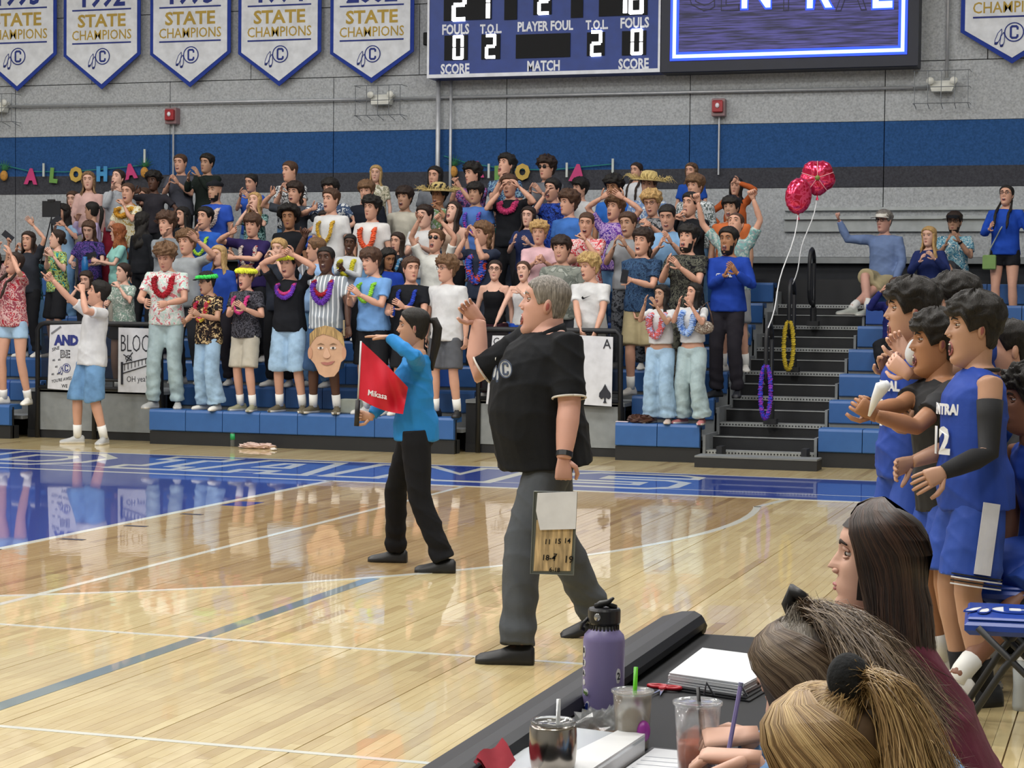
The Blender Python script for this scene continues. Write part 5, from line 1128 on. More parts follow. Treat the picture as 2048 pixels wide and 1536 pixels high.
C(1160, 378, 'm', ('mop', BK), 'l', WHT, 'short', J, 'down', -10, -30, 0, 0, 'person with straight black hair in white shirt looking left')
C(1137, 408, 'm', ('curly', BR), 'l', c('3d6cb4'), 'short', J, 'down', -20, -15, 0, 0, 'person with brown curls in mid blue t-shirt facing left')
C(1057, 434, 'f', ('long', DB), 'p', NAVY, 'short', ('pants', BKP), 'clap', 0, -5, 0, 0, 'person with long brown hair in navy tee with white letters clapping', L=(1052, 475, .3), R=(1032, 472, .3))
C(1000, 432, 'f', ('short', LB), 'p', c('1f9a98'), 'long', ('pants', GRY), 'claphi', 0, -10, -8, .3, 'person in turquoise sweatshirt with arms crossed before the face', L=(985, 408, .3), R=(990, 424, .2), hints=((1, 0, .3), (-1, 0, .1)))
# right part
C(1228, 376, 'm', ('curly', BK), 'm', c('2a63b4'), 'short', J, 'down', 0, -20, 10, 0, 'person with dark curly hair and bright blue top behind raised arms')
C(1229, 418, 'm', ('curly', LB), 'l', haw('4a2f8a', 'b59ac4', '6a3f9a'), 'short', J, 'up2', -5, -10, -8, .8, 'person in purple shirt shouting with both open hands up', L=(1246, 385, .15), R=(1204, 385, .15), curls=(.15, .15))
C(1273, 343, 'f', ('pigtails', DB), 'l', c('c9ccd0'), 'short', J, 'down', 0, -20, 0, 0, 'person with dark braids in white tee, back row')
C(1297, 372, 'm', ('short', BR), 'l', haw('c5ccd2', '6a86b0'), 'short', J, 'down', 0, -10, 0, 0, 'person under a wide fringed straw hat', extras=[('straw',)])
C(1303, 408, 'm', ('curly', BL), 'l', haw('5a5c60', '8a8c90', '2a2c30'), 'short', J, 'chin', 0, 0, 8, .2, 'person with blond curls and glasses in grey camo shirt', extras=[('glasses',)], L=(1300, 440, .3), R=(1285, 445, .3))
C(1335, 435, 'm', ('crop', BK), 'l', c('7fa6cc'), 'short', J, 'clap', 0, -5, 15, .2, 'person with cropped dark hair in light blue track jacket looking down', L=(1335, 470, .3), R=(1325, 478, .3))
C(1383, 344, 'f', ('long', BR, '#a8875c'), 'l', c('1f4aa0'), 'short', J, 'down', 0, -15, 0, .1, 'person with very long brown hair in blue tee, back row right')
C(1390, 374, 'm', ('swept', LB), 'l', haw('b9bfc2', '55605f', 'd0d4d6'), 'long', J, 'down', -5, -15, 0, 0, 'person with swept fair hair in white camo jacket')
C(1381, 410, 'm', ('short', BK), 'l', BLK, 'long', ('pants', BKP), 'phone', -5, -15, -5, .6, 'person in black hoodie shouting, left of the raised arms', L=(1368, 440, .3), R=(1358, 434, .3))
C(1472, 374, 'f', ('long', BK), 'l', c('b0582c'), 'long', J, 'upR', 0, -10, 0, 0, 'person with black hair, one orange sleeve raised in a fist', L=(1477, 356, .2), R=(1440, 440, .1), curls=(1.1, .4))
C(1462, 418, 'm', ('mop', BK), 't', c('c0683a'), 'short', ('pants', GRY), 'down', -5, -10, -5, .8, 'laughing person with black fringe in orange shirt')
C(1471, 450, 'm', ('buzz', BR), 'l', haw('aeb9b5', '6a9a98', '8b9396'), 'short', ('shorts', GRY), 'up2', 0, -10, -22, .6, 'person with buzz cut in pale tropical shirt, both fists raised', L=(1506, 385, .1), R=(1396, 392, .1), curls=(1.2, 1.2))
# --- the sparse block right of the aisle
def sitter(u, v, Y, seatz, footz, yaw, label, feet_uv, **kw):
    head = at_y(u, v, Y); pose = kw.pop('pose', 'lap'); lean = kw.get('lean', 5)
    p = dict(sex='m', sit=True, pose=pose, scale=1.0); p.update(kw)
    ft = tuple((*at_y(a, b_, Y-dy_)[:2], footz, fy) for a, b_, dy_, fy in feet_uv)
    hn = p.pop('hn', None)
    if hn: p['hands'] = [None if h is None else at_y(h[0], h[1], Y-h[2]) for h in hn]
    return person(head, footz, yaw, label, feet=ft, **p)
sitter(1768, 444, 24.9, 2.0, 1.59, -12, 'seated person in white cap and blue grey pullover raising a fist', ((1700, 628, .75, -60), (1735, 632, .6, -40)), hair=('short', GY), skin='r', shirt=c('6b7fa6'), sleeve='long', bottom=('shorts', KH), look=-15, hn=((1790, 560, .2), (1678, 440, .1)), extras=[('capfront', c('cfccc4')), ('glasses',)], curls=(.4, 1.2), shoe='#9fa39c', q=1, hints=(None, (-.3, 0, -1)), scale=1.04, hem=-.03)
sitter(1858, 474, 24.5, 2.0, 1.33, -10, 'seated person with blond bob in navy tee over white sleeves, hands at mouth', ((1845, 620, .5, 0), (1870, 620, .5, 0)), sex='f', hair=('long', BL, '#caa568'), skin='p', shirt=c('202c5c'), sleeve='long', bottom=('jeans', jl), pose='mouth2', look=-10, hn=((1862, 505, .25), (1845, 510, .25)), q=1, scale=.95, lean=8)
sitter(1909, 446, 25.3, 2.26, 1.8, -10, 'seated bearded person in black cap and blue tropical shirt clapping', ((1928, 600, .55, 0), (1890, 600, .5, 0)), hair=('short', DB), skin='t', shirt=haw('8fb3bd', '3f7a94', 'd0d8d6'), sleeve='short', bottom=('shorts', DGR), pose='clap', hn=((1912, 470, .3), (1896, 478, .3)), extras=[('capfront', BLK), ('glasses',), ('watch', 0)], q=1, beard=DB, scale=1.0)
person(at_y(2013, 392, 24.6), 1.47, -5, 'standing person with braids, blue sweatshirt, black shorts and green bag', 'f', ('pigtails', BK), 'l', ROY, 'long', ('mini', BKP), 'clap', -10, -12, 0, .4, hands=(at_y(2050, 450, 24.3), at_y(1985, 445, 24.3)), extras=[('glasses',), ('strap', plain('#6a8a4a', .5))], q=1, bulk=1.15, sock=None)
sitter(1793, 577, 22.9, 1.2, .8, -10, 'person in purple blue hoodie with raised hand behind the shouting player', ((1790, 700, .5, 0), (1770, 700, .5, -20)), sex='f', hair=('long', BR), skin='l', shirt=c('252a6a'), sleeve='long', bottom=('pants', BKP), hn=((1805, 590, .2), (1763, 582, .25)), look=10, q=1, scale=.95, shoe='#c9c9c4')
sitter(1908, 577, 23.6, 1.47, 1.06, 0, 'dark haired person sitting behind the players, forehead showing', ((1905, 700, .5, 0), (1925, 700, .5, 0)), hair=('short', BK), skin='l', shirt=NAVY, bottom=('pants', BKP), scale=.8)
sitter(2028, 680, 22.2, .94, .53, -30, 'person with reddish hair and blue top sitting at the right edge', ((2030, 800, .5, 0), (2045, 800, .5, 0)), hair=('short', '#5a3320'), skin='p', shirt=ROY, sleeve='long', bottom=('pants', BKP), scale=.9)
# ================================================================ COACH, LINE JUDGE, PLAYERS
blackp = mat('polo_black', '#16181c', .85, bump=.15, spec=.2, var=.1); grayt = mat('trouser_gray', '#4a4e53', .85, bump=.15, spec=.2, var=.12)
HCH = at_y(1092, 612, 8.95)
coach = person(HCH, 0, -57, 'large man in black polo and grey trousers shouting, clipboard at his side', 'm', ('buzz', '#77716a', '#a39c94'), 'r', blackp, 'polo', ('pants', grayt), 'down', -20, -8, 0, .75,
   hands=(at_y(1126, 962, 8.62), at_y(958, 640, 9.12)), feet=((*at_y(1035, 1330, 8.6)[:2], 0, -78, 0), (*at_y(1190, 1275, 9.45)[:2], 0.03, -70, -.25)), scale=1.03, bulk=1.5, belly=.085, q=2, neckl=.045, slv=.44,
   hints=((.5, .8, -.6), (-.7, -.2, -1)), curls=(.9, .35), palms=((-.3, .9, 0, .0, 0, -1), (.1, -.6, .2, -.35, -.3, .45)), shoe='#101114', extras=[('watch', 0)], hem=-.08, lean=4, twist=10)
def chest_frame(pp, x, z, d=.0):
    """point and axes on the front of a figure's shirt"""
    Rw, S, U = pp['Rw'], pp['S'], pp['U']; U0 = pp['world'](U((x, -d, z))); a = pp['world'](U((x+.01, -d, z))); b_ = pp['world'](U((x, -d, z+.01)))
    return U0, nrm(a-U0), nrm(b_-U0)
COACH = coach; 
rjet = mat('judge_shirt', '#1b76b8', .7, bump=.15, spec=.3, var=.08)
ref = person(at_y(828, 656, 11.5), 0, -68, 'line judge in bright blue shirt and black trousers holding a red flag', 'f', ('pony', BK), 't', rjet, 'long', ('pants', mat('trouser_black', '#141519', .85, bump=.1, spec=.2)), 'down', -4, 0, 0, 0,
   hands=(at_y(775, 674, 11.2), at_y(741, 834, 11.3)), feet=((*at_y(888, 1140, 11.4)[:2], 0, -75), (*at_y(792, 1118, 11.75)[:2], 0, -80)), q=2, scale=.96, hints=((.6, -.6, -.2), (.4, .6, -1)),
   curls=(.05, .9), palms=((0, 0, -1, -1, -.15, .05), (.2, -1, 0, -1, -.1, .1)), shoe='#121316')
# red signal flag, upright under the raised palm
fl = empty('signal_flag', at_y(716, 850, 11.25), 'red fabric signal flag on a short black handle', 'flag'); FO = np.array(fl.location)
def F3(u, v, y): return at_y(u, v, y)-FO
MB().tube([F3(713, 852, 11.25), F3(716, 800, 11.25)], .016, 10).build('handle', plain('#141417', .5), fl, True)
MB().tube([F3(716, 800, 11.25), F3(722, 682, 11.25)], .006, 8).build('staff', plain('#b9bcc0', .3), fl, True)
nU, nV = 26, 22; V = []; tl, bl_, tr_, br_ = (722, 682), (716, 796), (816, 775), (806, 828)
for k2 in (0, 1):
    for i in range(nU+1):
        for j in range(nV+1):
            s, t = i/nU, j/nV; a = np.array(tl)*(1-t)+np.array(bl_)*t; b_ = np.array(tr_)*(1-t)+np.array(br_)*t; p = a*(1-s)+b_*s; p[1] += 9*math.sin(s*3.1)*(t-.3)
            V.append(F3(p[0], p[1], 11.25+.05*math.sin(s*7+t*3)*s+.02*math.sin(s*15-t*6)*s+.003*k2))
Fc = []; q_ = (nU+1)*(nV+1)
for i in range(nU):
    for j in range(nV): a = i*(nV+1)+j; Fc += [(a, a+1, a+nV+2, a+nV+1), (q_+a+nV+1, q_+a+nV+2, q_+a+1, q_+a)]
mesh_obj('flag_cloth', V, Fc, mat('flag_red', '#c01f34', .6, spec=.3, var=.05), fl, smooth=True)
text('flag_lettering', 'Mikasa', F3(735, 790, 11.235), (1, -.1, -.18), (.1, 0, 1), .05, sbw, fl, 'LEFT', 1., .0006, .002)
# coach's clipboard
cbp = [(1068, 983), (1154, 984), (1147, 1150), (1061, 1147)]; cy = 8.5
cl = empty('clipboard', at_y(1108, 1060, cy), 'clear clipboard with court diagram, tally marks and a white sheet, in the coach hand', 'clipboard'); CO = np.array(cl.location)
def CB(u, v, y=cy): return at_y(u, v, y)-CO
def quadslab(P, y, t, name, m, par, O):
    n = len(P); V = [at_y(u, v, y)-O for u, v in P]+[at_y(u, v, y)-O+np.array([.0, t, 0]) for u, v in P]
    return mesh_obj(name, V, [tuple(range(n-1, -1, -1)) if 0 else tuple(range(n)), tuple(range(2*n-1, n-1, -1))]+[(i, n+i, n+(i+1) % n, (i+1) % n) for i in range(n)], m, par)
quadslab(cbp, cy, .008, 'backing', plain('#4c5250', .3), cl, CO)
quadslab([(1073, 1040), (1147, 1040), (1141, 1142), (1067, 1142)], cy-.004, .004, 'court_sheet', mat('board_wood', '#a08b68', .5, kind='hair', scale=60), cl, CO)
quadslab([(1075, 986), (1154, 983), (1151, 1058), (1080, 1060), (1072, 1022)], cy-.014, .004, 'paper', plain('#c6c9d0', .8), cl, CO)
for s, u, v, z in (('11', 1088, 1088, .033), ('15', 1108, 1087, .033), ('14', 1127, 1086, .033), ('18-4', 1083, 1120, .036), ('7', 1106, 1118, .036), ('19', 1127, 1125, .045), ('6-18', 1098, 1143, .028)):
    text('tally', s, CB(u, v, cy-.006), (1, 0, 0), (.08, 0, 1), z, blk, cl, 'LEFT', 1, .0004, .001)
MB().tube([CB(u, v, cy-.004) for u, v in cbp]+[CB(*cbp[0], cy-.004)], .003, 6).build('rim', plain('#5d6361', .3), cl)
# --- players
jer = mat('jersey_blue', '#1e409a', .7, bump=.1, spec=.35, var=.08); shb = mat('shorts_blue', '#20459f', .65, bump=.1, spec=.4, var=.08); comp = plain('#131418', .8)
stripe_w = plain('#d0d2d6', .6)
p1 = person(at_d(1822, 625, 9.15), 0, -60, 'shouting player with swept black hair in blue jersey, nearest the stand', 'm', ('mop', BK), 't', jer, 'jersey', ('athletic', shb), 'clap', -18, 0, 0, 1., hands=(at_d(1835, 850, 8.8), at_d(1775, 745, 9.3)), scale=1.05, q=2, hints=((.3, .9, -.5), None), shoe='#e0e0de', curls=(.4, .4), collar=comp)
p6 = person(at_d(1912, 612, 9.35), 0, -55, 'dark haired player in blue t-shirt clapping pale hands behind the front players', 'm', ('mop', BK), 'p', c('27418f'), 'short', ('athletic', shb), 'clap', -20, 10, 0, .3, hands=(at_d(1815, 748, 8.85), at_d(1793, 712, 8.95)), scale=1.03, q=2, lean=6, curls=(.5, .5), hints=((0, 0, -1), (0, 0, -1)), palms=((.2, 1, .2, -.8, .1, .6), (.2, -1, .2, -.6, 0, .8)))
p2 = person(at_d(1872, 688, 8.75), 0, -65, 'player in black undershirt with a white rolled towel clapping low', 'm', ('mop', BK), 'm', comp, 'short', ('athletic', shb), 'clap', -8, 0, 0, .8, hands=(at_d(1748, 830, 8.3), at_d(1735, 822, 8.5)), scale=1.0, q=2, hints=((.4, .4, -1), (.2, .5, -1)), lean=6, curls=(.7, .7))
p4 = person(at_d(1948, 660, 8.3), 0, -68, 'front player in blue jersey with one long black arm sleeve shouting', 'm', ('mop', BK), 't', jer, 'jersey', ('athletic', shb), 'down', -4, 0, 0, 1., hands=(at_d(1886, 945, 7.95), at_d(1822, 925, 8.35)), scale=1.03, q=2, hints=((.6, .5, -.6), (.3, .5, -1)), extras=[('sleeveband', comp, 0)], lean=0, sock='#15161a', shoe='#1a1b1f', curls=(.3, .3), collar=comp)
p5 = person(at_d(2058, 808, 8.5), 0.0, -60, 'seated player with curly black hair and blue jersey at the right photo edge', 'm', ('curly', BK), 'b', jer, 'jersey', ('athletic', shb), 'lap', -15, 0, 0, 0, sit=True, scale=1.0, q=2, lean=22, feet=((-.75, 8.2, 0, -80), (-.72, 8.6, 0, -80)))
p7 = person(at_d(2018, 702, 9.3), 0, -60, 'player with long black elbow sleeve standing behind the front player', 'm', ('short', BK), 'l', c('2a4a90'), 'short', ('athletic', shb), 'down', -15, 0, 0, 0, scale=1.0, q=1, lean=14, hands=(at_d(1965, 1030, 8.6), at_d(1970, 1000, 9.3)), extras=[('sleeveband', comp, 0)])
tw = empty('rolled_towel', at_d(1755, 800, 8.2), 'white rolled towel held by the player in the black undershirt', 'towel'); o_ = np.array(tw.location)
MB().tube([at_d(1738, 832, 8.25)-o_, at_d(1750, 800, 8.22)-o_, at_d(1763, 775, 8.2)-o_, at_d(1776, 768, 8.18)-o_], [.006, .018, .03, .018], 12).build('rolled_cloth', plain('#dcdfe4', .7), tw, True)
bl = empty('bunched_towel', at_d(1832, 706, 8.85), 'white bunched towel on the shoulder of the player nearest the stand', 'towel'); V, Fc = ellipsoid((0, 0, 0), (.05, .05, .062), 24, 16); mesh_obj('bunched_cloth', [np.array(v)*(1+.05*math.sin(60*v[0]+40*v[2])) for v in V], Fc, mat('towel_white', '#c9cdd2', .7), bl, smooth=True)
def panel_on(pp, x, z, d, W_, H_, m, name): pass
def on_chest(pp, name, x, z, off, s, txt=None, size=.06, bold=.004, logo=0, m=None, mb_=None, yaw=0, pitch=0):
    """flat print on the shirt front: frame from the figure's torso"""
    o, r, u = chest_frame(pp, x, z, off); R_ = rz(math.radians(yaw)); r = R_@r; n = nrm(np.cross(r, u)); 
    root = pp['root']; S = pp['S']; Rw = pp['Rw']; inv = lambda w: (Rw.T@(w-pp['base']))/S
    lo = inv(o); lr = Rw.T@r; lu = Rw.T@u
    if pitch: a = math.radians(pitch); ax = lr; n_ = np.cross(lr, lu); lu = lu*math.cos(a)+n_*math.sin(a)
    if logo: feather_logo(name, lo, lr, lu, logo, m, mb_, root)
    if txt: text(name, txt, lo, lr, lu, size, m, root, 'CENTER', .85, bold, .003, wrap=.15)
on_chest(coach, 'chest_emblem', .09, .36, .252, 0, logo=.042, m=plain('#3c4a66', .6), mb_=plain('#b9c0cc', .6), yaw=22)
mbs = MB(); flat_poly(mbs, np.zeros(3), (1, 0, 0), (0, 0, 1), [(-.028, -.002), (-.02, -.011), (.03, .012), (-.012, -.001), (-.022, .008)], 0, .003)
def swoosh(pp, x, z, off, k, m, yaw=0):
    o, r, u = chest_frame(pp, x, z, off); inv = (pp['Rw'].T@(o-pp['base']))/pp['S']; R_ = rz(math.radians(yaw))
    mesh_obj('check_mark', [inv+R_@(np.array(v)*k) for v in mbs.V], mbs.F, m, pp['root'])
swoosh(coach, -.055, .40, .232, .7, sbw, -10)
on_chest(p4, 'jersey_lettering', .03, .33, .150, 0, 'CENTRAL', .058, .003, m=sbw, yaw=14); on_chest(p4, 'jersey_number', .03, .17, .158, 0, '12', .15, .006, m=sbw, yaw=14)
on_chest(p1, 'jersey_lettering', .02, .33, .150, 0, 'CENTRAL', .058, .003, m=sbw); on_chest(p1, 'jersey_number', .02, .18, .155, 0, '1', .15, .008, m=sbw)
def leg_patch(pp, name, i, t0, t1, a0, a1, r, m):
    h, k, _ = pp['legs'][i]; ax = nrm(k-h); e1 = np.array([1., 0, 0]); e1 = nrm(e1-ax*(ax@e1)); e2 = np.cross(ax, e1); V = []; nt, na = 6, 6
    for q in (0, 1):
        for u_ in range(nt+1):
            for w_ in range(na+1): t_ = t0+(t1-t0)*u_/nt; g = math.radians(a0+(a1-a0)*w_/na); V.append(h+(k-h)*t_+(e1*math.cos(g)+e2*math.sin(g))*(r+(.006 if q else -.01)))
    n_ = (nt+1)*(na+1); Fc = [(u_*(na+1)+w_+n_, u_*(na+1)+w_+1+n_, (u_+1)*(na+1)+w_+1+n_, (u_+1)*(na+1)+w_+n_) for u_ in range(nt) for w_ in range(na)]
    for w_ in range(na): Fc += [(w_, w_+1, n_+w_+1, n_+w_), (nt*(na+1)+w_, n_+nt*(na+1)+w_, n_+nt*(na+1)+w_+1, nt*(na+1)+w_+1)]
    for u_ in range(nt): Fc += [(u_*(na+1), n_+u_*(na+1), n_+(u_+1)*(na+1), (u_+1)*(na+1)), (u_*(na+1)+na, (u_+1)*(na+1)+na, n_+(u_+1)*(na+1)+na, n_+u_*(na+1)+na)]
    mesh_obj(name, V, Fc, m, pp['root'], smooth=False)
for pp in (p4, p1):
    leg_patch(pp, 'side_stripe', 0, .02, .78, -17, 12, .134, stripe_w)
    for q in range(4): leg_patch(pp, 'hem_line', 0, .80+.035*q, .815+.035*q, -50, 50, .133, stripe_w if q % 2 else comp)
swoosh(FAN['bleached'], .0, .345, .150, 1.9, blk); on_chest(FAN['royal blue hoodie'], 'hoodie_lettering', 0, .30, .150, 0, 'CENTRAL', .05, .003, m=sbw)
on_chest(FAN['navy tee with white'], 'tee_lettering', 0, .30, .140, 0, 'VOLLEYBALL', .045, .003, m=sbw)
h, k, a = p1['legs'][0]; mm = h*.62+k*.38; feather_logo('shorts_emblem', (mm[0]+.02, mm[1]-.135, mm[2]-.03), (1, 0, 0), (0, 0, 1), .04, jer, stripe_w, p1['root'])
# ================================================================ SIGNS ON THE STAND
def board(name, P, Y, m, label, cat, t=.012):
    e = empty(name, at_y(*P[0], Y), label, cat); O = np.array(e.location); quadslab(P, Y, t, 'board', m, e, O); return e, (lambda u, v, y=Y-.002: at_y(u, v, y)-O)
pap = plain('#cfd1d6', .8); inkb = plain('#26317a', .7); ink = plain('#23252e', .7)
X1, Z1 = (1, 0, 0), (0, 0, 1)
def scrib(P3, e, r=.006, m=ink, name='drawn_line'): MB().tube(P3, r, 5).build(name, m, e)
e, g = board('poster', [(100, 650), (170, 648), (166, 783), (95, 777)], 20.93, pap, 'white poster with navy AND lettering on the left guard rail', 'poster')
text('lettering', 'AND', g(110, 689), X1, Z1, .16, inkb, e, 'LEFT', .9, .01, .004); text('lettering', 'BE', g(120, 715), X1, Z1, .13, ink, e, 'LEFT', 1, .004, .004); text('lettering', 'BE', g(120.5, 714.5, 20.924), X1, Z1, .12, pap, e, 'LEFT', 1, -.003, .002)
feather_logo('emblem', g(133, 736), X1, Z1, .055, inkb, pap, e); text('lettering', "YOU'RE AWES", g(103, 766), (1, 0, .18), Z1, .055, ink, e, 'LEFT', .8, .0, .003); text('lettering', 'WE', g(123, 775), X1, Z1, .06, ink, e, 'LEFT', .9, 0, .003)
text('lettering', 'SINE', g(104, 703), (1, 0, .3), Z1, .06, ink, e, 'LEFT', .9, 0, .003)
for u, v in ((105, 722), (116, 721), (110, 735), (103, 750), (114, 749)): text('lettering', '#5', g(u, v), X1, Z1, .035, ink, e, 'LEFT', 1, 0, .003)
MB().tube([g(103, 667), g(122, 653)], .012, 5).build('pencil_mark', plain('#7d8088', .8), e)
e, g = board('poster', [(237, 655), (300, 657), (302, 786), (236, 784)], 20.93, pap, 'white hand drawn poster reading BLOC and OH yea! with a net', 'poster')
text('lettering', 'BLOCK', g(240, 703), X1, Z1, .3, ink, e, 'LEFT', .5, -.004, .004); text('lettering', 'OH yea!', g(253, 764), (1, 0, .04), Z1, .1, ink, e, 'LEFT', .8, -.001, .003)
for P_ in ([(244, 724), (244, 769)], [(245, 729), (300, 715)], [(245, 747), (298, 730)], [(299, 714), (299, 745)], [(247, 709), (264, 721)], [(265, 705), (252, 724)]): scrib([g(u, v, 20.925) for u, v in P_], e, .006 if P_[0] != (244, 724) else .014)
for k in range(7): u = 249+k*7; scrib([g(u, 728-k*1.8, 20.925), g(u, 741-k*2.2, 20.925)], e, .004)
MB().tube([g(257+6*math.cos(a), 716+5*math.sin(a), 20.925) for a in np.linspace(0, 6.3, 13)], .004, 5).build('drawn_ball', ink, e)
e, g = board('poster', [(985, 671), (1060, 672), (1045, 811), (972, 808)], 20.93, pap, 'white card poster with king letters behind the coach arm', 'poster')
text('lettering', 'C', g(986, 690), X1, Z1, .12, ink, e, 'LEFT', .9, 0, .003); text('lettering', 'SPEAK', g(984, 763), X1, Z1, .09, ink, e, 'LEFT', .9, 0, .003); text('lettering', 'LOR', g(992, 775), (1, 0, .1), Z1, .07, ink, e, 'LEFT', .9, 0, .003)
MB().tube([g(1014+12*math.cos(a), 790+14*math.sin(a), 20.925) for a in np.linspace(1, 5.3, 13)], .006, 5).build('drawn_curve', ink, e)
e, g = board('card_sign', [(1150, 670), (1226, 674), (1223, 813), (1146, 808)], 20.9, pap, 'large white ace of spades card leaning on the middle guard rail', 'sign')
text('lettering', 'A', g(1206, 697, 20.895), X1, Z1, .15, ink, e, 'LEFT', .9, 0, .004)
mb = MB(); sp = [(0, 1), (.35, .45), (.75, .05), (.8, -.35), (.5, -.6), (.12, -.42), (.1, -.75), (.25, -1), (-.25, -1), (-.1, -.75), (-.12, -.42), (-.5, -.6), (-.8, -.35), (-.75, .05), (-.35, .45)]
flat_poly(mb, g(1210, 787, 20.895), np.array(X1), np.array(Z1), [(x*.085, y*.105) for x, y in sp], 0, .004); mb.build('spade', ink, e)
# --- big face cutout held by the fan in the striped shirt
fc = empty('face_cutout', at_y(655, 720, 20.5), 'large printed face cutout with blond hair held before the striped shirt fan', 'cutout'); O = np.array(fc.location)
def fo(P, m, y, name, t=.004): n = len(P); return quadslab(P, y, t, name, m, fc, O)
def ell(u, v, a, b_, n=20, r=0.): return [(u+a*math.cos(t)*math.cos(r)-b_*math.sin(t)*math.sin(r), v+a*math.cos(t)*math.sin(r)+b_*math.sin(t)*math.cos(r)) for t in np.linspace(0, 2*math.pi, n, endpoint=False)]
skc = plain('#c39b7b', .5); skd = plain('#a87c60', .5)
fo([(620, 688), (622, 668), (634, 657), (650, 652), (668, 657), (682, 668), (688, 690), (692, 702), (690, 718), (682, 724), (677, 742), (668, 753), (650, 755), (638, 748), (629, 728), (619, 716), (616, 704)], skc, 20.5, 'face_board', .012)
fo([(619, 694), (619, 668), (632, 656), (650, 651), (668, 655), (685, 668), (690, 694), (684, 689), (677, 680), (664, 673), (646, 668), (632, 674), (624, 684)], mat('print_hair', '#a08353', .6, kind='hair', scale=60), 20.494, 'hair_print')
for u in (641, 666):
    fo(ell(u, 696, 6, 2.6, 14), plain('#d9cfc6', .4), 20.492, 'eye_print'); fo(ell(u, 696, 2.4, 2.4, 10), plain('#3f3a35', .4), 20.488, 'iris_print'); fo([(u-8, 690), (u, 686), (u+8, 689), (u, 688.5)], plain('#7a5c3c', .6), 20.491, 'brow_print')
fo([(651, 696), (655, 696), (661, 712), (657, 716), (649, 716), (646, 712)], plain('#cfa689', .5), 20.492, 'nose_print'); fo([(647, 715), (653, 718), (660, 715), (653, 716.5)], skd, 20.489, 'nostril_print')
fo([(641, 725), (650, 724), (655, 725), (662, 723), (670, 722), (663, 729), (653, 731), (646, 729)], plain('#a0655a', .5), 20.492, 'mouth_print'); 
for u in (620, 688): fo(ell(u, 706, 4.5, 12, 14), plain('#b98a6c', .5), 20.492, 'ear_print')
MB().tube([at_y(688, 672, 20.52)-O, at_y(688, 640, 20.52)-O], .012, 8).build('stick', plain('#9a8a6a', .6), fc)
# --- small things on the stand and the floor before it
bo = empty('water_bottle', at_z(466, 893), 'clear plastic bottle with green label on the floor by the stand', 'bottle')
V, Fc = lathe([(.03, 0), (.033, .01), (.033, .15), (.028, .18), (.014, .205), (.013, .215)], 16); mesh_obj('bottle_body', V, Fc, mat('clear_plastic', '#dfe8e6', .08, trans=.9, var=0), bo, smooth=True)
V, Fc = lathe([(.034, .08), (.034, .15)], 16); mesh_obj('label', V, Fc, plain('#1f9a58', .4), bo, smooth=True); V, Fc = lathe([(.015, .205), (.015, .23)], 12); mesh_obj('cap', V, Fc, plain('#e6e8ea', .4), bo)
def blob(name, loc, r, m, label, cat, seed, parts=5):
    rn = random.Random(seed); V = []; mbx = MB()
    for k in range(parts):
        v, f = ellipsoid((rn.uniform(-1, 1)*r[0]*.6, rn.uniform(-1, 1)*r[1]*.6, r[2]*.55), [x*rn.uniform(.45, .75) for x in r], 10, 7)
        v = [np.array(p)*(1+.16*math.sin(i*2.3+k)) for i, p in enumerate(v)]; mbx.add([(p[0], p[1], max(0, p[2])) for p in v], f)
    o = mbx.build(name, m, smooth=False); o.location = [float(x) for x in loc]; return tag(o, label, cat)
blob('crumpled_wrapper', at_z(515, 897), (.17, .08, .05), plain('#c9aea2', .5), 'crumpled pinkish plastic wrapper on the floor by the stand', 'litter', 3, 7)
blob('dropped_napkin', at_z(548, 901), (.07, .05, .025), plain('#d8d3cb', .7), 'white dropped napkin right of the crumpled wrapper', 'litter', 8, 3)
bg = blob('handbag', (*at_y(1272, 838, 20.72)[:2], .41), (.19, .09, .07), plain('#43281f', .4), 'dark brown leather bag lying on the front seat at the aisle section', 'bag', 5, 4)
ph = tag(MB().box((-.07, -.035, 0), (.07, .035, .01), 0, .003).build('phone', plain('#d9c9cc', .3)), 'pale phone lying on the front seat beside the brown bag', 'phone'); ph.location = (*[float(x) for x in at_y(1245, 842, 20.7)[:2]], .411)
tb = tag(MB().box((-.13, -.06, 0), (.13, .06, .17), 0, .012).build('gift_box', plain('#8f948a', .6)), 'grey box standing on the front seat behind the flag handle', 'box'); tb.location = (*[float(x) for x in at_y(705, 838, 20.85)[:2]], .41)
sb_ = empty('shoulder_bag', at_y(1408, 655, 20.6), 'patterned beige shoulder bag under the arm of the pale jeans fan', 'bag'); O = np.array(sb_.location)
V, Fc = ellipsoid((0, 0, 0), (.11, .05, .075), 16, 10); mesh_obj('pouch', V, Fc, mat('bag_pattern', '#8d8375', .6, kind='floral', cols=['#5a4034', '#b0a898'], scale=40), sb_, smooth=True)
MB().tube([(-.09, 0, .03), (-.05, .03, .2), (.02, .04, .27), (.07, .02, .15), (.1, 0, .03)], .009, 6).build('strap', plain('#3c2820', .5), sb_, True)
def phone(u, v, Y, label, tilt=0):
    o = MB().box((-.04, -.006, -.08), (.04, .006, .08), 0, .003).build('phone', plain('#20222a', .25)); o.location = [float(x) for x in at_y(u, v, Y)]; o.rotation_euler = (0, tilt, .3); tag(o, label, 'phone')
def in_hand(pp, i, fwd=.07):
    a, e2, w = pp['arms'][i]; return pp['world'](w+nrm(w-e2)*fwd)
def phone_at(pp, i, label, tilt):
    o = MB().box((-.038, -.006, -.075), (.038, .006, .075), 0, .003).build('phone', plain('#20222a', .25)); o.location = [float(x) for x in in_hand(pp, i)+np.array([0, -.025, .02])]; o.rotation_euler = (0, tilt, .3); tag(o, label, 'phone')
phone_at(FAN['dark denim blue'], 0, 'dark phone in the hand of the fan in dark denim shirt', .15); phone_at(FAN['in light blue shirt holding up'], 1, 'phone held up by the fan in light blue shirt', .9)
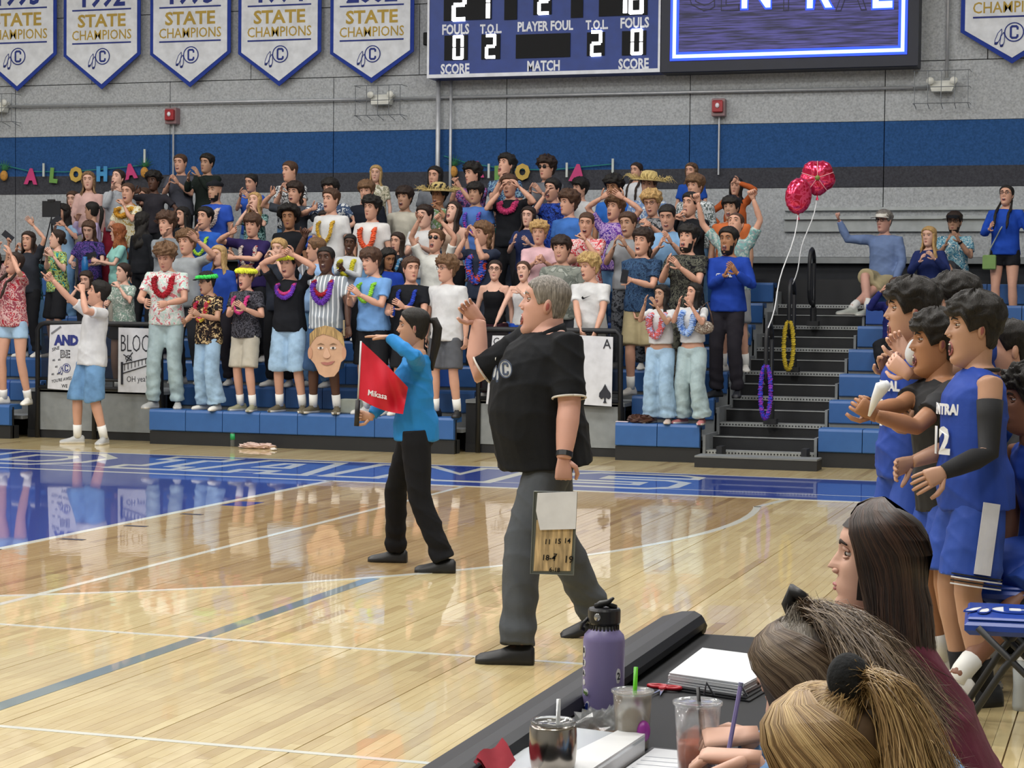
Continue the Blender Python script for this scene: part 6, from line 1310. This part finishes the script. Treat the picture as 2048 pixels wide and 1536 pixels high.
phone_at(FAN['ginger'], 1, 'phone held by the ginger haired fan', 1.2); phone_at(FAN['left photo edge raising'], 0, 'dark phone held up at the left photo edge', -.9)
wb = empty('blue_bottle', in_hand(FAN['navy floral'], 0, .06), 'blue drinks bottle held by the fan in navy floral shirt', 'bottle'); V, Fc = lathe([(.04, -.1), (.045, -.09), (.045, .06), (.03, .09), (.03, .12)], 14); mesh_obj('bottle_body', V, Fc, plain('#1f6aa8', .3), wb, smooth=True)
tbm = empty('tablet_stand', at_y(103, 418, 23.6), 'black tablet on a slim tripod among the fans at left', 'tripod'); MB().box((-.14, -.01, -.11), (.14, .01, .11), 0, .004).build('tablet', plain('#14151b', .4), tbm); MB().box((-.05, -.025, .1), (.05, .02, .13)).build('clamp', plain('#14151b', .4), tbm)
for q in ((-.35, -.3), (.2, -.3), (0, .3)): MB().tube([(0, 0, -.11), (q[0]*.6, q[1]*.6, -1.3)], .01, 6).build('leg', plain('#14151b', .4), tbm)
# ================================================================ SCORER'S TABLE AND FOREGROUND
TZ = .75; tx0, tx1, ty0, ty1 = -1.27, -.70, 2.4, 5.32
vin = mat('table_vinyl', '#12151c', .5, spec=.35, var=.05); topm = mat('table_top', '#0e1015', .65, spec=.25, var=.06)
tb = empty('scorer_table', (-1, 4, 0), "long black scorer's table with padded raised front rim", 'table'); tb.location = (0, 0, 0)
MB().box((tx0+.1, ty0, TZ-.03), (tx1, ty1, TZ), 0, .006).build('tabletop', topm, tb)
# padded rim: profile in XZ swept along Y
pr_ = [(-1.29, .02), (-1.275, .70), (-1.268, .785), (-1.255, .795), (-1.20, .812), (-1.165, .815), (-1.145, .805), (-1.135, .785), (-1.14, .765), (-1.155, .751), (-1.17, .74), (-1.25, .02)]
V = [(x, ty0, z) for x, z in pr_]+[(x, ty1-.02, z) for x, z in pr_]+[(x*.98-.02, ty1, z*.985) for x, z in pr_]; m = len(pr_)
mesh_obj('padded_front', V, [tuple(range(m))]+[(r*m+i, r*m+(i+1) % m, (r+1)*m+(i+1) % m, (r+1)*m+i) for r in (0, 1) for i in range(m)]+[tuple(range(3*m-1, 2*m-1, -1))], vin, tb)
for x, y in ((-1.12, 2.6), (-.74, 2.6), (-1.12, 5.2), (-.74, 5.2)): MB().tube([(x, y, 0), (x, y, TZ-.03)], .02, 8).build('leg', risem, tb)
def T(u, v, z=TZ): return at_z(u, v, z)
# purple bottle
P = T(1206, 1442); b = empty('water_bottle', P, 'lilac metal water bottle with black handle lid and stickers on the table', 'bottle')
prp = mat('bottle_purple', '#7d74a3', .38, spec=.5, var=.04)
V, Fc = lathe([(.038, 0), (.0445, .008), (.0455, .02), (.0455, .178), (.043, .19), (.034, .2), (.031, .205)], 40); mesh_obj('flask', V, Fc, prp, b, smooth=True)
V, Fc = lathe([(.031, .2), (.031, .214)], 32); mesh_obj('neck', V, Fc, plain('#8d8f94', .3, metal=.8), b, smooth=True)
mb = MB()
for i in range(22): a = 2*math.pi*i/22; mb.box((-.0022, -.0335, .2015), (.0022, -.031, .2135)); 
mb = MB()
for i in range(24):
    a = 2*math.pi*i/24; q = [rz(a)@np.array(p) for p in ((-.002, -.033, .2015), (.002, -.033, .2015), (.002, -.033, .2125), (-.002, -.033, .2125), (-.002, -.030, .2015), (.002, -.030, .2015), (.002, -.030, .2125), (-.002, -.030, .2125))]
    mb.add(q, [(0, 1, 2, 3), (0, 4, 5, 1), (3, 2, 6, 7), (1, 5, 6, 2), (4, 0, 3, 7)])
mb.build('lid_teeth', plain('#17181c', .4), b)
V, Fc = lathe([(.034, .214), (.0355, .218), (.0355, .244), (.033, .248), (.01, .2485)], 36); lid = mesh_obj('lid', V, Fc, plain('#15161b', .35), b, smooth=False)
V, Fc = ellipsoid((-.006, -.0355, .232), (.0075, .002, .0085), 14, 8); mesh_obj('lid_stud', V, Fc, plain('#b7b9bc', .25, metal=.9), lid, smooth=True)
MB().tube([(-.02, 0, .248), (-.008, 0, .256), (.01, -.004, .262), (.022, -.006, .272)], [.007, .008, .006, .003], 8).tube([(-.022, .005, .25), (0, .01, .257), (.025, .004, .25)], .006, 8).build('lid_handle', plain('#15161b', .4), lid, True)
mesh_obj('strap', *tube([(-.034, -.008, .225), (-.045, -.01, .213), (-.05, -.008, .203), (-.044, -.004, .2)], [(.004, .008)]*4, 8), plain('#15161b', .5), b, smooth=True)
def wrap(a, z, r=.0462): return np.array([r*math.sin(a), -r*math.cos(a), z])
def sticker(name, a0, z0, pts, m, r=.0462, k=1.):
    V = [wrap(a0+x*k/.0462, z0+y*k, r) for x, y in pts]+[wrap(a0+x*k/.0462, z0+y*k, r-.0012) for x, y in pts]; n = len(pts)
    c_ = wrap(a0+np.mean([p[0] for p in pts])*k/.0462, z0+np.mean([p[1] for p in pts])*k, r+.0002); V.append(c_)
    return mesh_obj(name, V, [(i, (i+1) % n, 2*n) for i in range(n)]+[(i, n+i, n+(i+1) % n, (i+1) % n) for i in range(n)], m, b)
stw = plain('#dcdde0', .4); stn = plain('#1e2f7a', .4); A0 = -.26
for i, (a, z, w, h) in enumerate(((-1.0, .155, .010, .022), (-.98, .130, .012, .014), (-1.02, .108, .011, .014), (-1.0, .088, .010, .012), (-.85, .068, .020, .013), (.95, .105, .012, .03), (1.0, .07, .01, .014))):
    rn = random.Random(i); pts = [(w*.5*(1+.25*rn.random())*math.cos(t), h*.5*(1+.25*rn.random())*math.sin(t)) for t in np.linspace(0, 2*math.pi, 14, endpoint=False)]; sticker('sticker', a+A0*-.3, z, pts, stw)
for s, a, z, sz, m_ in (('B', -.98, .152, .017, ink), ('E', -.97, .126, .014, ink), ('A', -.98, .104, .014, ink), ('happy', -.88, .064, .011, plain('#5a7a3a', .5)), ('2', .98, .098, .022, ink), ('n', 1.02, .066, .014, ink)):
    q = wrap(a+A0*-.3-.12, z, .0468); text('sticker_print', s, q, (math.cos(a), math.sin(a), 0), Z1, sz, m_, b, 'LEFT', .8, .0003, .0008)
fp = [(.0155*(1+.35*math.cos(5*t))*math.cos(t), .0155*(1+.35*math.cos(5*t))*math.sin(t)) for t in np.linspace(0, 2*math.pi, 40, endpoint=False)]
sticker('flower_sticker', -.72, .026, [(x*1.15, y*1.15) for x, y in fp], stw, .0461); sticker('flower_print', -.72, .026, fp, stn, .0466); sticker('flower_eye', -.72, .026, [(.0035*math.cos(t), .0035*math.sin(t)) for t in np.linspace(0, 6.2, 10)], plain('#c9b84a', .5), .0471)
# steel tumbler
def pos(u, v, z=TZ): return T(u, v, z)
P = pos(1105, 1575); t = empty('steel_tumbler', P, 'shiny steel tumbler with clear lid and clear straw, front left of table', 'tumbler')
stl = plain('#a8a199', .2, metal=1., var=0)
V, Fc = lathe([(.026, 0), (.034, .01), (.043, .05), (.0455, .08), (.044, .115), (.040, .122), (.039, .12), (.042, .08), (.02, .03)], 44, False); mesh_obj('cup', V, Fc, stl, t, smooth=True)
glz = mat('clear_lid', '#e9ecee', .06, trans=.92, var=0); V, Fc = lathe([(.0405, .117), (.042, .124), (.041, .128), (.036, .127), (.034, .122), (.005, .121)], 40); mesh_obj('lid', V, Fc, glz, t, smooth=True)
MB().tube([(.008, 0, .03), (.010, 0, .168)], .0042, 12).build('straw', mat('straw_clear', '#d5d8d8', .2, trans=.5, var=0), t, True)
# two plastic cups
def cup(P, r0, r1, h, label, liq, lh, straw, sr, logo=None, dome=.0):
    t = empty('plastic_cup', P, label, 'cup'); pl = mat('cup_plastic', '#e6eaec', .12, trans=.85, var=0, alpha=.55)
    V, Fc = lathe([(r0, 0), (r0+(r1-r0)*.1, h*.1), (r0+(r1-r0)*.5, h*.5), (r1, h), (r1-.0015, h), (r0+(r1-r0)*.5-.0015, h*.5), (r0-.001, .003)], 40, False); mesh_obj('cup_wall', V, Fc, pl, t, smooth=True)
    k = lh/h; V, Fc = lathe([(r0-.0025, .003), (r0+(r1-r0)*k-.0025, lh), (.001, lh)], 36); mesh_obj('drink', V, Fc, liq, t, smooth=True)
    V, Fc = lathe([(r1-.001, h-.004), (r1+.0035, h-.002), (r1+.0035, h+.003), (r1-.002, h+.004), (r1-.004, h+.002), (r1*.5, h+.003+dome), (.004, h+.004+dome)], 40); mesh_obj('lid', V, Fc, pl, t, smooth=True)
    (a, b_), m_ = straw; MB().tube([a, b_], sr, 12).build('straw', m_, t, True)
    if logo: 
        V, Fc = ellipsoid((r1*.72, -r1*.55, h*.36), (.014, .016, .022), 16, 10); mesh_obj('round_logo', V, Fc, logo, t, smooth=True)
    return t
cup(pos(1264, 1497), .0335, .0405, .118, 'plastic cup with beige shake and bright green straw', mat('drink_beige', '#a08a68', .35), .112, (((.002, 0, .02), (.006, 0, .168)), plain('#5ec21e', .3)), .0045, plain('#8a2a88', .4))
cup(pos(1393, 1568), .034, .044, .155, 'tall clear cup with orange drink and black straw', mat('drink_orange', '#c8633a', .25), .08, (((.016, 0, .01), (.0, 0, .185)), plain('#16161a', .3)), .0038)
# clear bag of snack behind the cups
o = blob('snack_bag', pos(1195, 1475), (.06, .05, .05), mat('bag_clear', '#dfe2e4', .12, trans=.8, var=0, alpha=.6), 'crinkled clear plastic bag behind the beige cup', 'bag', 12, 6)
o = blob('snack_pieces', pos(1185, 1485), (.045, .035, .02), mat('nuts', '#8d6d52', .7), 'brown nuts inside the crinkled clear bag', 'food', 13, 7)
# scissors
s = empty('scissors', pos(1325, 1380, TZ+.004), 'red handled scissors lying open on the table', 'scissors'); redp = plain('#b0202e', .35)
for q in (-1, 1):
    mb = MB(); mb.tube([(.0+.022*math.cos(a)+q*.018, .02+.013*math.sin(a)-q*.004, .004) for a in np.linspace(0, 2*math.pi, 19)], .0045, 8); mb.tube([(q*.008, .008, .004), (0, -.01, .004)], .005, 8); mb.build('handle', redp, s, True)
    MB().add([(-.004, -.005, .001), (.006, -.005, .001), (q*.012+.002, -.085, .001), (-.004, -.005, .004), (.006, -.005, .004), (q*.012+.002, -.085, .003)], [(0, 2, 1), (3, 4, 5), (0, 1, 4, 3), (1, 2, 5, 4), (2, 0, 3, 5)]).build('blade', plain('#a9adb2', .2, metal=.9), s)
# open ring binder with paper stack
bd = empty('ring_binder', (0, 0, 0), 'open black ring binder holding a thick stack of white sheets', 'binder')
c0, c1, c2, c3 = T(1285, 1350), T(1495, 1365, TZ), T(1500, 1305), T(1345, 1302)
def slabq(C4, z0, z1, name, m, par, j=0):
    V = [(p[0], p[1], z0) for p in C4]+[(p[0], p[1], z1) for p in C4]; return mesh_obj(name, V, [(3, 2, 1, 0), (4, 5, 6, 7)]+[(i, (i+1) % 4, 4+(i+1) % 4, 4+i) for i in range(4)], m, par)
bx = np.array([-1.13, 4.58]); 
slabq([(-1.07, 4.5), (-.84, 4.42), (-.79, 4.84), (-1.07, 4.93)], TZ, TZ+.004, 'cover', plain('#14161a', .4), bd)
slabq([(-1.065, 4.51), (-.85, 4.43), (-.80, 4.86), (-1.075, 4.95)], TZ+.004, TZ+.008, 'cover', plain('#14161a', .4), bd)
for k in range(9):
    j = RND.uniform(-.004, .004); slabq([(-1.055+j, 4.53), (-.86+j, 4.46+j), (-.81, 4.82), (-1.055+j, 4.9+j)], TZ+.008+.003*k, TZ+.0106+.003*k, 'sheet', plain('#cfd3d8', .8), bd)
for x_ in (-.87, -.95): MB().tube([(x_, 4.44, TZ+.006), (x_+.005, 4.44, TZ+.035), (x_+.02, 4.45, TZ+.006)], .003, 6).build('ring', plain('#9a9da2', .25, metal=.9), bd)
# plastic box lid, napkin, notebook, red cloth
fb = empty('storage_box', (0, 0, 0), 'shallow white plastic box with translucent lid at the front of the table', 'box')
wp = mat('box_white', '#d9dbdc', .35, var=.03); q4 = [T(1005, 1540), T(1180, 1452), T(1350, 1475), T(1300, 1600)]; q4[3] = T(1240, 1640)
q4 = [(-1.17, 3.42), (-1.10, 3.86), (-.94, 3.83), (-.965, 3.42)]
slabq(q4, TZ, TZ+.03, 'tray', wp, fb); slabq([(p[0]+.0, p[1]) for p in q4], TZ+.03, TZ+.036, 'lid', mat('lid_frost', '#cfd6dc', .2, trans=.3, var=0), fb)
slabq([(-1.06, 3.42), (-1.0, 3.845), (-.94, 3.83), (-.965, 3.42)], TZ+.036, TZ+.041, 'lid_flap', wp, fb)
rc = empty('red_cloth', (0, 0, 0), 'folded red cloth lying over the table rim behind the tumbler', 'cloth'); 
mb = MB(); n = 8
for k in range(3):
    V = [(-1.165+.008*k+.010*i, 3.40+.022*j-.008*k, .80+.012*k-.012*i+.006*math.sin(i*1.3+j)) for i in range(n) for j in range(n)]; V2 = [(x, y, z-.006) for x, y, z in V]
    Fc = [(i*n+j, i*n+j+1, (i+1)*n+j+1, (i+1)*n+j) for i in range(n-1) for j in range(n-1)]; mb.add(V+V2, Fc+[tuple(n*n+a for a in f[::-1]) for f in Fc])
mb.build('folded_cloth', plain('#9c1d30', .8), rc, True)
nb = empty('notebook', (0, 0, 0), 'open white score sheet under the writing hand', 'notebook'); slabq([(-.945, 3.62), (-.80, 3.60), (-.78, 3.86), (-.93, 3.87)], TZ, TZ+.004, 'page', plain('#d2d5da', .8), nb); slabq([(-.955, 3.60), (-.79, 3.58), (-.77, 3.88), (-.94, 3.89)], TZ-.0, TZ+.0015, 'cover', plain('#1b1c22', .5), nb)
for k in range(5): MB().box((-.93, 3.65+.035*k, TZ+.004), (-.80, 3.652+.035*k, TZ+.0045)).build('ruled_line', plain('#8e94a0', .8), nb)
# folding chairs
def fchair(x, y, rzd, label):
    t = empty('folding_chair', (x, y, 0), label, 'chair', 'team folding chairs beside the court', math.radians(rzd)); bl_ = mat('chair_vinyl', '#1a3f9c', .35, var=.05)
    mb = MB(); mb.box((-.21, -.21, .415), (.21, .2, .475), 0, .02); mb.box((-.2, -.2, .47), (.2, .19, .485), 0, .008); mb.build('seat', bl_, t)
    MB().box((-.21, .2, .66), (.21, .235, .88), 0, .015).build('backrest', bl_, t)
    for s in (-1, 1):
        MB().tube([(s*.225, .24, .9), (s*.225, .19, .6), (s*.225, -.06, .3), (s*.225, -.24, 0)], .014, 8).build('leg', risem, t, True); MB().tube([(s*.225, -.16, .45), (s*.225, .08, .22), (s*.225, .26, 0)], .013, 8).build('leg', risem, t, True)
    MB().tube([(-.225, -.2, .06), (.225, -.2, .06)], .01, 6).build('stretcher', risem, t); MB().tube([(-.225, .2, .07), (.225, .2, .07)], .01, 6).build('stretcher', risem, t)
    feather_logo('seat_emblem', (-.02, -.02, .486), (0, 1, 0), (-1, 0, 0), .10, bl_, stripe_w, t); return t
for i, (x, y) in enumerate(((-.50, 8.72), (-.49, 9.27), (-.48, 9.82), (-.43, 7.85))): fchair(x, y, -88+RND.uniform(-3, 3), ['blue padded folding chair with white emblem behind the front player', 'middle blue padded folding chair of the row of three', 'farthest blue folding chair of the row, by the seated player', 'blue folding chair closest to the table, cut by the photo edge'][i])
fd_ = empty('folded_chair_frame', (-.10, 6.6, 0), 'black folding chair frame standing close at the right photo edge', 'chair', None, math.radians(-80))
for s in (-1, 1):
    MB().tube([(s*.225, .24, .9), (s*.225, .19, .6), (s*.225, -.06, .3), (s*.225, -.24, 0)], .016, 8).build('leg', risem, fd_, True); MB().tube([(s*.225, -.16, .45), (s*.225, .26, 0)], .014, 8).build('leg', risem, fd_, True)
MB().box((-.21, -.2, .43), (.21, .2, .47), 0, .015).build('seat', risem, fd_); MB().box((-.21, .2, .66), (.21, .235, .88), 0, .015).build('backrest', risem, fd_)
def bottle2(P, label):
    t = empty('squeeze_bottle', P, label, 'bottle'); V, Fc = lathe([(.035, 0), (.037, .02), (.034, .1), (.037, .17), (.02, .2), (.02, .215)], 20); mesh_obj('bottle_body', V, Fc, mat('bottle_frost', '#cfd6da', .2, trans=.4, var=0), t, smooth=True)
    V, Fc = lathe([(.022, .21), (.022, .235), (.01, .24), (.01, .255)], 16); mesh_obj('cap', V, Fc, plain('#d5d8db', .4), t)
bottle2(at_z(2042, 1420, 0), 'frosted squeeze bottle on the floor at the right photo edge')
blob('crumpled_foil', at_z(1982, 1385), (.05, .04, .045), plain('#aeb2ba', .2, metal=.6), 'crumpled silver wrapper on the floor under the chairs', 'litter', 21, 6)
for k in range(3):
    pass
bk = empty('backpack', at_z(2015, 1290), 'black striped equipment bag lying under the blue chairs', 'bag'); mb = MB().box((-.16, -.3, 0), (.2, .3, .22), 0, .04); mb.build('bag_body', risem, bk)
for k in range(4): MB().box((-.164, -.28, .035+.045*k), (-.158, .28, .047+.045*k)).build('white_band', stripe_w, bk)

# ================================================================ THREE WOMEN AT THE TABLE
def strand_mat(key, c1, c2, c3):
    m = bpy.data.materials.new(key); m.use_nodes = True; N = m.node_tree.nodes; L = m.node_tree.links; b = N['Principled BSDF']; a = N.new('ShaderNodeAttribute'); a.attribute_name = 'tone'
    r = N.new('ShaderNodeValToRGB'); r.color_ramp.elements[0].color = lin(c1); r.color_ramp.elements[1].color = lin(c3); e = r.color_ramp.elements.new(.5); e.color = lin(c2); L.new(a.outputs['Fac'], r.inputs[0]); L.new(r.outputs[0], b.inputs['Base Color'])
    b.inputs['Roughness'].default_value = .42; b.inputs['Specular IOR Level'].default_value = .5; return m
def strands(paths, w, m, parent, tones, name='hair_strands'):
    """each strand: a thin tapering ribbon with a folded (V shaped) section; paths array n x k x 3 + surface normals"""
    n, k, _ = paths.shape; t = np.gradient(paths, axis=1); t /= np.linalg.norm(t, axis=2, keepdims=True)+1e-9
    ctr = paths.mean(axis=(0, 1)); out = paths-ctr; out /= np.linalg.norm(out, axis=2, keepdims=True)+1e-9
    s = np.cross(t, out); s /= np.linalg.norm(s, axis=2, keepdims=True)+1e-9
    tp = (w*np.concatenate([[.6], np.ones(k-3), [.7, .15]]))[None, :, None]
    A = paths-s*tp; B = paths+out*tp*.5; Cc = paths+s*tp; V = np.stack([A, B, Cc], 2).reshape(-1, 3)
    base = (np.arange(n)*k*3)[:, None]+(np.arange(k-1)*3)[None, :]; base = base.reshape(-1); q1 = np.stack([base, base+1, base+4, base+3], 1); q2 = np.stack([base+1, base+2, base+5, base+4], 1); Fq = np.concatenate([q1, q2])
    me = bpy.data.meshes.new(name); me.vertices.add(len(V)); me.vertices.foreach_set('co', V.astype(np.float32).ravel()); me.loops.add(Fq.size); me.loops.foreach_set('vertex_index', Fq.astype(np.int32).ravel())
    me.polygons.add(len(Fq)); me.polygons.foreach_set('loop_start', np.arange(0, Fq.size, 4, dtype=np.int32)); me.polygons.foreach_set('use_smooth', np.ones(len(Fq), bool)); me.update(calc_edges=True)
    a = me.attributes.new('tone', 'FLOAT', 'FACE'); tt = np.repeat(tones, k-1); a.data.foreach_set('value', np.concatenate([tt, tt]).astype(np.float32)); me.materials.append(m)
    o = bpy.data.objects.new(name, me); link(o, parent); o['kind'] = 'stuff'; return o
NR_ = np.random.RandomState(5)
def skull(th, el, off):
    """point on the head: th azimuth (0 = face), el elevation in radians"""
    th, el = np.broadcast_arrays(np.asarray(th, float), np.asarray(el, float)); z = np.sin(el)*.122; z = np.where(el < 0, np.sin(el)*.13, z)
    z = np.minimum(z, .1218); p = head_surf(z, th, 0.); nn = p/np.array([.0745, .092, .122])**2; nn /= np.linalg.norm(nn, axis=-1, keepdims=True); return p+nn*np.asarray(off)[..., None] if np.ndim(off) else p+nn*off
def smooth_paths(P, k):
    n, m, _ = P.shape; s = np.linspace(0, m-1, k); i = np.minimum(s.astype(int), m-2); f = (s-i)[None, :, None]; f = f
    p0 = P[:, np.maximum(i-1, 0)]; p1 = P[:, i]; p2 = P[:, i+1]; p3 = P[:, np.minimum(i+2, m-1)]
    return .5*((2*p1)+(-p0+p2)*f+(2*p0-5*p1+4*p2-p3)*f*f+(-p0+3*p1-3*p2+p3)*f**3)
def long_groom(n, L, seed, back=.05, curl=.0, frizz=.004, k=14, face=.95):
    R_ = np.random.RandomState(seed); th = R_.uniform(face, 2*math.pi-face, n); lay = R_.rand(n); off = .006+.016*lay; pts = []
    side = np.where(th < math.pi, 1, -1)
    th0 = np.where(side > 0, .1+.25*R_.rand(n)+ (th-face)*.55, 2*math.pi-(.1+.25*R_.rand(n)+(2*math.pi-face-th)*.55))
    for f_, el in ((0., 1.5), (.3, 1.15), (.6, .7), (.85, .25), (1., -.15)): pts.append(skull(th0+(th-th0)*f_, np.full(n, el)-.0*lay, off+.004))
    last = pts[-1]; c_, s_ = -np.cos(th), np.sin(th); Ls = L*R_.uniform(.8, 1.02, n)
    for f_ in (.18, .4, .62, .82, 1.):
        z = -.03-Ls*f_; wx = .082+.03*np.minimum(1, f_*1.6)+.02*lay; x = s_*wx; y = np.where(c_ > 0, c_*(.10+.012*lay)+back*f_, c_*.07+back*f_*.6)
        a = curl*np.array(f_); x = x+a*.02*np.sin(f_*9+th*5); y = y+a*.02*np.cos(f_*8+th*4); pts.append(np.stack([x, y, z], -1))
    P = np.stack(pts, 1); P[:, 5:] += R_.normal(0, frizz, P[:, 5:].shape)*np.linspace(.5, 2, P.shape[1]-5)[None, :, None]; return smooth_paths(P, k), .45+.28*(lay-.5)+R_.normal(0, .12, n)+.22*np.sin(th*26+3*np.sin(th*7))
def halfup(n, tie, L, seed, face=.9, low=False, k=14, frizz=.004, puff=.012):
    """strands pulled from the hairline to the tie"""
    R_ = np.random.RandomState(seed); th = R_.uniform(-2.2, 2.2, n); lay = R_.rand(n); el0 = np.interp(np.abs(th), [0, .5, 1., 1.5, 2.2], [.62, .60, .35, .05, .1]); a = skull(th, el0+.12*R_.rand(n), .004*np.ones(n)); b = np.asarray(tie)+R_.normal(0, .012, (n, 3))*[1, .6, .6]
    pts = [a]
    for f_ in (.2, .45, .7, .88):
        q = a*(1-f_)+b*f_; r = np.linalg.norm(q/np.array([.0775, .095, .122]), axis=1)[:, None]; s_ = q/r*(1+(.11+puff*6*np.sin(f_*3.1)*(.5+lay))[:, None]) ; pts.append(np.where(r < 1.12+0*s_, s_, q))
    pts.append(b); P = np.stack(pts, 1); return smooth_paths(P, k), .55+R_.normal(0, .13, n)+.25*np.sin(th*24+2*np.sin(th*9))
def tail(n, tie, dirs, seed, k=14, frizz=.01, spread=.05):
    R_ = np.random.RandomState(seed); t0 = np.asarray(tie)+R_.normal(0, .012, (n, 3)); u_ = R_.normal(0, 1, (n, 2)); pts = [t0]; fr = R_.uniform(.75, 1.05, n)[:, None]
    for j, d in enumerate(dirs): s_ = spread*(j+1)/len(dirs); pts.append(np.asarray(tie)+np.array(d)*fr+np.stack([u_[:, 0]*s_, u_[:, 1]*s_*.7, R_.normal(0, s_*.5, n)], -1)+R_.normal(0, frizz, (n, 3)))
    return smooth_paths(np.stack(pts, 1), k), .6+R_.normal(0, .22, n)
def seat_woman(head, yaw, label, skin, hairc, shirt, sleeve, lean, look, pitch, hands, scale, **kw):
    base = head-np.array([0, 0, 0]); fy = math.radians(yaw); fw = np.array([math.sin(fy), -math.cos(fy)])
    f1 = (head[0]+fw[0]*.35, head[1]+fw[1]*.35, 0, yaw)
    return person(head, 0, yaw, label, 'f', ('strands', hairc), skin, shirt, sleeve, ('pants', BKP), 'lap', look, pitch, 0, 0, sit=True, scale=scale, q=2, lean=lean, feet=(f1, (f1[0]+.1, f1[1]+.15, 0, yaw)), hands=hands, **kw)
W1 = at_d(1760, 1128, 4.4); W2 = at_d(1622, 1382, 3.75); W3 = at_d(1658, 1556, 3.1)
w1 = seat_woman(W1, -84, 'seated woman with long straight dark brown hair and maroon top, face in profile', 'p', DB, mat('cloth_maroon', '#5c1a33', .85, bump=.2), 'short', 24, 0, -4, (at_d(1650, 1330, 4.3), at_d(1640, 1320, 4.5)), 1.0)
w2 = seat_woman(W2, -100, 'seated woman with frizzy brown half-up hair and light blue top writing', 'p', BR, mat('cloth_sky', '#7ba3d4', .85, bump=.2), 'long', 40, -12, 22, (at_d(1500, 1515, 3.35), at_d(1497, 1470, 3.65)), 1.0, curls=(.5, .8), palms=((0, 0, -1, -1, -.1, 0), (0, .3, -1, -1, -.3, -.1)), neckl=.09, hfwd=.03)
w3 = seat_woman(W3, -104, 'nearest seated woman with blond streaked half-up hair and black scrunchie', 'p', BL, mat('cloth_sky2', '#7ba3d4', .85, bump=.2), 'short', 30, -5, 10, (at_d(1560, 1720, 2.8), at_d(1540, 1740, 3.0)), 1.0)
def cap_shell(pp, face, m, low=-.3):
    V = []; Fc = []; n, r_ = 40, 10
    for i in range(r_+1):
        for j in range(n+1):
            th = face+(2*math.pi-2*face)*j/n; el = 1.55+(low-1.55)*i/r_; V.append(pp['HX'](skull(th, el, .006)))
    for i in range(r_):
        for j in range(n): Fc.append((i*(n+1)+j, i*(n+1)+j+1, (i+1)*(n+1)+j+1, (i+1)*(n+1)+j))
    # forehead fill from the hairline up
    q = len(V)
    for i in range(6):
        for j in range(13): th = -face+2*face*j/12; el = 1.55+(.66-1.55)*i/5; V.append(pp['HX'](skull(th, el, .005)))
    for i in range(5):
        for j in range(12): Fc.append((q+i*13+j, q+i*13+j+1, q+(i+1)*13+j+1, q+(i+1)*13+j))
    mesh_obj('hair_base', V, Fc, m, pp['root'], smooth=True)
def put(pp, PT, w, m, tones_name):
    P, t = PT; Q = pp['HX'](P.reshape(-1, 3)).reshape(P.shape); return strands(Q, w, m, pp['root'], np.clip(t, 0, 1), tones_name)
d1 = strand_mat('strand_dark', '#110b09', '#2a1b16', '#4e3528'); d2 = strand_mat('strand_brown', '#2a2019', '#574535', '#95826a'); d3 = strand_mat('strand_blond', '#4f3a26', '#94754a', '#cdb07c'); d2g = strand_mat('strand_grey', '#3c342c', '#70675b', '#9c958a')
bd1, bd2, bd3 = plain('#1a110e', .6), plain('#352920', .6), plain('#5b4630', .6)
cap_shell(w1, 1.15, bd1, -.6); put(w1, long_groom(8000, .40, 1, .05, .15, .0035, 16, 1.22), .0009, d1, 'hair_strands')
cap_shell(w2, .95, bd2, -.6); put(w2, long_groom(5000, .24, 2, .10, 1.2, .009, 16, 1.5), .0007, d2, 'hair_strands'); put(w2, halfup(5000, (0, .035, .145), 0, 3), .0007, d2g, 'hair_strands')
put(w2, tail(6000, (0, .04, .138), [(0, .035, -.008), (0, .085, -.05), (0, .115, -.12), (0, .135, -.20), (0, .15, -.27)], 4, 16, .007, .045), .0007, d2, 'hair_strands')
cap_shell(w3, .95, bd3, -.6); put(w3, long_groom(6500, .30, 6, .06, .4, .004, 16, 1.3), .0008, d3, 'hair_strands'); put(w3, halfup(6000, (0.0, .06, .135), 0, 7, puff=.015), .0008, d3, 'hair_strands')
put(w3, tail(7000, (0, .065, .14), [(-.01, .03, .010), (-.02, .058, -.02), (-.03, .075, -.09), (-.03, .085, -.17), (-.03, .085, -.25)], 8, 16, .004, .03), .0008, d3, 'hair_strands')
mesh_obj('scrunchie', [w3['HX'](p) for p in (lambda V: V)(ellipsoid((0, .058, .15), (.040, .032, .040), 20, 14)[0])], ellipsoid((0, 0, 0), (1, 1, 1), 20, 14)[1], mat('scrunchie_black', '#0f1114', .95, bump=.8), w3['root'], smooth=True)
mesh_obj('hair_clip', [w2['HX'](p) for p in tube([(0, .01, .135), (0, .012, .165), (0, .03, .185), (.0, .05, .165)], [.010, .015, .015, .010], 10)[0]], tube([(0, .01, .135), (0, .012, .165), (0, .03, .185), (.0, .05, .165)], [.010, .015, .015, .010], 10)[1], plain('#121215', .5), w2['root'], smooth=True)
pe = empty('pencil', at_d(1465, 1485, 3.62), 'lilac pencil in the writing hand of the woman in light blue', 'pencil'); o_ = np.array(pe.location); MB().tube([at_d(1458, 1497, 3.6)-o_, at_d(1481, 1372, 3.62)-o_], .0042, 6).build('barrel', plain('#8a7fb4', .4), pe); MB().tube([at_d(1481, 1372, 3.62)-o_, at_d(1482, 1365, 3.62)-o_], .0045, 8).build('eraser', plain('#8d8fb0', .6), pe)
flush_jobs(); flush_text()
